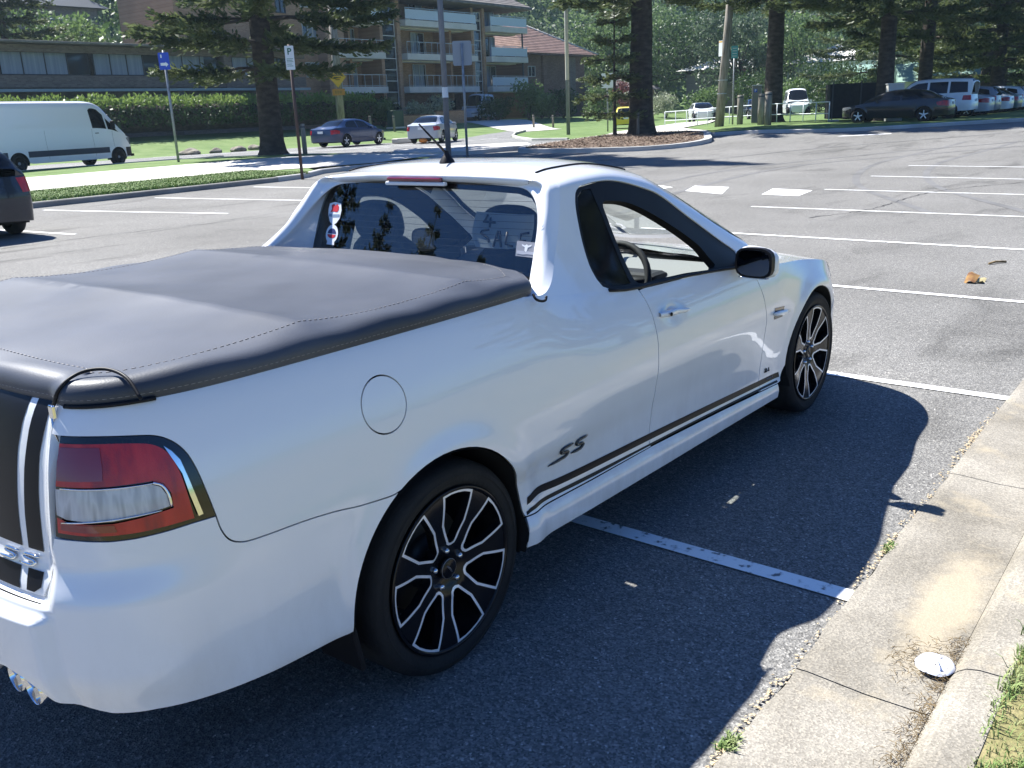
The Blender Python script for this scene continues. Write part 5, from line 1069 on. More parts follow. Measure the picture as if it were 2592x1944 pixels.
# ================================================================ buildings, signs, street furniture
def brick(name,c1,c2,mo,sc=1.):
    m=mat(name,c1,.9,0,.2); b=m.node_tree.nodes['Principled BSDF']; tc=N(m,'ShaderNodeTexCoord'); mp=N(m,'ShaderNodeMapping'); mp.inputs['Rotation'].default_value=(rad(90),0,0); lk(m,tc.outputs['Object'],mp.inputs[0])
    br=N(m,'ShaderNodeTexBrick'); br.inputs['Color1'].default_value=(*c1,1); br.inputs['Color2'].default_value=(*c2,1); br.inputs['Mortar'].default_value=(*mo,1); br.inputs['Scale'].default_value=1; br.inputs['Brick Width'].default_value=.24; br.inputs['Row Height'].default_value=.086; br.inputs['Mortar Size'].default_value=.008; lk(m,mp.outputs[0],br.inputs['Vector'])
    no=N(m,'ShaderNodeTexNoise'); no.inputs['Scale'].default_value=.7; no.inputs['Detail'].default_value=6; lk(m,tc.outputs['Object'],no.inputs['Vector']); r=N(m,'ShaderNodeMapRange'); r.inputs['To Min'].default_value=.72; r.inputs['To Max'].default_value=1.25; lk(m,no.outputs['Fac'],r.inputs[0])
    x=N(m,'ShaderNodeMix',data_type='RGBA',blend_type='MULTIPLY'); x.inputs[0].default_value=1; lk(m,br.outputs['Color'],x.inputs[6]); lk(m,r.outputs[0],x.inputs[7]); lk(m,x.outputs[2],b.inputs['Base Color']); return m
M_brick=brick('tan_brick',(.34,.19,.115),(.44,.27,.17),(.38,.33,.27)); M_brickd=brick('brown_brick',(.17,.10,.075),(.24,.15,.115),(.16,.14,.12)); M_brickg=brick('grey_brown_brick',(.17,.135,.115),(.24,.20,.17),(.22,.2,.18))
M_band=nmat('cream_render',[(.56,.54,.50),(.68,.66,.61)],.8,6,.85); M_win=mat('window_glass',(.018,.024,.032),.05,0,.8,.3); M_wfr=mat('window_frame',(.55,.55,.52),.5); M_wfd=mat('dark_frame',(.05,.055,.06),.5); M_curt_refl=nmat('curtain',[(.20,.26,.34),(.34,.40,.48)],.8,3,.5,map=(5,1,.2))  # curtain colour is bluish to paint in the reflection seen on the windows
M_rail=mat('rail_aluminium',(.45,.47,.48),.4,.5); M_pane=mat('frosted_balustrade_glass',(.50,.58,.64),.25,0,.5); M_dk=mat('dark_interior',(.02,.018,.017),.9)
def rooftile(name,c1,c2):
    m=nmat(name,[c1,c2],2,8,.85); b=m.node_tree.nodes['Principled BSDF']; tc=N(m,'ShaderNodeTexCoord'); w=N(m,'ShaderNodeTexWave'); w.inputs['Scale'].default_value=1.6; w.bands_direction='Z'; lk(m,tc.outputs['Object'],w.inputs['Vector']); bp=N(m,'ShaderNodeBump'); bp.inputs['Strength'].default_value=.8; bp.inputs['Distance'].default_value=.06; lk(m,w.outputs['Fac'],bp.inputs['Height']); lk(m,bp.outputs[0],b.inputs['Normal']); return m
M_tile=rooftile('terracotta_tiles',(.13,.080,.065),(.22,.14,.115)); M_tileg=rooftile('grey_tiles',(.13,.115,.10),(.22,.20,.18))
def part(name,parent,m,*boxes,bev=0):
    for c,s in boxes: q=MB(); q.box(c,s,bev=bev); o=q.build(name,m,parent)
    return o
def window(p,x,y,z,w,h,n=2,curtain=None,fr=None):
    """window facing -y at (x,y,z centre)"""
    f=MB(); t=.05
    for c,s in (((0,0,h/2),(w,.07,t)),((0,0,-h/2),(w,.07,t)),((-w/2,0,0),(t,.066,h+t)),((w/2,0,0),(t,.066,h+t))): f.box(c,s)
    for i in range(1,n): f.box((-w/2+w*i/n,0,0),(t,.06,h-t))
    o=f.build('window',fr or M_wfr,p); o.location=(x,y,z)
    g=MB(); g.box((0,.035,0),(w-.02,.012,h-.02)); g.build('pane',M_win,o)
    if curtain:
        g=MB(); a,b=curtain; g.grid(np.array([[(w*(a+(b-a)*u)-w/2,.025-.003*math.sin(u*60),zz) for u in np.linspace(0,1,24)] for zz in (-h/2+.03,h/2-.03)])); g.build('curtain',M_curt_refl,o)
    return o
# ---- apartment block (facade along x at y=57.5)
ap=empty('apartment_building',(63.2,57.5,0),label='four-storey tan brick apartment block with cream balcony bands and dark stair towers',cat='building')
AX=lambda x:x-64.
fl=[4.0,6.75,9.5]
part('wall',ap,M_brick,((AX(63.2),5.6,6.2),(25.0,8.0,11.2)))
part('wing_wall',ap,M_brick,((AX(45.2),3.0,6.6),(14.2,7.0,13.2)),((AX(51.6),-.1,6.2),(1.9,3.0,11.2)))
part('side_wall',ap,M_brick,((AX(57.9-.55),.6,6.0),(.35,3.2,10.6)),((AX(59.35),.55,6.0),(.42,3.3,10.6)),((AX(69.35),.6,6.0),(.35,3.2,10.6)),((AX(70.9),.55,6.0),(.38,3.3,10.6)))
part('ground_wall',ap,M_brickd,((AX(64.3),.9,2.2),(9.6,.3,3.0)),((AX(73.4),.9,2.2),(4.8,.3,3.0)))
part('garage_opening',ap,M_dk,((AX(66.6),.70,2.0),(3.4,.12,2.5)),((AX(71.9),.70,2.0),(1.6,.12,2.3)))
blocks=[(51.8,57.0),(59.6,69.15),(71.15,76.1)]
for bi,(x0,x1) in enumerate(blocks):
    for k,z in enumerate(fl):
        L_=x1-x0+(.9 if bi==2 else 0); xc=(x0+x1)/2+(.45 if bi==2 else 0)
        s=part('balcony_slab',ap,M_band,((AX(xc),-.25,z),(L_,3.0,.52)),bev=.02)
        glass=(bi==2) or k==2
        r=MB(); zt_=z+.26+.95; r.box((AX(xc),-1.68,zt_),(L_-.1,.05,.05)); n=int(L_/.75 if not glass else L_/1.5)
        for i in range(n+1): r.box((AX(xc)-L_/2+.08+(L_-.16)*i/n,-1.68,z+.26+.46),(.035,.035,.93))
        if not glass: r.box((AX(xc),-1.68,z+.36),(L_-.1,.03,.03))
        ro=r.build('balustrade',M_rail,s)
        if glass: q=MB(); q.box((AX(xc),-1.70,z+.26+.45),(L_-.2,.012,.78)); q.build('glass_panel',M_pane,s)
        # doors and windows behind
        n2=3 if L_>8 else 2
        for j in range(n2):
            xx=x0+(x1-x0)*(j+.5)/n2; ww=1.7 if j%2 else 1.3; window(ap,AX(xx),1.50,z+.26+1.05,ww,2.05,2,curtain=[(.0,.45),(.5,1.),(.1,.9)][(j+k+bi)%3])
        part('soffit_beam',ap,M_band,((AX(xc),.2,z+.26+2.20),(L_*.9,1.2,.12)))
part('balcony_divider',ap,M_brick,((AX(66.8),.55,6.75),(.25,2.0,7.4)),((AX(54.2),.55,6.75),(.22,2.0,7.4)))
part('balcony_post',ap,M_wfd,((AX(76.35),-1.55,6.6),(.12,.12,6.4)))
for x0,x1 in ((57.45,59.05),(69.65,70.65)):
    t=MB(); xc=(x0+x1)/2; t.box((AX(xc),-.75,6.0),(x1-x0,.20,8.9)); to=t.build('stair_tower_glazing',M_win,ap)
    m=MB(); 
    for z in np.arange(2.0,10.3,.92): m.box((AX(xc),-.87,z),(x1-x0,.05,.07))
    for x in (x0,x1): m.box((AX(x),-.87,6.0),(.08,.06,8.9))
    m.build('louvre_frame',M_wfr,to); window(ap,AX(xc),-.90,10.55,(x1-x0)*.86,.75,2)
for (x,z,w,h) in ((50.0,5.6,1.5,1.1),(50.0,8.4,1.5,1.3),(50.0,10.9,1.5,1.3)): window(ap,AX(x),-.55 if x<51 else 0,z,w,h,3,curtain=(.33,1.0))
for i,(x,z) in enumerate(((45.0,7.7),(41.5,7.7),(47.3,10.2),(44.6,10.2),(41.0,10.4),(48.0,7.6))): window(ap,AX(x),-.55,z,1.3 if i%2 else .9,1.0,2,curtain=(0,.5) if i%2 else None,fr=M_wfd)
r=MB(); e0,e1,yf,yb,zr_,zt2=AX(50.4),AX(77.2),-2.3,11.0,11.75,15.4
V=[(e0,yf,zr_),(e1,yf,zr_-.15),(e1,yb,zr_),(e0,yb,zr_),(e0+4,(yf+yb)/2,zt2),(e1-6,(yf+yb)/2,zt2),(e0,yf,zr_-.22),(e1,yf,zr_-.37),(e1,yb,zr_-.22),(e0,yb,zr_-.22)]
r.add(V,[(0,1,5,4),(1,2,5),(2,3,4,5),(3,0,4),(6,7,1,0),(7,8,2,1),(8,9,3,2),(9,6,0,3),(9,8,7,6)],smooth=False); r.build('roof',M_tileg,ap)
# ---- brick house with hipped tile roof
h2=empty('brick_house',(84,62,0),label='brown brick house with a hipped terracotta tile roof right of the apartments',cat='house')
part('wall',h2,M_brickd,((-.6,0,4.4),(11.2,9,6.8)),((-3.0,-4.6,4.2),(.5,.4,6.4)))
r=MB(); V=[(-6.8,-5.6,7.6),(6.2,-5.6,7.6),(6.2,5.6,7.6),(-6.8,5.6,7.6),(-3.0,0,11.0),(-.6,0,11.0),(-6.8,-5.6,7.4),(6.2,-5.6,7.4),(6.2,5.6,7.4),(-6.8,5.6,7.4)]
r.add(V,[(0,1,5,4),(1,2,5),(2,3,4,5),(3,0,4),(6,7,1,0),(7,8,2,1),(8,9,3,2),(9,6,0,3),(9,8,7,6)],smooth=False); ro=r.build('roof',M_tile,h2)
r=MB(); r.tube([(-.6,0,11.03),(6.2,-5.6,7.62)],.09,6); r.tube([(-3,0,11.03),(-.6,0,11.03)],.09,6); r.build('ridge_cap',M_band,ro)
part('pipe',h2,M_brickg,((2.3,-4.6,4.2),(1.2,.3,6.2)))
window(h2,-5.0,-4.53,5.8,1.2,1.0,2)
# low tiled annexe, garage
h3=empty('garage_annexe',(92.5,55,0),label='low brick annexe with pale tiled gable left of the red shrub',cat='house')
part('wall',h3,M_brick,((0,0,2.4),(7,5,2.8))); part('garage_door',h3,M_wfd,((-1.4,-2.53,2.1),(1.8,.05,1.9)),((1.4,-2.53,2.1),(1.8,.05,1.9)))
r=MB(); r.add([(-4,-3,3.7),(4.6,-3,3.7),(4.6,3,3.7),(-4,3,3.7),(-4,0,5.2),(3,0,5.2)],[(0,1,5,4),(1,2,5),(2,3,4,5),(3,0,4)],smooth=False); r.build('roof',M_tileg,h3)
h4=empty('low_house',(108,48,0),label='pale-roofed house with red fascia partly hidden behind the thick island trunk',cat='house')
part('wall',h4,M_brickg,((0,0,3.0),(12,7,4.6))); window(h4,-3,-3.53,4.0,1.8,1.2,3); window(h4,2,-3.53,4.0,1.8,1.2,3)
part('fascia',h4,mat('red_fascia',(.22,.05,.04),.7),((-.5,-3.9,5.5),(13.6,.2,.35)))
r=MB(); r.add([(-7,-4,5.7),(6.6,-4,5.7),(6.6,4.4,5.7),(-7,4.4,5.7),(-5,0,7.0),(4.6,0,7.0)],[(0,1,5,4),(1,2,5),(2,3,4,5),(3,0,4)],smooth=False); r.build('roof',M_band,h4)
h5=empty('white_house',(112,36,0),label='white weatherboard house glimpsed between the pines above the railing',cat='house')
M_wb=nmat('white_boards',[(.45,.47,.48),(.60,.62,.62)],2,4,.8)
part('wall',h5,M_wb,((0,0,3.4),(10,9,4.8))); window(h5,-2.5,-4.53,4.2,1.6,1.4,3)
o5=window(h5,-5.03,0,4.2,1.8,1.4,3); o5.rotation_euler=(0,0,rad(-90)); part('deck',h5,M_wfr,((-6.2,0,2.6),(2.4,9,.2)),((-7.3,-4,3.2),(.1,.1,3.4)),((-7.3,0,3.2),(.1,.1,3.4)),((-7.3,4,3.2),(.1,.1,3.4)),((-7.3,0,3.7),(.06,9,.08)))
r=MB(); r.add([(-6,-5.2,5.9),(6,-5.2,5.9),(6,5.2,5.9),(-6,5.2,5.9),(-3,0,7.8),(3,0,7.8)],[(0,1,5,4),(1,2,5),(2,3,4,5),(3,0,4)],smooth=False); r.build('roof',M_band,h5)
def shed(x,y,w,d,h,rc,wc,label,rz=0):
    s=empty('shed',(x,y,-.3),rz,label,'shed'); part('wall',s,wc,((0,0,h/2),(w,d,h))); r=MB(); r.add([(-w/2-.4,-d/2-.4,h),(w/2+.4,-d/2-.4,h),(w/2+.4,d/2+.4,h),(-w/2-.4,d/2+.4,h),(-w/2-.4,0,h+1.5),(w/2+.4,0,h+1.5)],[(0,1,5,4),(2,3,4,5),(1,2,5),(3,0,4)],smooth=False); r.build('roof',rc,s)
    for i in range(3): o=window(s,-w/2+w*(i+.5)/3,-d/2-.03,h*.58,w*.16,h*.4,2)
    o=MB(); o.box((-w/2-.03,0,h*.5),(.05,1.8,h*.8)); o.build('door',M_wfd,s); return s
M_green=nmat('green_roof_sheet',[(.20,.33,.27),(.30,.42,.35)],3,4,.6)
shed(104,27,14,8,4.0,M_green,M_wb,'long shed with a pale green roof behind the white van',rad(-62))
shed(84,18.6,6,6,3.2,M_green,M_wb,'small shed with a green gable roof behind the pine by the dark sedan',rad(-70))
# ---- low block of flats with flat roof
lb=empty('flat_roofed_building',(25,56,0),label='long two-storey flats with a thin flat roof and wide windows behind the hedge',cat='building')
part('wall',lb,M_brickg,((-1.0,3.2,2.5),(46,6,4.0))); part('upper_wall',lb,M_brickg,((-1.0,4.2,5.3),(46,5,2.4)),((-6.8,.9,5.4),(.5,3.2,2.6)),((-20,.9,5.4),(.5,3.2,2.6)),((15,.9,5.4),(.6,3.2,2.6)),((-1,-.55,4.62),(46,.14,.70)),((-6.8,.2,2.3),(.5,1.8,3.8)),((11,.2,2.3),(.5,1.8,3.8)))
part('roof',lb,nmat('metal_roof',[(.17,.15,.13),(.27,.25,.22)],3,6,.7),((-1,2.6,6.82),(47,8.2,.14)),bev=.02); part('fascia',lb,M_brickg,((-1,-.6,6.50),(46,.16,.42)))
part('slab_edge',lb,mat('pale_slab_edge',(.42,.50,.50),.7),((-14.9,-.65,4.18),(18.0,.4,.16)),((8.2,-.65,4.10),(28.0,.4,.16)))
for x0,x1,n,kind in ((-23.5,-20.6,2,0),(-19.4,-15.2,3,0),(-14.8,-11.3,2,1),(-10.8,-7.4,3,0),(-6.2,-.9,4,1),(-.6,4.9,4,1),(5.2,9.8,4,1),(10.2,14.4,3,1),(15.6,21.0,4,1)):
    window(lb,(x0+x1)/2,-.25 if kind else .2,5.68,x1-x0,1.30,n,curtain=(.02,.75) if kind else (.45,.98),fr=M_wfd if kind else M_wfr)
for i in range(6): window(lb,-20+7*i,.15,3.2,2.6,.9,3,fr=M_wfd)
hs=empty('hillside_house',(52,104,hillz(52,104)+1),label='distant dark-roofed house among trees above the left flat roof',cat='house'); part('wall',hs,M_brickg,((0,0,2),(9,6,5))); r=MB(); r.add([(-5.5,-4,4.5),(5.5,-4,4.5),(5.5,4,4.5),(-5.5,4,4.5),(-3,0,6.6),(3,0,6.6)],[(0,1,5,4),(1,2,5),(2,3,4,5),(3,0,4)],smooth=False); r.build('roof',M_wfd,hs); window(hs,0,-3.03,2.8,2,1.2,3)
# ---- walls, kiosk, posts, rocks
w_=empty('brick_wall',(58.0,50.6,Z(58,50.6)),label='low brick garden wall by the driveway entrance',cat='wall'); part('wall',w_,M_brick,((0,0,.4),(3.6,.35,1.1))); part('coping',w_,M_brickd,((0,0,.98),(3.7,.42,.08)))
w_=empty('brick_wall',(51.6,50.0,Z(51.6,50)),label='low brick planter wall below the pale shrubs',cat='wall'); part('wall',w_,M_brick,((1.2,0,.3),(4.4,.35,.9))); part('coping',w_,M_brickd,((1.2,0,.78),(4.5,.42,.08)))
k_=empty('utility_kiosk',(49.6,48.6,Z(49.6,48.6)),label='dark green utility kiosk at the end of the hedge',cat='kiosk'); part('cabinet',k_,mat('kiosk_green',(.04,.075,.05),.6),((0,0,.65),(1.1,.7,1.3)),bev=.03); part('plinth',k_,M_band,((0,0,.05),(1.25,.85,.12)))
M_timb=nmat('weathered_timber',[(.13,.11,.09),(.26,.235,.20),(.33,.31,.28)],3,8,.9,.4,20,map=(4,4,.5))
def post(x,y,h,r,label,name='timber_post',m=M_timb,cat='post',group=None,zoff=0):
    p=empty(name,(x,y,Z(x,y)+zoff),label=label,cat=cat,group=group); q=MB(); q.lathe([(.001,-.1),(r,-.1),(r,h-.03),(r*.85,h),(.001,h)],(0,0,0),'z',12); q.build('shaft',m,p); q=MB(); q.lathe([(r*1.02,h-.16),(r*1.03,h-.10)],(0,0,0),'z',12); q.build('band',M_wfd,p); return p
for i,(x,y) in enumerate([(46.0,47.6),(48.0,47.2)]): post(x,y,1.1,.09,['short lawn post left of the kiosk, below the hedge end','short lawn post right beside the green kiosk'][i],group='short lawn posts')
for i,(x,y) in enumerate([(62.3,45.0),(64.0,44.2)]): post(x,y,1.0,.09,['left of two short posts on the lawn below the shrubs','right of two short posts on the lawn below the shrubs'][i],group='short lawn posts')
post(24.11,28.7,1.35,.10,'dark stump post beside the thick pine trunk on the verge')
for i,(x,y,h) in enumerate([(48.65,20.27,1.6),(44.83,17.38,1.55),(43.19,16.31,1.6)]): post(x,y,h,.17,['thick timber bollard left of the parking meter','thick timber bollard right of the parking meter','timber bollard in front of the pine trunk'][i],name='timber_bollard',cat='bollard',group='timber bollards by the parking meter',zoff=.02)
post(37.34,20.3,1.2,.07,'thin stake in the mulch beside the sapling')
M_rock=nmat('sandstone',[(.16,.14,.11),(.34,.31,.26)],4,8,.95,.6,12)
for i,(x,y,s) in enumerate([(25.75,39.67,.42),(27.38,39.43+.4,.30),(28.9,39.9,.36),(31.2,41.4,.34)]):
    r_=np.random.default_rng(i+2); bm=bmesh.new(); bmesh.ops.create_icosphere(bm,subdivisions=3,radius=1)
    for v in bm.verts: n_=1+.18*math.sin(v.co.x*3+i)+.14*math.sin(v.co.y*4+2*i)+.1*math.sin(v.co.z*5); v.co=Vector((v.co.x*s*1.25*n_,v.co.y*s*n_,max(-.1,v.co.z*s*.75*n_)))
    me=bpy.data.meshes.new('rock'); bm.to_mesh(me); bm.free(); me.materials.append(M_rock); o=L2(bpy.data.objects.new('rock',me)); o.location=(x,y,Z(x,y)); tag(o,['leftmost and widest of the four stones on the lawn edge','second, smallest of the four stones on the lawn edge','third stone from the left on the lawn edge','stone nearest the pine trunk on the lawn edge'][i],'rock','stones along the lawn edge')
bo=MB(); bo.box((0,0,.14),(1.5,.5,.28),bev=.06); o=bo.build('lawn_pit_cover',M_conc); o.location=(36.4,34.9,.3); tag(o,'flat pale service pit cover on the lawn ahead of the dark blue sedan','pit cover')
# ---- poles and signs
M_galv=nmat('galvanised_steel',[(.22,.23,.24),(.36,.37,.38)],6,4,.45,spec=.5,metal=.4); M_brownp=mat('brown_painted_pole',(.085,.05,.04),.7); M_cream=nmat('cream_pole',[(.50,.46,.36),(.60,.56,.46)],2,4,.7); M_pgrey=nmat('grey_pole',[(.13,.14,.16),(.20,.21,.23)],2,6,.6)
SD=rad(-47)
def signpole(name,x,y,h,r,pm,label,cat='sign',top=True,zoff=0,group=None):
    p=empty(name,(x,y,Z(x,y)+zoff),label=label,cat=cat,group=group); q=MB(); q.lathe([(.001,-.1),(r,-.1),(r,h),(.001,h)],(0,0,0),'z',12); q.build('pole',pm,p); return p
def plate(p,z,w,h,m,rz,name='sign_plate',round_=.02,off=.06,back=None,diamond=False):
    """vertical plate facing local -y after rotation rz"""
    o=MB(); 
    if diamond: pts=[(0,0,h/2),(-w/2,0,0),(0,0,-h/2),(w/2,0,0)]
    else:
        pts=[]
        for cx,cz,a0 in ((w/2-round_,h/2-round_,0),(-w/2+round_,h/2-round_,90),(-w/2+round_,-h/2+round_,180),(w/2-round_,-h/2+round_,270)):
            for a in (0,30,60,90): pts.append((cx+round_*math.cos(rad(a0+a)),0,cz+round_*math.sin(rad(a0+a))))
    o.poly([(a,-off,b) for a,_,b in pts],.012,d=(0,1,0)); s=o.build(name,m,p); s.location=(0,0,z); s.rotation_euler=(0,0,rz); return s
def flat(s,name,m,polys=(),text=(),off=.0615):
    q=MB()
    for pl in polys: q.poly([(a,-off,b) for a,b in pl],0)
    for t,x,z,size in text:
        v,f=font(t,size,bold=size*.02); q.add([(a[0]+x,-off,a[1]+z) for a in v],f,smooth=False)
    return q.build(name,m,s)
M_sblue=mat('sign_blue',(.015,.06,.45),.4); M_sgrn=mat('sign_green',(.02,.16,.10),.5); M_sy=mat('sign_yellow',(.62,.36,.02),.5); M_swh=mat('sign_white',(.66,.70,.72),.5); M_teal=mat('sign_teal',(.06,.32,.38),.5); M_worn=mat('worn_sign_ink',(.26,.15,.03),.7); M_orng=mat('sign_amber_plate',(.45,.20,.03),.6)
p=signpole('hospital_sign',19.1,30.3,4.25,.05,M_galv,'small blue rectangular sign with white pictogram on a thin grey pole near the pine'); s=plate(p,3.86,.42,.62,M_sblue,rad(-56)); flat(s,'pictogram',M_swh,[[(-.15,-.16),(.05,-.16),(.05,-.21),(.16,-.12),(.05,-.03),(.05,-.06),(-.15,-.06)],[(-.12,.12),(-.07,.12),(-.07,.24),(-.12,.24)]])
p=signpole('parking_sign',15.88,19.0,3.72,.045,M_brownp,'narrow white parking sign with green P on a rust-brown pole'); s=plate(p,3.36,.25,.64,M_swh,rad(-50)); flat(s,'parking_symbol',M_sgrn,[],[('P',0,.16,.24),('P',.0,.16,.245)]); flat(s,'small_text',M_sgrn,[[(-.09,-.02),(.09,-.02),(.09,-.035),(-.09,-.035)],[(-.09,-.06),(.07,-.06),(.07,-.075),(-.09,-.075)],[(-.09,-.10),(.09,-.10),(.09,-.115),(-.09,-.115)],[(-.09,-.16),(.05,-.16),(.05,-.175),(-.09,-.175)],[(-.09,-.21),(.08,-.21),(.08,-.225),(-.09,-.225)]])
p=signpole('warning_sign',42.88,47.2,9.5,.28,M_timb,'amber diamond warning sign on a stout timber pole behind the dark blue sedan'); s=plate(p,3.75,1.15,1.35,M_sy,rad(-42),diamond=True,off=.32); flat(s,'worn_wording',M_worn,[[(-.26,.17),(.26,.17),(.26,.07),(-.26,.07)],[(-.24,.02),(.24,.02),(.24,-.07),(-.24,-.07)],[(-.15,-.12),(.15,-.12),(.15,-.20),(-.15,-.20)]],off=.322); s=plate(p,2.78,.85,.42,M_orng,rad(-42),name='lower_plate',off=.32); flat(s,'worn_wording',M_worn,[[(-.25,.09),(-.13,.09),(-.13,-.10),(-.25,-.10)],[(-.09,.09),(.02,.09),(.02,-.10),(-.09,-.10)],[(.06,.09),(.22,.09),(.22,-.10),(.06,-.10)]],off=.322)
p=signpole('grey_steel_pole',21.72,18.45,9.5,.095,M_pgrey,'tall grey steel pole rising directly behind the ute roof',cat='pole'); 
q=MB(); q.lathe([(.16,0),(.16,.05),(.10,.09)],(0,0,0),'z',12); q.build('base_flange',M_pgrey,p); q=MB(); q.lathe([(.102,2.15),(.102,2.48)],(0,0,0),'z',16); q.build('number_tag',M_swh,p)
p=signpole('street_sign',23.9,19.5,3.95,.045,M_galv,'grey back of a square sign on a thin pole, right of the tall grey pole'); s=plate(p,3.62,.66,.82,mat('aluminium_back',(.30,.32,.35),.5,.3),rad(-47),round_=.06,off=-.06)
p=signpole('light_pole',46.64,30.7,12,.115,M_pgrey,'slim light pole, grey below and cream above, on the lawn kerb',cat='pole'); q=MB(); q.lathe([(.118,3.2),(.110,12)],(0,0,0),'z',14); q.build('cream_sleeve',M_cream,p)
p=signpole('street_sign',52.04,31.22,3.7,.05,M_galv,'blank pale square sign on a thin pole left of the sapling'); s=plate(p,3.2,.80,.92,M_swh,rad(-50),round_=.05)
p=empty('power_pole',(46.66,20.59,Z(46.66,20.59)),label='leaning timber power pole with a white and yellow tag',cat='pole'); q=MB(); q.lathe([(.001,-.1),(.26,-.1),(.22,4),(.17,11),(.001,11)],(0,0,0),'z',14); v=q.v[0]; q.v[0]=v+np.stack([v[:,2]*.035,-v[:,2]*.055,0*v[:,2]],1); q.build('shaft',M_timb,p)
s=plate(p,4.15,.30,.80,M_swh,rad(-118),name='white_tag',off=.28); s.location=(.0,-.22,4.1); flat(s,'yellow_strip',M_sy,[[(-.14,.30),(.14,.30),(.14,.37),(-.14,.37)]],off=.282)
for z in (1.75,2.45): q=MB(); q.lathe([(.27,z),(.27,z+.05)],(.03*z,-.05*z,0),'z',14); q.build('steel_band',M_rail,p)
p=signpole('teal_sign',49.87,21.28,4.3,.05,M_galv,'small teal rectangular sign on a thin pole right of the timber power pole',zoff=.02); s=plate(p,4.0,.36,.68,M_teal,rad(-58)); flat(s,'lettering_bars',M_swh,[[(-.12,.22),(.12,.22),(.12,.19),(-.12,.19)],[(-.12,.08),(.12,.08),(.12,.05),(-.12,.05)],[(-.12,-.06),(.12,-.06),(.12,-.09),(-.12,-.09)],[(-.12,-.20),(.12,-.20),(.12,-.23),(-.12,-.23)]])
p=empty('parking_meter',(49.3,19.6,Z(49.3,19.6)+.03),rad(-66),'tall grey parking ticket machine with a white P, between timber bollards','parking meter'); q=MB(); q.box((0,0,1.02),(.52,.42,2.0),bev=.03); q.build('cabinet',nmat('meter_grey',[(.16,.155,.15),(.20,.19,.18)],3,3,.6),p); q=MB(); q.box((.263,0,1.0),(.02,.36,1.8),bev=.005); q.build('side_panel',M_rail,p); q=MB(); q.box((.275,0,1.05),(.012,.30,.35)); q.build('teal_panel',M_teal,p); q=MB(); q.poly([(-.16,-.215,1.68),(.02,-.215,1.68),(.02,-.215,1.86),(-.16,-.215,1.86)]); s=q.build('blue_square',M_sblue,p); q=MB(); v,f=font('P',.17,bold=.006); q.add([(a[0]-.07,-.218,a[1]+1.77) for a in v],f,smooth=False); q.build('parking_symbol',M_swh,s); q=MB(); q.box((0,0,2.05),(.56,.46,.05),bev=.01); q.build('cap',M_rail,p)
# white handrail fence
pf=[(54.96,28.53),(53.6,25.6),(51.8,22.6),(49.9,19.6),(48.2,16.8),(46.4,14.4)]
P=along([(x,y,0) for x,y in pf],29); f_=empty('handrail_fence',(pf[0][0],pf[0][1],0),label='long white tubular handrail along the back of the reserve',cat='fence'); zz=zg(P[:,0],P[:,1])
q=MB(); 
for hh in (1.02,.45): q.tube(np.column_stack([P[:,0]-pf[0][0],P[:,1]-pf[0][1],zz+hh]),.028,6)
q.build('rail',M_swh,f_)
for i in range(0,29,2): q=MB(); q.tube([(P[i,0]-pf[0][0],P[i,1]-pf[0][1],zz[i]-.05),(P[i,0]-pf[0][0],P[i,1]-pf[0][1],zz[i]+1.02)],.030,6); q.build('post',M_swh,f_)
# black mesh enclosure
M_mesh=nmat('shade_cloth',[(.012,.013,.014),(.030,.030,.032)],4,8,.85,.3,40)
e_=empty('screened_enclosure',(49.2,13.9,Z(49.2,13.9)),rad(-62),'black shade-cloth enclosure with small feet left of the dark sedan','enclosure'); part('screen',e_,M_mesh,((0,0,1.02),(3.1,1.5,1.75)),bev=.02)
for x in (-1.4,0,1.4): part('post',e_,M_wfd,((x,-.78,1.0),(.06,.06,2.0)))
for x in (-1.3,1.3): part('foot',e_,M_band,((x,-.75,.05),(.5,.4,.12)))
sb=empty('small_cabinet',(45.2,10.9,Z(45.2,10.9)),rad(-62),'pale grey cabinet beside the black enclosure','cabinet'); part('cabinet',sb,M_band,((0,0,.85),(.7,.6,1.7)),bev=.03); part('lid',sb,M_rail,((0,0,1.72),(.76,.66,.06)))
tb=MB(); tb.lathe([(.001,-.13),(.11,-.08),(.15,0),(.11,.09),(.001,.13)],(0,0,0),'z',20); o=tb.build('orange_ball_marker',mat('orange_plastic',(.85,.28,.05),.4)); o.location=(35.1,32.2,Z(35.1,32.2)+.16); o.scale=(1.7,1.7,1.1); tag(o,'round orange marker on the road behind the silver sedan','marker')
# overhead wires
for i,(a,b) in enumerate((((38,75,16),(76,57,9.0)),((76,57,9.0),(47.3,19.4,9.6)))):
    q=MB(); A=np.array(a);Bq=np.array(b); q.tube([A+(Bq-A)*t-np.array([0,0,1.1*4*t*(1-t)]) for t in np.linspace(0,1,12)],.018,4); tag(q.build('overhead_wire',M_dk),['service wire running to the apartment roof','service wire from the brick house to the timber pole'][i],'wire')
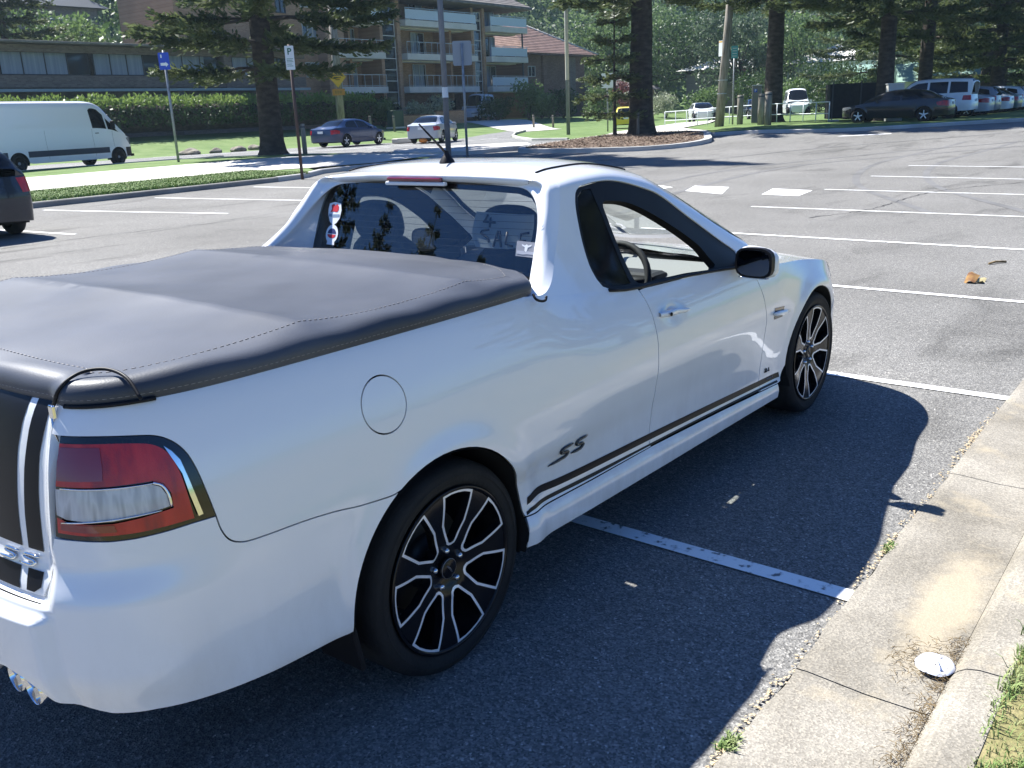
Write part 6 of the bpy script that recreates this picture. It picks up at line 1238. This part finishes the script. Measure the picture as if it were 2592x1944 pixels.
# ================================================================ background vehicles
M_hlamp=mat('headlamp_glass',(.16,.17,.18),.1,0,.6,1.0)
class Top:
    def __init__(S,low,zb,rz,ry,zc): S.low,S.zb,S.rz,S.ry,S.zc=low,zb,rz,ry,zc
    def __call__(S,x,t):
        x,t=np.broadcast_arrays(np.asarray(x,float),np.asarray(t,float)); zb=S.zb(x); s=S.low.sx(x); P=S.low(s,zb); y0=P[...,1]
        zr=np.maximum(S.rz(x),zb+.01); yr=-np.minimum(S.ry(x),np.abs(y0)-.002); u=np.clip(t,0,1); h=zr-zb
        ys=y0+(yr-y0)*(u**1.15); zs=zb+h*u; zc=np.maximum(S.zc(x),zr+.004); sl=(yr-y0)/np.maximum(h,.05)
        yT=yr+.10; d=zc-zr; zT=zr+d*.6; kz=zr+d*.42; ky=yr+np.clip(sl,0,.6)*(kz-zr); v=np.clip((t-1)/.3,0,1)
        yk=(1-v)**2*yr+2*v*(1-v)*ky+v*v*yT; zk=(1-v)**2*zr+2*v*(1-v)*kz+v*v*zT; w=np.clip(t-1.3,0,1); s2=(zT-kz)/np.maximum(yT-ky,1e-3)*(-yT)
        zw=zT*(2*w**3-3*w*w+1)+s2*(w**3-2*w*w+w)+zc*(3*w*w-2*w**3); yw=yT*(1-w)
        return np.stack([x+(P[...,0]-x)*(1-u),np.where(t<=1,ys,np.where(t<=1.3,yk,yw)),np.where(t<=1,zs,np.where(t<=1.3,zk,zw))],-1)
def carpaint(name,c,rough=.3): return mat(name,c,rough,.0,.4,.7)
def make_car(name,cat,label,paint,P,loc,rz,group=None,tail=M_red,low_trim=None):
    """P: dictionary of the outline; x runs from the tail (negative) to the nose"""
    root=empty(name,loc,rz,label,cat,group); W=P['w']/2; xr,xf=P['xr'],P['xf']; R=P.get('wr',.32); wbx=P['wb']; rc=P.get('rc',.22)
    plan=[(xr,0),(xr+.01,-W*.45),(xr+.05,-W+rc*1.05),(xr+rc*.45,-W+rc*.40),(xr+rc*1.5,-W*.985),(xr+.75,-W),(wbx[0],-W),((wbx[0]+wbx[1])/2,-W),(wbx[1],-W*.995),(xf-.65,-W*.95),(xf-.28,-W*.82),(xf-.08,-W*.55),(xf-.01,-W*.25),(xf,0)]
    zb=pch(*P['belt']); zt_=P['belt'][1][0]
    prof=pch([.1,.2,.27,.36,.5,.62,.72,.82,.95,1.1,1.4,1.9],np.array([-.10,-.05,-.02,-.012,0,.003,0,-.012,-.035,-.06,-.08,-.09])*P.get('tum',1)) if not P.get('van') else pch([.1,.25,.35,.5,.8,1.2,1.6,2.0],[-.06,-.02,0,0,0,-.01,-.03,-.05])
    def off(x,y,s,z):
        o=prof(z)
        for cx in wbx: r=np.hypot(x-cx,z-R); o=o+np.where(z>R*.5,.014*np.exp(-((r-R-.06)/.05)**2),0)*np.where(np.abs(y)>W*.7,1,0)
        return o
    low=Lower(plan,off); top=Top(low,zb,pch(*P['rail']),pch(*P['ry']),pch(*P['roof'])); sx=lambda x: float(low.sx(x)); L=low.L; zB=P.get('zb',.22)
    st=P.get('step',.09)
    def arch(cx): 
        c=sx(cx); r=R+.055; return [(c+r*math.cos(a),R+r*math.sin(a)) for a in np.linspace(math.pi+.25,-.25,18)]
    c0=float(low.xs(0)); ztop=[(s,float(zb(low.xs(s)))) for s in np.linspace(L,0,70)]
    bot=[(0,zB+.08),(sx(wbx[0]-R-.2),zB+.03)]+[(s,z) for s,z in arch(wbx[0]) if z>zB]+[(sx(wbx[0]+R+.3),zB-.02),(sx(wbx[1]-R-.3),zB-.02)]+[(s,z) for s,z in arch(wbx[1]) if z>zB]+[(sx(wbx[1]+R+.15),zB),(L,zB)]
    lights=[]
    TLp=P.get('tl'); HLp=P.get('hl')
    toS=lambda q:[(a,b) for a,b in q]
    if TLp: TLp=[((u*sx(xr+.5)),z) for u,z in TLp]; lights.append(TLp)
    if HLp: HLp=[(L-u*(L-sx(xf-.6)),z) for u,z in HLp]; lights.append(HLp)
    m=MB(); m.add(*region(low,bot+ztop,lights,st,st*.6,g=0,fl=.02))
    # bonnet and boot decks
    for side,(a,b) in (('f',P['hood']),('r',P['boot'])):
        if a is None: continue
        xsn=np.linspace(a,b,10) ; rows=[]
        S_=np.linspace(sx(a),L,16) if side=='f' else np.linspace(0,sx(b),16)
        for s in S_:
            x=float(low.xs(s)); E=low(s,float(zb(x))); f=(s-S_[0])/(S_[-1]-S_[0]); 
            xc=(a+.25+(xf-a-.25-.02)*f) if side=='f' else (xr+.02+(b-xr-.27)*f)
            zc=E[2]+P.get('crown',.05)*(1-(f if side=='f' else 1-f))
            rows.append([[E[0]+(xc-E[0])*w**1.3,E[1]*(1-w),E[2]+(zc-E[2])*(1-(1-w)**2)] for w in np.linspace(0,1,8)])
        m.grid(np.array(rows))
    # cabin
    g0,g1=P['gh']; hol=[]; wins=[sm(q,2,True) if P.get('smooth',0) else q for q in P['side']]
    WS=P['ws']; RS=P.get('rs'); outer=[(g0,0),(g0,1.0)]
    cab=[(g0,t) for t in (0,.5,1.0,1.12,1.6,2.3)]+(RS or [])+WS+[(g1,2.3),(g1,1.6),(g1,1.12),(g1,1.0),(g1,.5),(g1,0)]+[(x,0) for x in np.linspace(g1,g0,18)[1:-1]]
    m.add(*region(top,cab,wins,st,st,vm=.5,g=0,fl=.02)); 
    if P.get('blunt'):   # upright tail: close the rear above the belt
        rows=[]; ts=np.r_[np.linspace(0,1,7),np.linspace(1.05,1.3,4),np.linspace(1.5,2.3,6)]; O=top(np.full(len(ts),g0),ts); rows=[O]
        for k in (.04,.10): Q=O.copy(); Q[:,0]-=.05; Q[:,1]*=(1-k*.4); Q[:,2]-=k*.35*np.clip(ts,0,1); rows.append(Q)
        fin=O.copy(); fin[:,0]-=.06; fin[:,1]=0; rows.append(fin); m.grid(np.array(rows),flip=True)
    for cx in wbx:
        A=arch(cx); Pp=low(np.array([a for a,_ in A]),np.array([b for _,b in A])); Q=Pp.copy(); Q[:,1]+=.25; m.grid(np.array([Pp,Q]),mi=1); m.add(np.vstack([Q,Q.mean(0)]),[(i,i+1,len(Q)) for i in range(len(Q)-1)],mi=1)
    m.mir(); m.box(((xr+xf)/2,0,zB+.06),(xf-xr-.35,P['w']-.30,.10),mi=1); body=m.build('body',[paint,M_under],root)
    for wn in wins: 
        q=MB(); q.add(*region(top,wn,[],st,st,vm=.5,g=0,fl=0,lift=-.008)); q.pair('side_window',P.get('glass',M_privacy),root)
    for poly,nm in ((WS,'windscreen'),(RS,'rear_screen')):
        if not poly: continue
        q=MB(); q.add(*region(top,poly,[],st,st,vm=.6,g=0,fl=0)); q.mir(); q.build(nm,P.get('glass',M_privacy),root)
    if P.get('blunt'):
        q=MB(); y1=P['w']/2*P['blunt'][2]; q.box((g0-.075,0,(P['blunt'][0]+P['blunt'][1])/2),(.012,2*y1,P['blunt'][1]-P['blunt'][0]),bev=.003); q.build('rear_screen',M_privacy,root)
    for sgn in (1,-1):
        for poly,nm,mm in ((TLp,'tail_light',tail),(HLp,'headlight',M_hlamp)):
            if not poly: continue
            v,f,n=region(low,poly,[],st*.6,st*.5,g=0,fl=0,lift=.004); q=MB(); q.add(v*[1,sgn,1],f if sgn>0 else [t[::-1] for t in f],n*[1,sgn,1]); q.build(nm,mm,root)
    if P.get('plate'):
        q=MB(); q.box((xr-.012,0,P['plate']),(.015,.37,.12),bev=.004); q.build('number_plate',M_wstk,root)
    for z0_,z1_,mm,nm in P.get('bands',[]):
        q=MB(); q.add(*region(low,[(.02,z0_),(sx(wbx[0]-R-.06),z0_),(sx(wbx[0]-R-.06),z1_),(.02,z1_)],[],.12,.1,g=0,fl=0,lift=.004)); q.add(*region(low,[(sx(wbx[0]+R+.07),z0_),(sx(wbx[1]-R-.07),z0_),(sx(wbx[1]-R-.07),z1_),(sx(wbx[0]+R+.07),z1_)],[],.12,.1,g=0,fl=0,lift=.004)); q.mir(); q.build(nm,mm,root)
    if P.get('fb'):
        q=MB(); q.add(*region(low,[(sx(wbx[1]+R+.08),P['fb'][0]),(L,P['fb'][0]),(L,P['fb'][1]),(sx(wbx[1]+R+.08),P['fb'][1])],[],.12,.1,g=0,fl=0,lift=.006)); q.mir(); q.build('front_bumper',M_trim,root)
    for s in P.get('seams',[]):
        q=MB(); q.tube([low(sx(s)+.02*math.sin(z*4),z)+np.array([0,-.0,0]) for z in np.linspace(zB+.12,float(zb(s))-.01,8)],.004,4); q.mir(); q.build('door_seam',M_dark,root)
    for s,z in P.get('handles',[]):
        for sgn in (1,-1): q=MB(); q.box(low(sx(s),z)*[1,sgn,1]+np.array([0,-.012*sgn,0]),(.17,.03,.03),bev=.01); q.build('door_handle',P.get('hm',paint),root)
    mx,mz=P['mirror']
    for sgn in (1,-1): q=MB(); q.box((mx,sgn*(W+.06),mz),(.10,.20,P.get('mh',.14)),bev=.035); q.build('wing_mirror',P.get('mm',paint),root)
    k=P.get('spokes',5)
    for cx in wbx:
        for sgn in (1,-1):
            w=empty('wheel',(cx,sgn*(W-.115),R)); w.parent=root
            if sgn>0: w.rotation_euler=(0,0,math.pi)
            q=MB(); q.lathe([(R*.66,.09),(R*.72,.10),(R*.93,.095),(R,.06),(R,-.06),(R*.93,-.095),(R*.72,-.10),(R*.66,-.09)][::-1],(0,0,0),'y',32); q.build('tyre',M_tyre,w)
            q=MB(); q.lathe([(R*.66,-.09),(R*.68,-.097),(R*.62,-.092),(R*.60,-.02),(.01,-.01)],(0,0,0),'y',32,mi=1); 
            for j in range(k):
                a=2*math.pi*j/k+.3; c_,s_=math.cos(a),math.sin(a); q.add([(c_*R*.08-s_*R*.09*g_,-.085+h_,s_*R*.08+c_*R*.09*g_) for g_,h_ in ((-1,0),(1,0))]+[(c_*R*.63-s_*R*.07*g_,-.090,s_*R*.63+c_*R*.07*g_) for g_ in (1,-1)],[(0,1,2,3),(3,2,1,0)],smooth=False)
            q.lathe([(R*.17,-.080),(R*.15,-.092),(.001,-.094)],(0,0,0),'y',14); q.build('rim',[P.get('rimm',M_silver),M_rim],w)
    return root
def sedan(**k):
    P=dict(w=1.80,xr=-1.05,xf=3.65,wb=(0,2.75),wr=.32,belt=([-1.05,-.75,-.3,.2,1.0,1.9,2.4,2.9,3.3,3.65],[.93,.99,1.0,.97,.935,.925,.90,.83,.75,.62]),
      rail=([-.75,-.35,.1,.6,1.2,1.7,2.1,2.5,2.8],[.96,1.08,1.27,1.37,1.385,1.33,1.18,1.00,.90]),ry=([-.75,.1,.6,1.2,1.9,2.5],[.78,.62,.58,.59,.66,.80]),roof=([-.75,-.4,.1,.6,1.0,1.3,1.7,2.1,2.6,2.8],[1.0,1.15,1.37,1.44,1.455,1.445,1.385,1.24,.97,.90]),
      hood=(2.25,3.6),boot=(-1.0,-.35),gh=(-.72,2.62),side=[[(.05,.12),(.12,.55),(.32,.86),(.55,.90),(.98,.90),(.98,.08),(.3,.08)],[(1.06,.08),(1.06,.90),(1.35,.90),(1.72,.84),(2.12,.12),(2.1,.06)]],
      ws=[(1.42,2.3),(1.43,1.8),(1.50,1.3),(1.60,1.15),(1.9,1.12),(2.2,1.12),(2.40,1.3),(2.52,1.8),(2.56,2.3)],rs=[(-.60,2.3),(-.58,1.8),(-.50,1.3),(-.44,1.17),(-.2,1.12),(.05,1.12),(.24,1.16),(.34,1.3),(.41,1.8),(.42,2.3)],
      tl=[(.55,.66),(.52,.88),(.80,.90),(1.05,.84),(1.0,.70)],hl=[(.35,.60),(.35,.70),(.9,.76),(1.0,.70),(.75,.60)],plate=.78,seams=[1.02,2.08,.35],handles=[(.45,.80),(1.40,.78)],mirror=(2.02,.97))
    P.update(k); return P
def rsfix(P): return P
zq=lambda x,y:Z(x,y)
A=math.atan2
bm_blue=carpaint('dark_blue_paint',(.016,.038,.110)); silver=carpaint('silver_paint',(.42,.45,.50),.35); blk=carpaint('black_paint',(.008,.010,.014),.2); wht=carpaint('car_white_paint',(.78,.80,.82)); yel=carpaint('yellow_paint',(.80,.62,.03)); navy=carpaint('navy_paint',(.010,.016,.030),.22)

def wagon(**k):
    P=sedan(xr=-.88,xf=3.6,w=1.84,wr=.345,belt=([-.9,-.5,.5,1.5,2.1,2.6,3.1,3.6],[1.00,1.03,1.02,1.00,.98,.95,.86,.68]),rail=([-.88,-.6,-.2,.6,1.4,1.8,2.2,2.6,2.8],[1.06,1.30,1.42,1.48,1.47,1.40,1.22,1.03,.96]),ry=([-.8,0,1.6,2.6],[.66,.64,.63,.82]),roof=([-.88,-.62,-.2,.6,1.4,1.8,2.2,2.6,2.8],[1.10,1.42,1.50,1.54,1.535,1.47,1.30,1.03,.96]),
      hood=(2.3,3.55),boot=(None,None),gh=(-.84,2.64),side=[[(-.50,.10),(-.42,.80),(.12,.86),(.12,.10)],[(.20,.10),(.20,.87),(1.0,.88),(1.0,.08)],[(1.08,.08),(1.08,.88),(1.5,.88),(1.85,.80),(2.2,.12),(2.15,.06)]],
      ws=[(1.50,2.3),(1.51,1.8),(1.57,1.3),(1.68,1.15),(1.95,1.12),(2.25,1.12),(2.42,1.3),(2.54,1.8),(2.58,2.3)],rs=[(-.84,2.3),(-.84,1.8),(-.82,1.35),(-.76,1.16),(-.66,1.14),(-.58,1.3),(-.58,1.8),(-.58,2.3)],tl=[(.55,.74),(.50,.98),(.95,1.00),(1.02,.92),(.98,.76)],plate=.72,mirror=(2.1,1.02),seams=[.16,1.04,2.12])
    P.update(k); return P
def four_wd(**k):
    P=wagon(w=1.90,xr=-1.05,xf=3.6,wr=.38,zb=.34,belt=([-1.05,-.5,.5,1.5,2.2,2.6,3.1,3.6],[1.12,1.13,1.12,1.12,1.12,1.10,1.04,.86]),rail=([-1.05,-.98,-.85,.6,1.4,1.75,2.1,2.4,2.8],[1.20,1.62,1.76,1.80,1.78,1.70,1.42,1.18,1.11]),ry=([-1,0,1.6,2.4],[.72,.72,.72,.84]),roof=([-1.05,-.98,-.85,.6,1.4,1.8,2.1,2.45,2.8],[1.30,1.78,1.85,1.90,1.88,1.80,1.55,1.20,1.11]),
      gh=(-1.0,2.5),hood=(2.3,3.5),side=[[(-.80,.14),(-.74,.88),(.02,.90),(.02,.12)],[(.12,.12),(.12,.90),(.95,.90),(.95,.12)],[(1.05,.12),(1.05,.90),(1.5,.88),(1.85,.76),(2.12,.12)]],
      ws=[(1.55,2.3),(1.56,1.8),(1.62,1.3),(1.70,1.15),(1.95,1.12),(2.15,1.12),(2.30,1.3),(2.40,1.8),(2.43,2.3)],rs=[(-.995,2.3),(-.995,1.8),(-.99,1.3),(-.98,1.18),(-.93,1.18),(-.92,1.3),(-.92,1.8),(-.92,2.3)],plate=.85,mirror=(2.15,1.2),mh=.2,tl=[(.62,.85),(.60,1.08),(.95,1.08),(.98,.86)])
    P.update(k); return P
def van(**k):
    P=sedan(van=1,w=2.0,xr=-1.35,xf=5.15,wb=(0,4.1),wr=.345,rc=.12,zb=.33,step=.12,belt=([-1.4,0,3.0,3.9,4.3,4.7,5.0,5.15],[1.5,1.5,1.5,1.42,1.30,1.14,.98,.80]),rail=([-1.4,-1.25,0,3.2,3.6,4.0,4.35,4.7,5.1],[2.35,2.42,2.44,2.42,2.28,1.88,1.45,1.17,.98]),ry=([-1.4,0,3.2,3.8,4.4],[.86,.86,.85,.82,.93]),roof=([-1.4,-1.25,0,3.0,3.4,3.7,4.1,4.5,4.7,5.1],[2.45,2.55,2.58,2.57,2.52,2.38,1.95,1.42,1.16,.98]),
      hood=(4.25,5.1),boot=(None,None),gh=(-1.33,4.62),side=[[(3.02,-.28) if 0 else (3.04,.02),(3.00,.76),(3.10,.84),(3.42,.84),(3.66,.72),(3.70,.02)],[(3.76,.02),(3.74,.62),(3.98,.55),(4.22,.10),(4.26,.02)]],
      ws=[(3.48,2.3),(3.49,1.8),(3.56,1.3),(3.66,1.14),(3.95,1.10),(4.25,1.10),(4.40,1.3),(4.50,1.8),(4.54,2.3)],rs=None,blunt=(1.5,2.1,.7),tl=[(.80,.95),(.80,1.35),(1.0,1.35),(1.0,.95)],hl=[(.45,.80),(.45,1.0),(.8,1.12),(.95,1.08),(.80,.82)],plate=.65,seams=[.9,3.0,3.95],handles=[(3.2,1.32)],hm=M_trim,mirror=(3.95,1.62),mh=.32,mm=M_trim,bands=[(.54,.76,mat('side_rub_strip',(.035,.045,.07),.6),'rub_strip')],fb=(.36,.72),spokes=0,rimm=M_galv)
    sh=lambda x: x+.35 if x>1 else x
    for n_ in ('belt','rail','ry','roof'): P[n_]=([sh(a) for a in P[n_][0]],P[n_][1])
    P['belt'][0][0]=-2.15; P['rail'][0][0]=-2.15; P['roof'][0][0]=-2.15; P['rail'][0][1]=-2.0; P['roof'][0][1]=-2.0; P['ry'][0][0]=-2.15
    P['side']=[[(sh(a),b) for a,b in q] for q in P['side']]; P['ws']=[(sh(a),b) for a,b in P['ws']]; P['hood']=(4.6,5.45); P['gh']=(-2.08,4.97); P['wb']=(0,4.45); P['xf']=5.5; P['xr']=-2.1; P['seams']=[1.25,3.35,4.3]; P['handles']=[(3.55,1.32)]; P['mirror']=(4.3,1.62)
    P.update(k); return P
def car(name,cat,label,paint,P,x,y,hdg,group=None,dz=0,**k): return make_car(name,cat,label,paint,P,(x,y,Z(x,y)+dz),rad(hdg),group,**k)
car('cargo_van','van','long white cargo van with dark rub strip driving along the street at the left',wht,van(),14.15,34.1,10)
car('parked_wagon','car','dark navy wagon cut off by the left edge, nose to the verge kerb',navy,wagon(step=.06),4.62,14.1,90)
car('moving_sedan','car','dark blue sedan on the street under the apartment block',bm_blue,sedan(step=.07),32.4,36.2,7)
car('moving_sedan','car','silver sedan seen from behind, partly hidden by the tall grey pole',silver,sedan(step=.07,xf=3.5,wb=(0,2.6)),35.9,32.6,25)
car('parked_sedan','car','black sedan parked side-on right of the black enclosure',blk,sedan(step=.07,w=1.86,xf=3.75,wb=(0,2.85)),43.9,9.0,93,'cars in the far row')
car('parked_four_wheel_drive','car','white four-wheel drive standing behind the black sedan',wht,four_wd(step=.08),48.3,9.0,91,'cars in the far row')
row=[(51.6,sedan,silver,'silver sedan just right of the white four-wheel drive in the far row'),(54.6,wagon,carpaint('grey_paint',(.22,.24,.27)),'mid-grey wagon, third from the left in the far row'),(57.6,sedan,wht,'white sedan between the grey wagon and the dark green sedan'),(60.6,sedan,carpaint('teal_paint',(.05,.12,.13)),'dark green sedan in the middle of the far row'),(63.6,wagon,wht,'white wagon beyond the dark green sedan in the far row'),(67.0,sedan,silver,'small silver sedan deep in the far row'),(70.5,sedan,wht,'tiny white sedan near the end of the far row'),(74.5,wagon,silver,'tiny silver wagon, last car of the far row at the right edge')]
for x,f,pt,lb_ in row: car('parked_car','car',lb_,pt,f(step=.10),x,8.9+(x-51)*.03,91,'cars in the far row')
car('parked_hatchback','car','small white hatchback facing the camera left of the timber power pole',wht,wagon(step=.10,xf=3.2),70.5,33.8,214,dz=-.05)
car('parked_coupe','car','bright yellow car mostly hidden by the thick island pine',yel,wagon(step=.10,xf=3.2),59.0,34.0,31)
car('parked_van','van','white van facing the camera behind the handrail, right of the tall pine',wht,van(step=.14,wb=(0,3.2),xf=4.25,**{}) if 0 else four_wd(step=.10,w=1.95,xf=3.1,belt=([-1.05,-.5,1.5,2.2,2.6,3.1],[1.2,1.2,1.2,1.16,1.05,.92]),rail=([-1.05,-.9,1.2,1.6,2.0,2.4,2.7],[1.9,2.05,2.08,1.98,1.62,1.25,1.10]),roof=([-1.05,-.9,1.2,1.6,2.0,2.4,2.7],[2.0,2.22,2.25,2.12,1.75,1.32,1.12])),76.5,28.0,207,dz=-.1)
car('parked_hatchback','car','dark car glimpsed behind the parking meter',navy,sedan(step=.10),66.5,27.4,215)
car('campervan','van','pale grey campervan under the apartments behind the round bush',silver,four_wd(step=.10,w=1.95,rail=([-1.05,-.9,1.2,1.6,2.0,2.4,2.8],[1.9,2.2,2.25,2.1,1.62,1.25,1.12]),roof=([-1.05,-.9,1.2,1.6,2.0,2.4,2.8],[2.0,2.38,2.4,2.25,1.75,1.3,1.12])),67.8,55.0,195)
# ================================================================ air
hm=bpy.data.materials.new('haze'); hm.use_nodes=True; t=hm.node_tree; t.nodes.clear(); o_=t.nodes.new('ShaderNodeOutputMaterial'); pv=t.nodes.new('ShaderNodeVolumePrincipled'); pv.inputs['Color'].default_value=(.62,.84,1,1); pv.inputs['Density'].default_value=.00032; pv.inputs['Anisotropy'].default_value=.2; t.links.new(pv.outputs[0],o_.inputs['Volume'])
q=MB(); q.box((60,60,42.5),(940,940,93)); tag(q.build('haze',hm),'thin bluish sea haze over the whole car park','haze',kind='stuff')
scn.cycles.volume_bounces=0; scn.cycles.volume_max_steps=64; scn.cycles.volume_step_rate=4
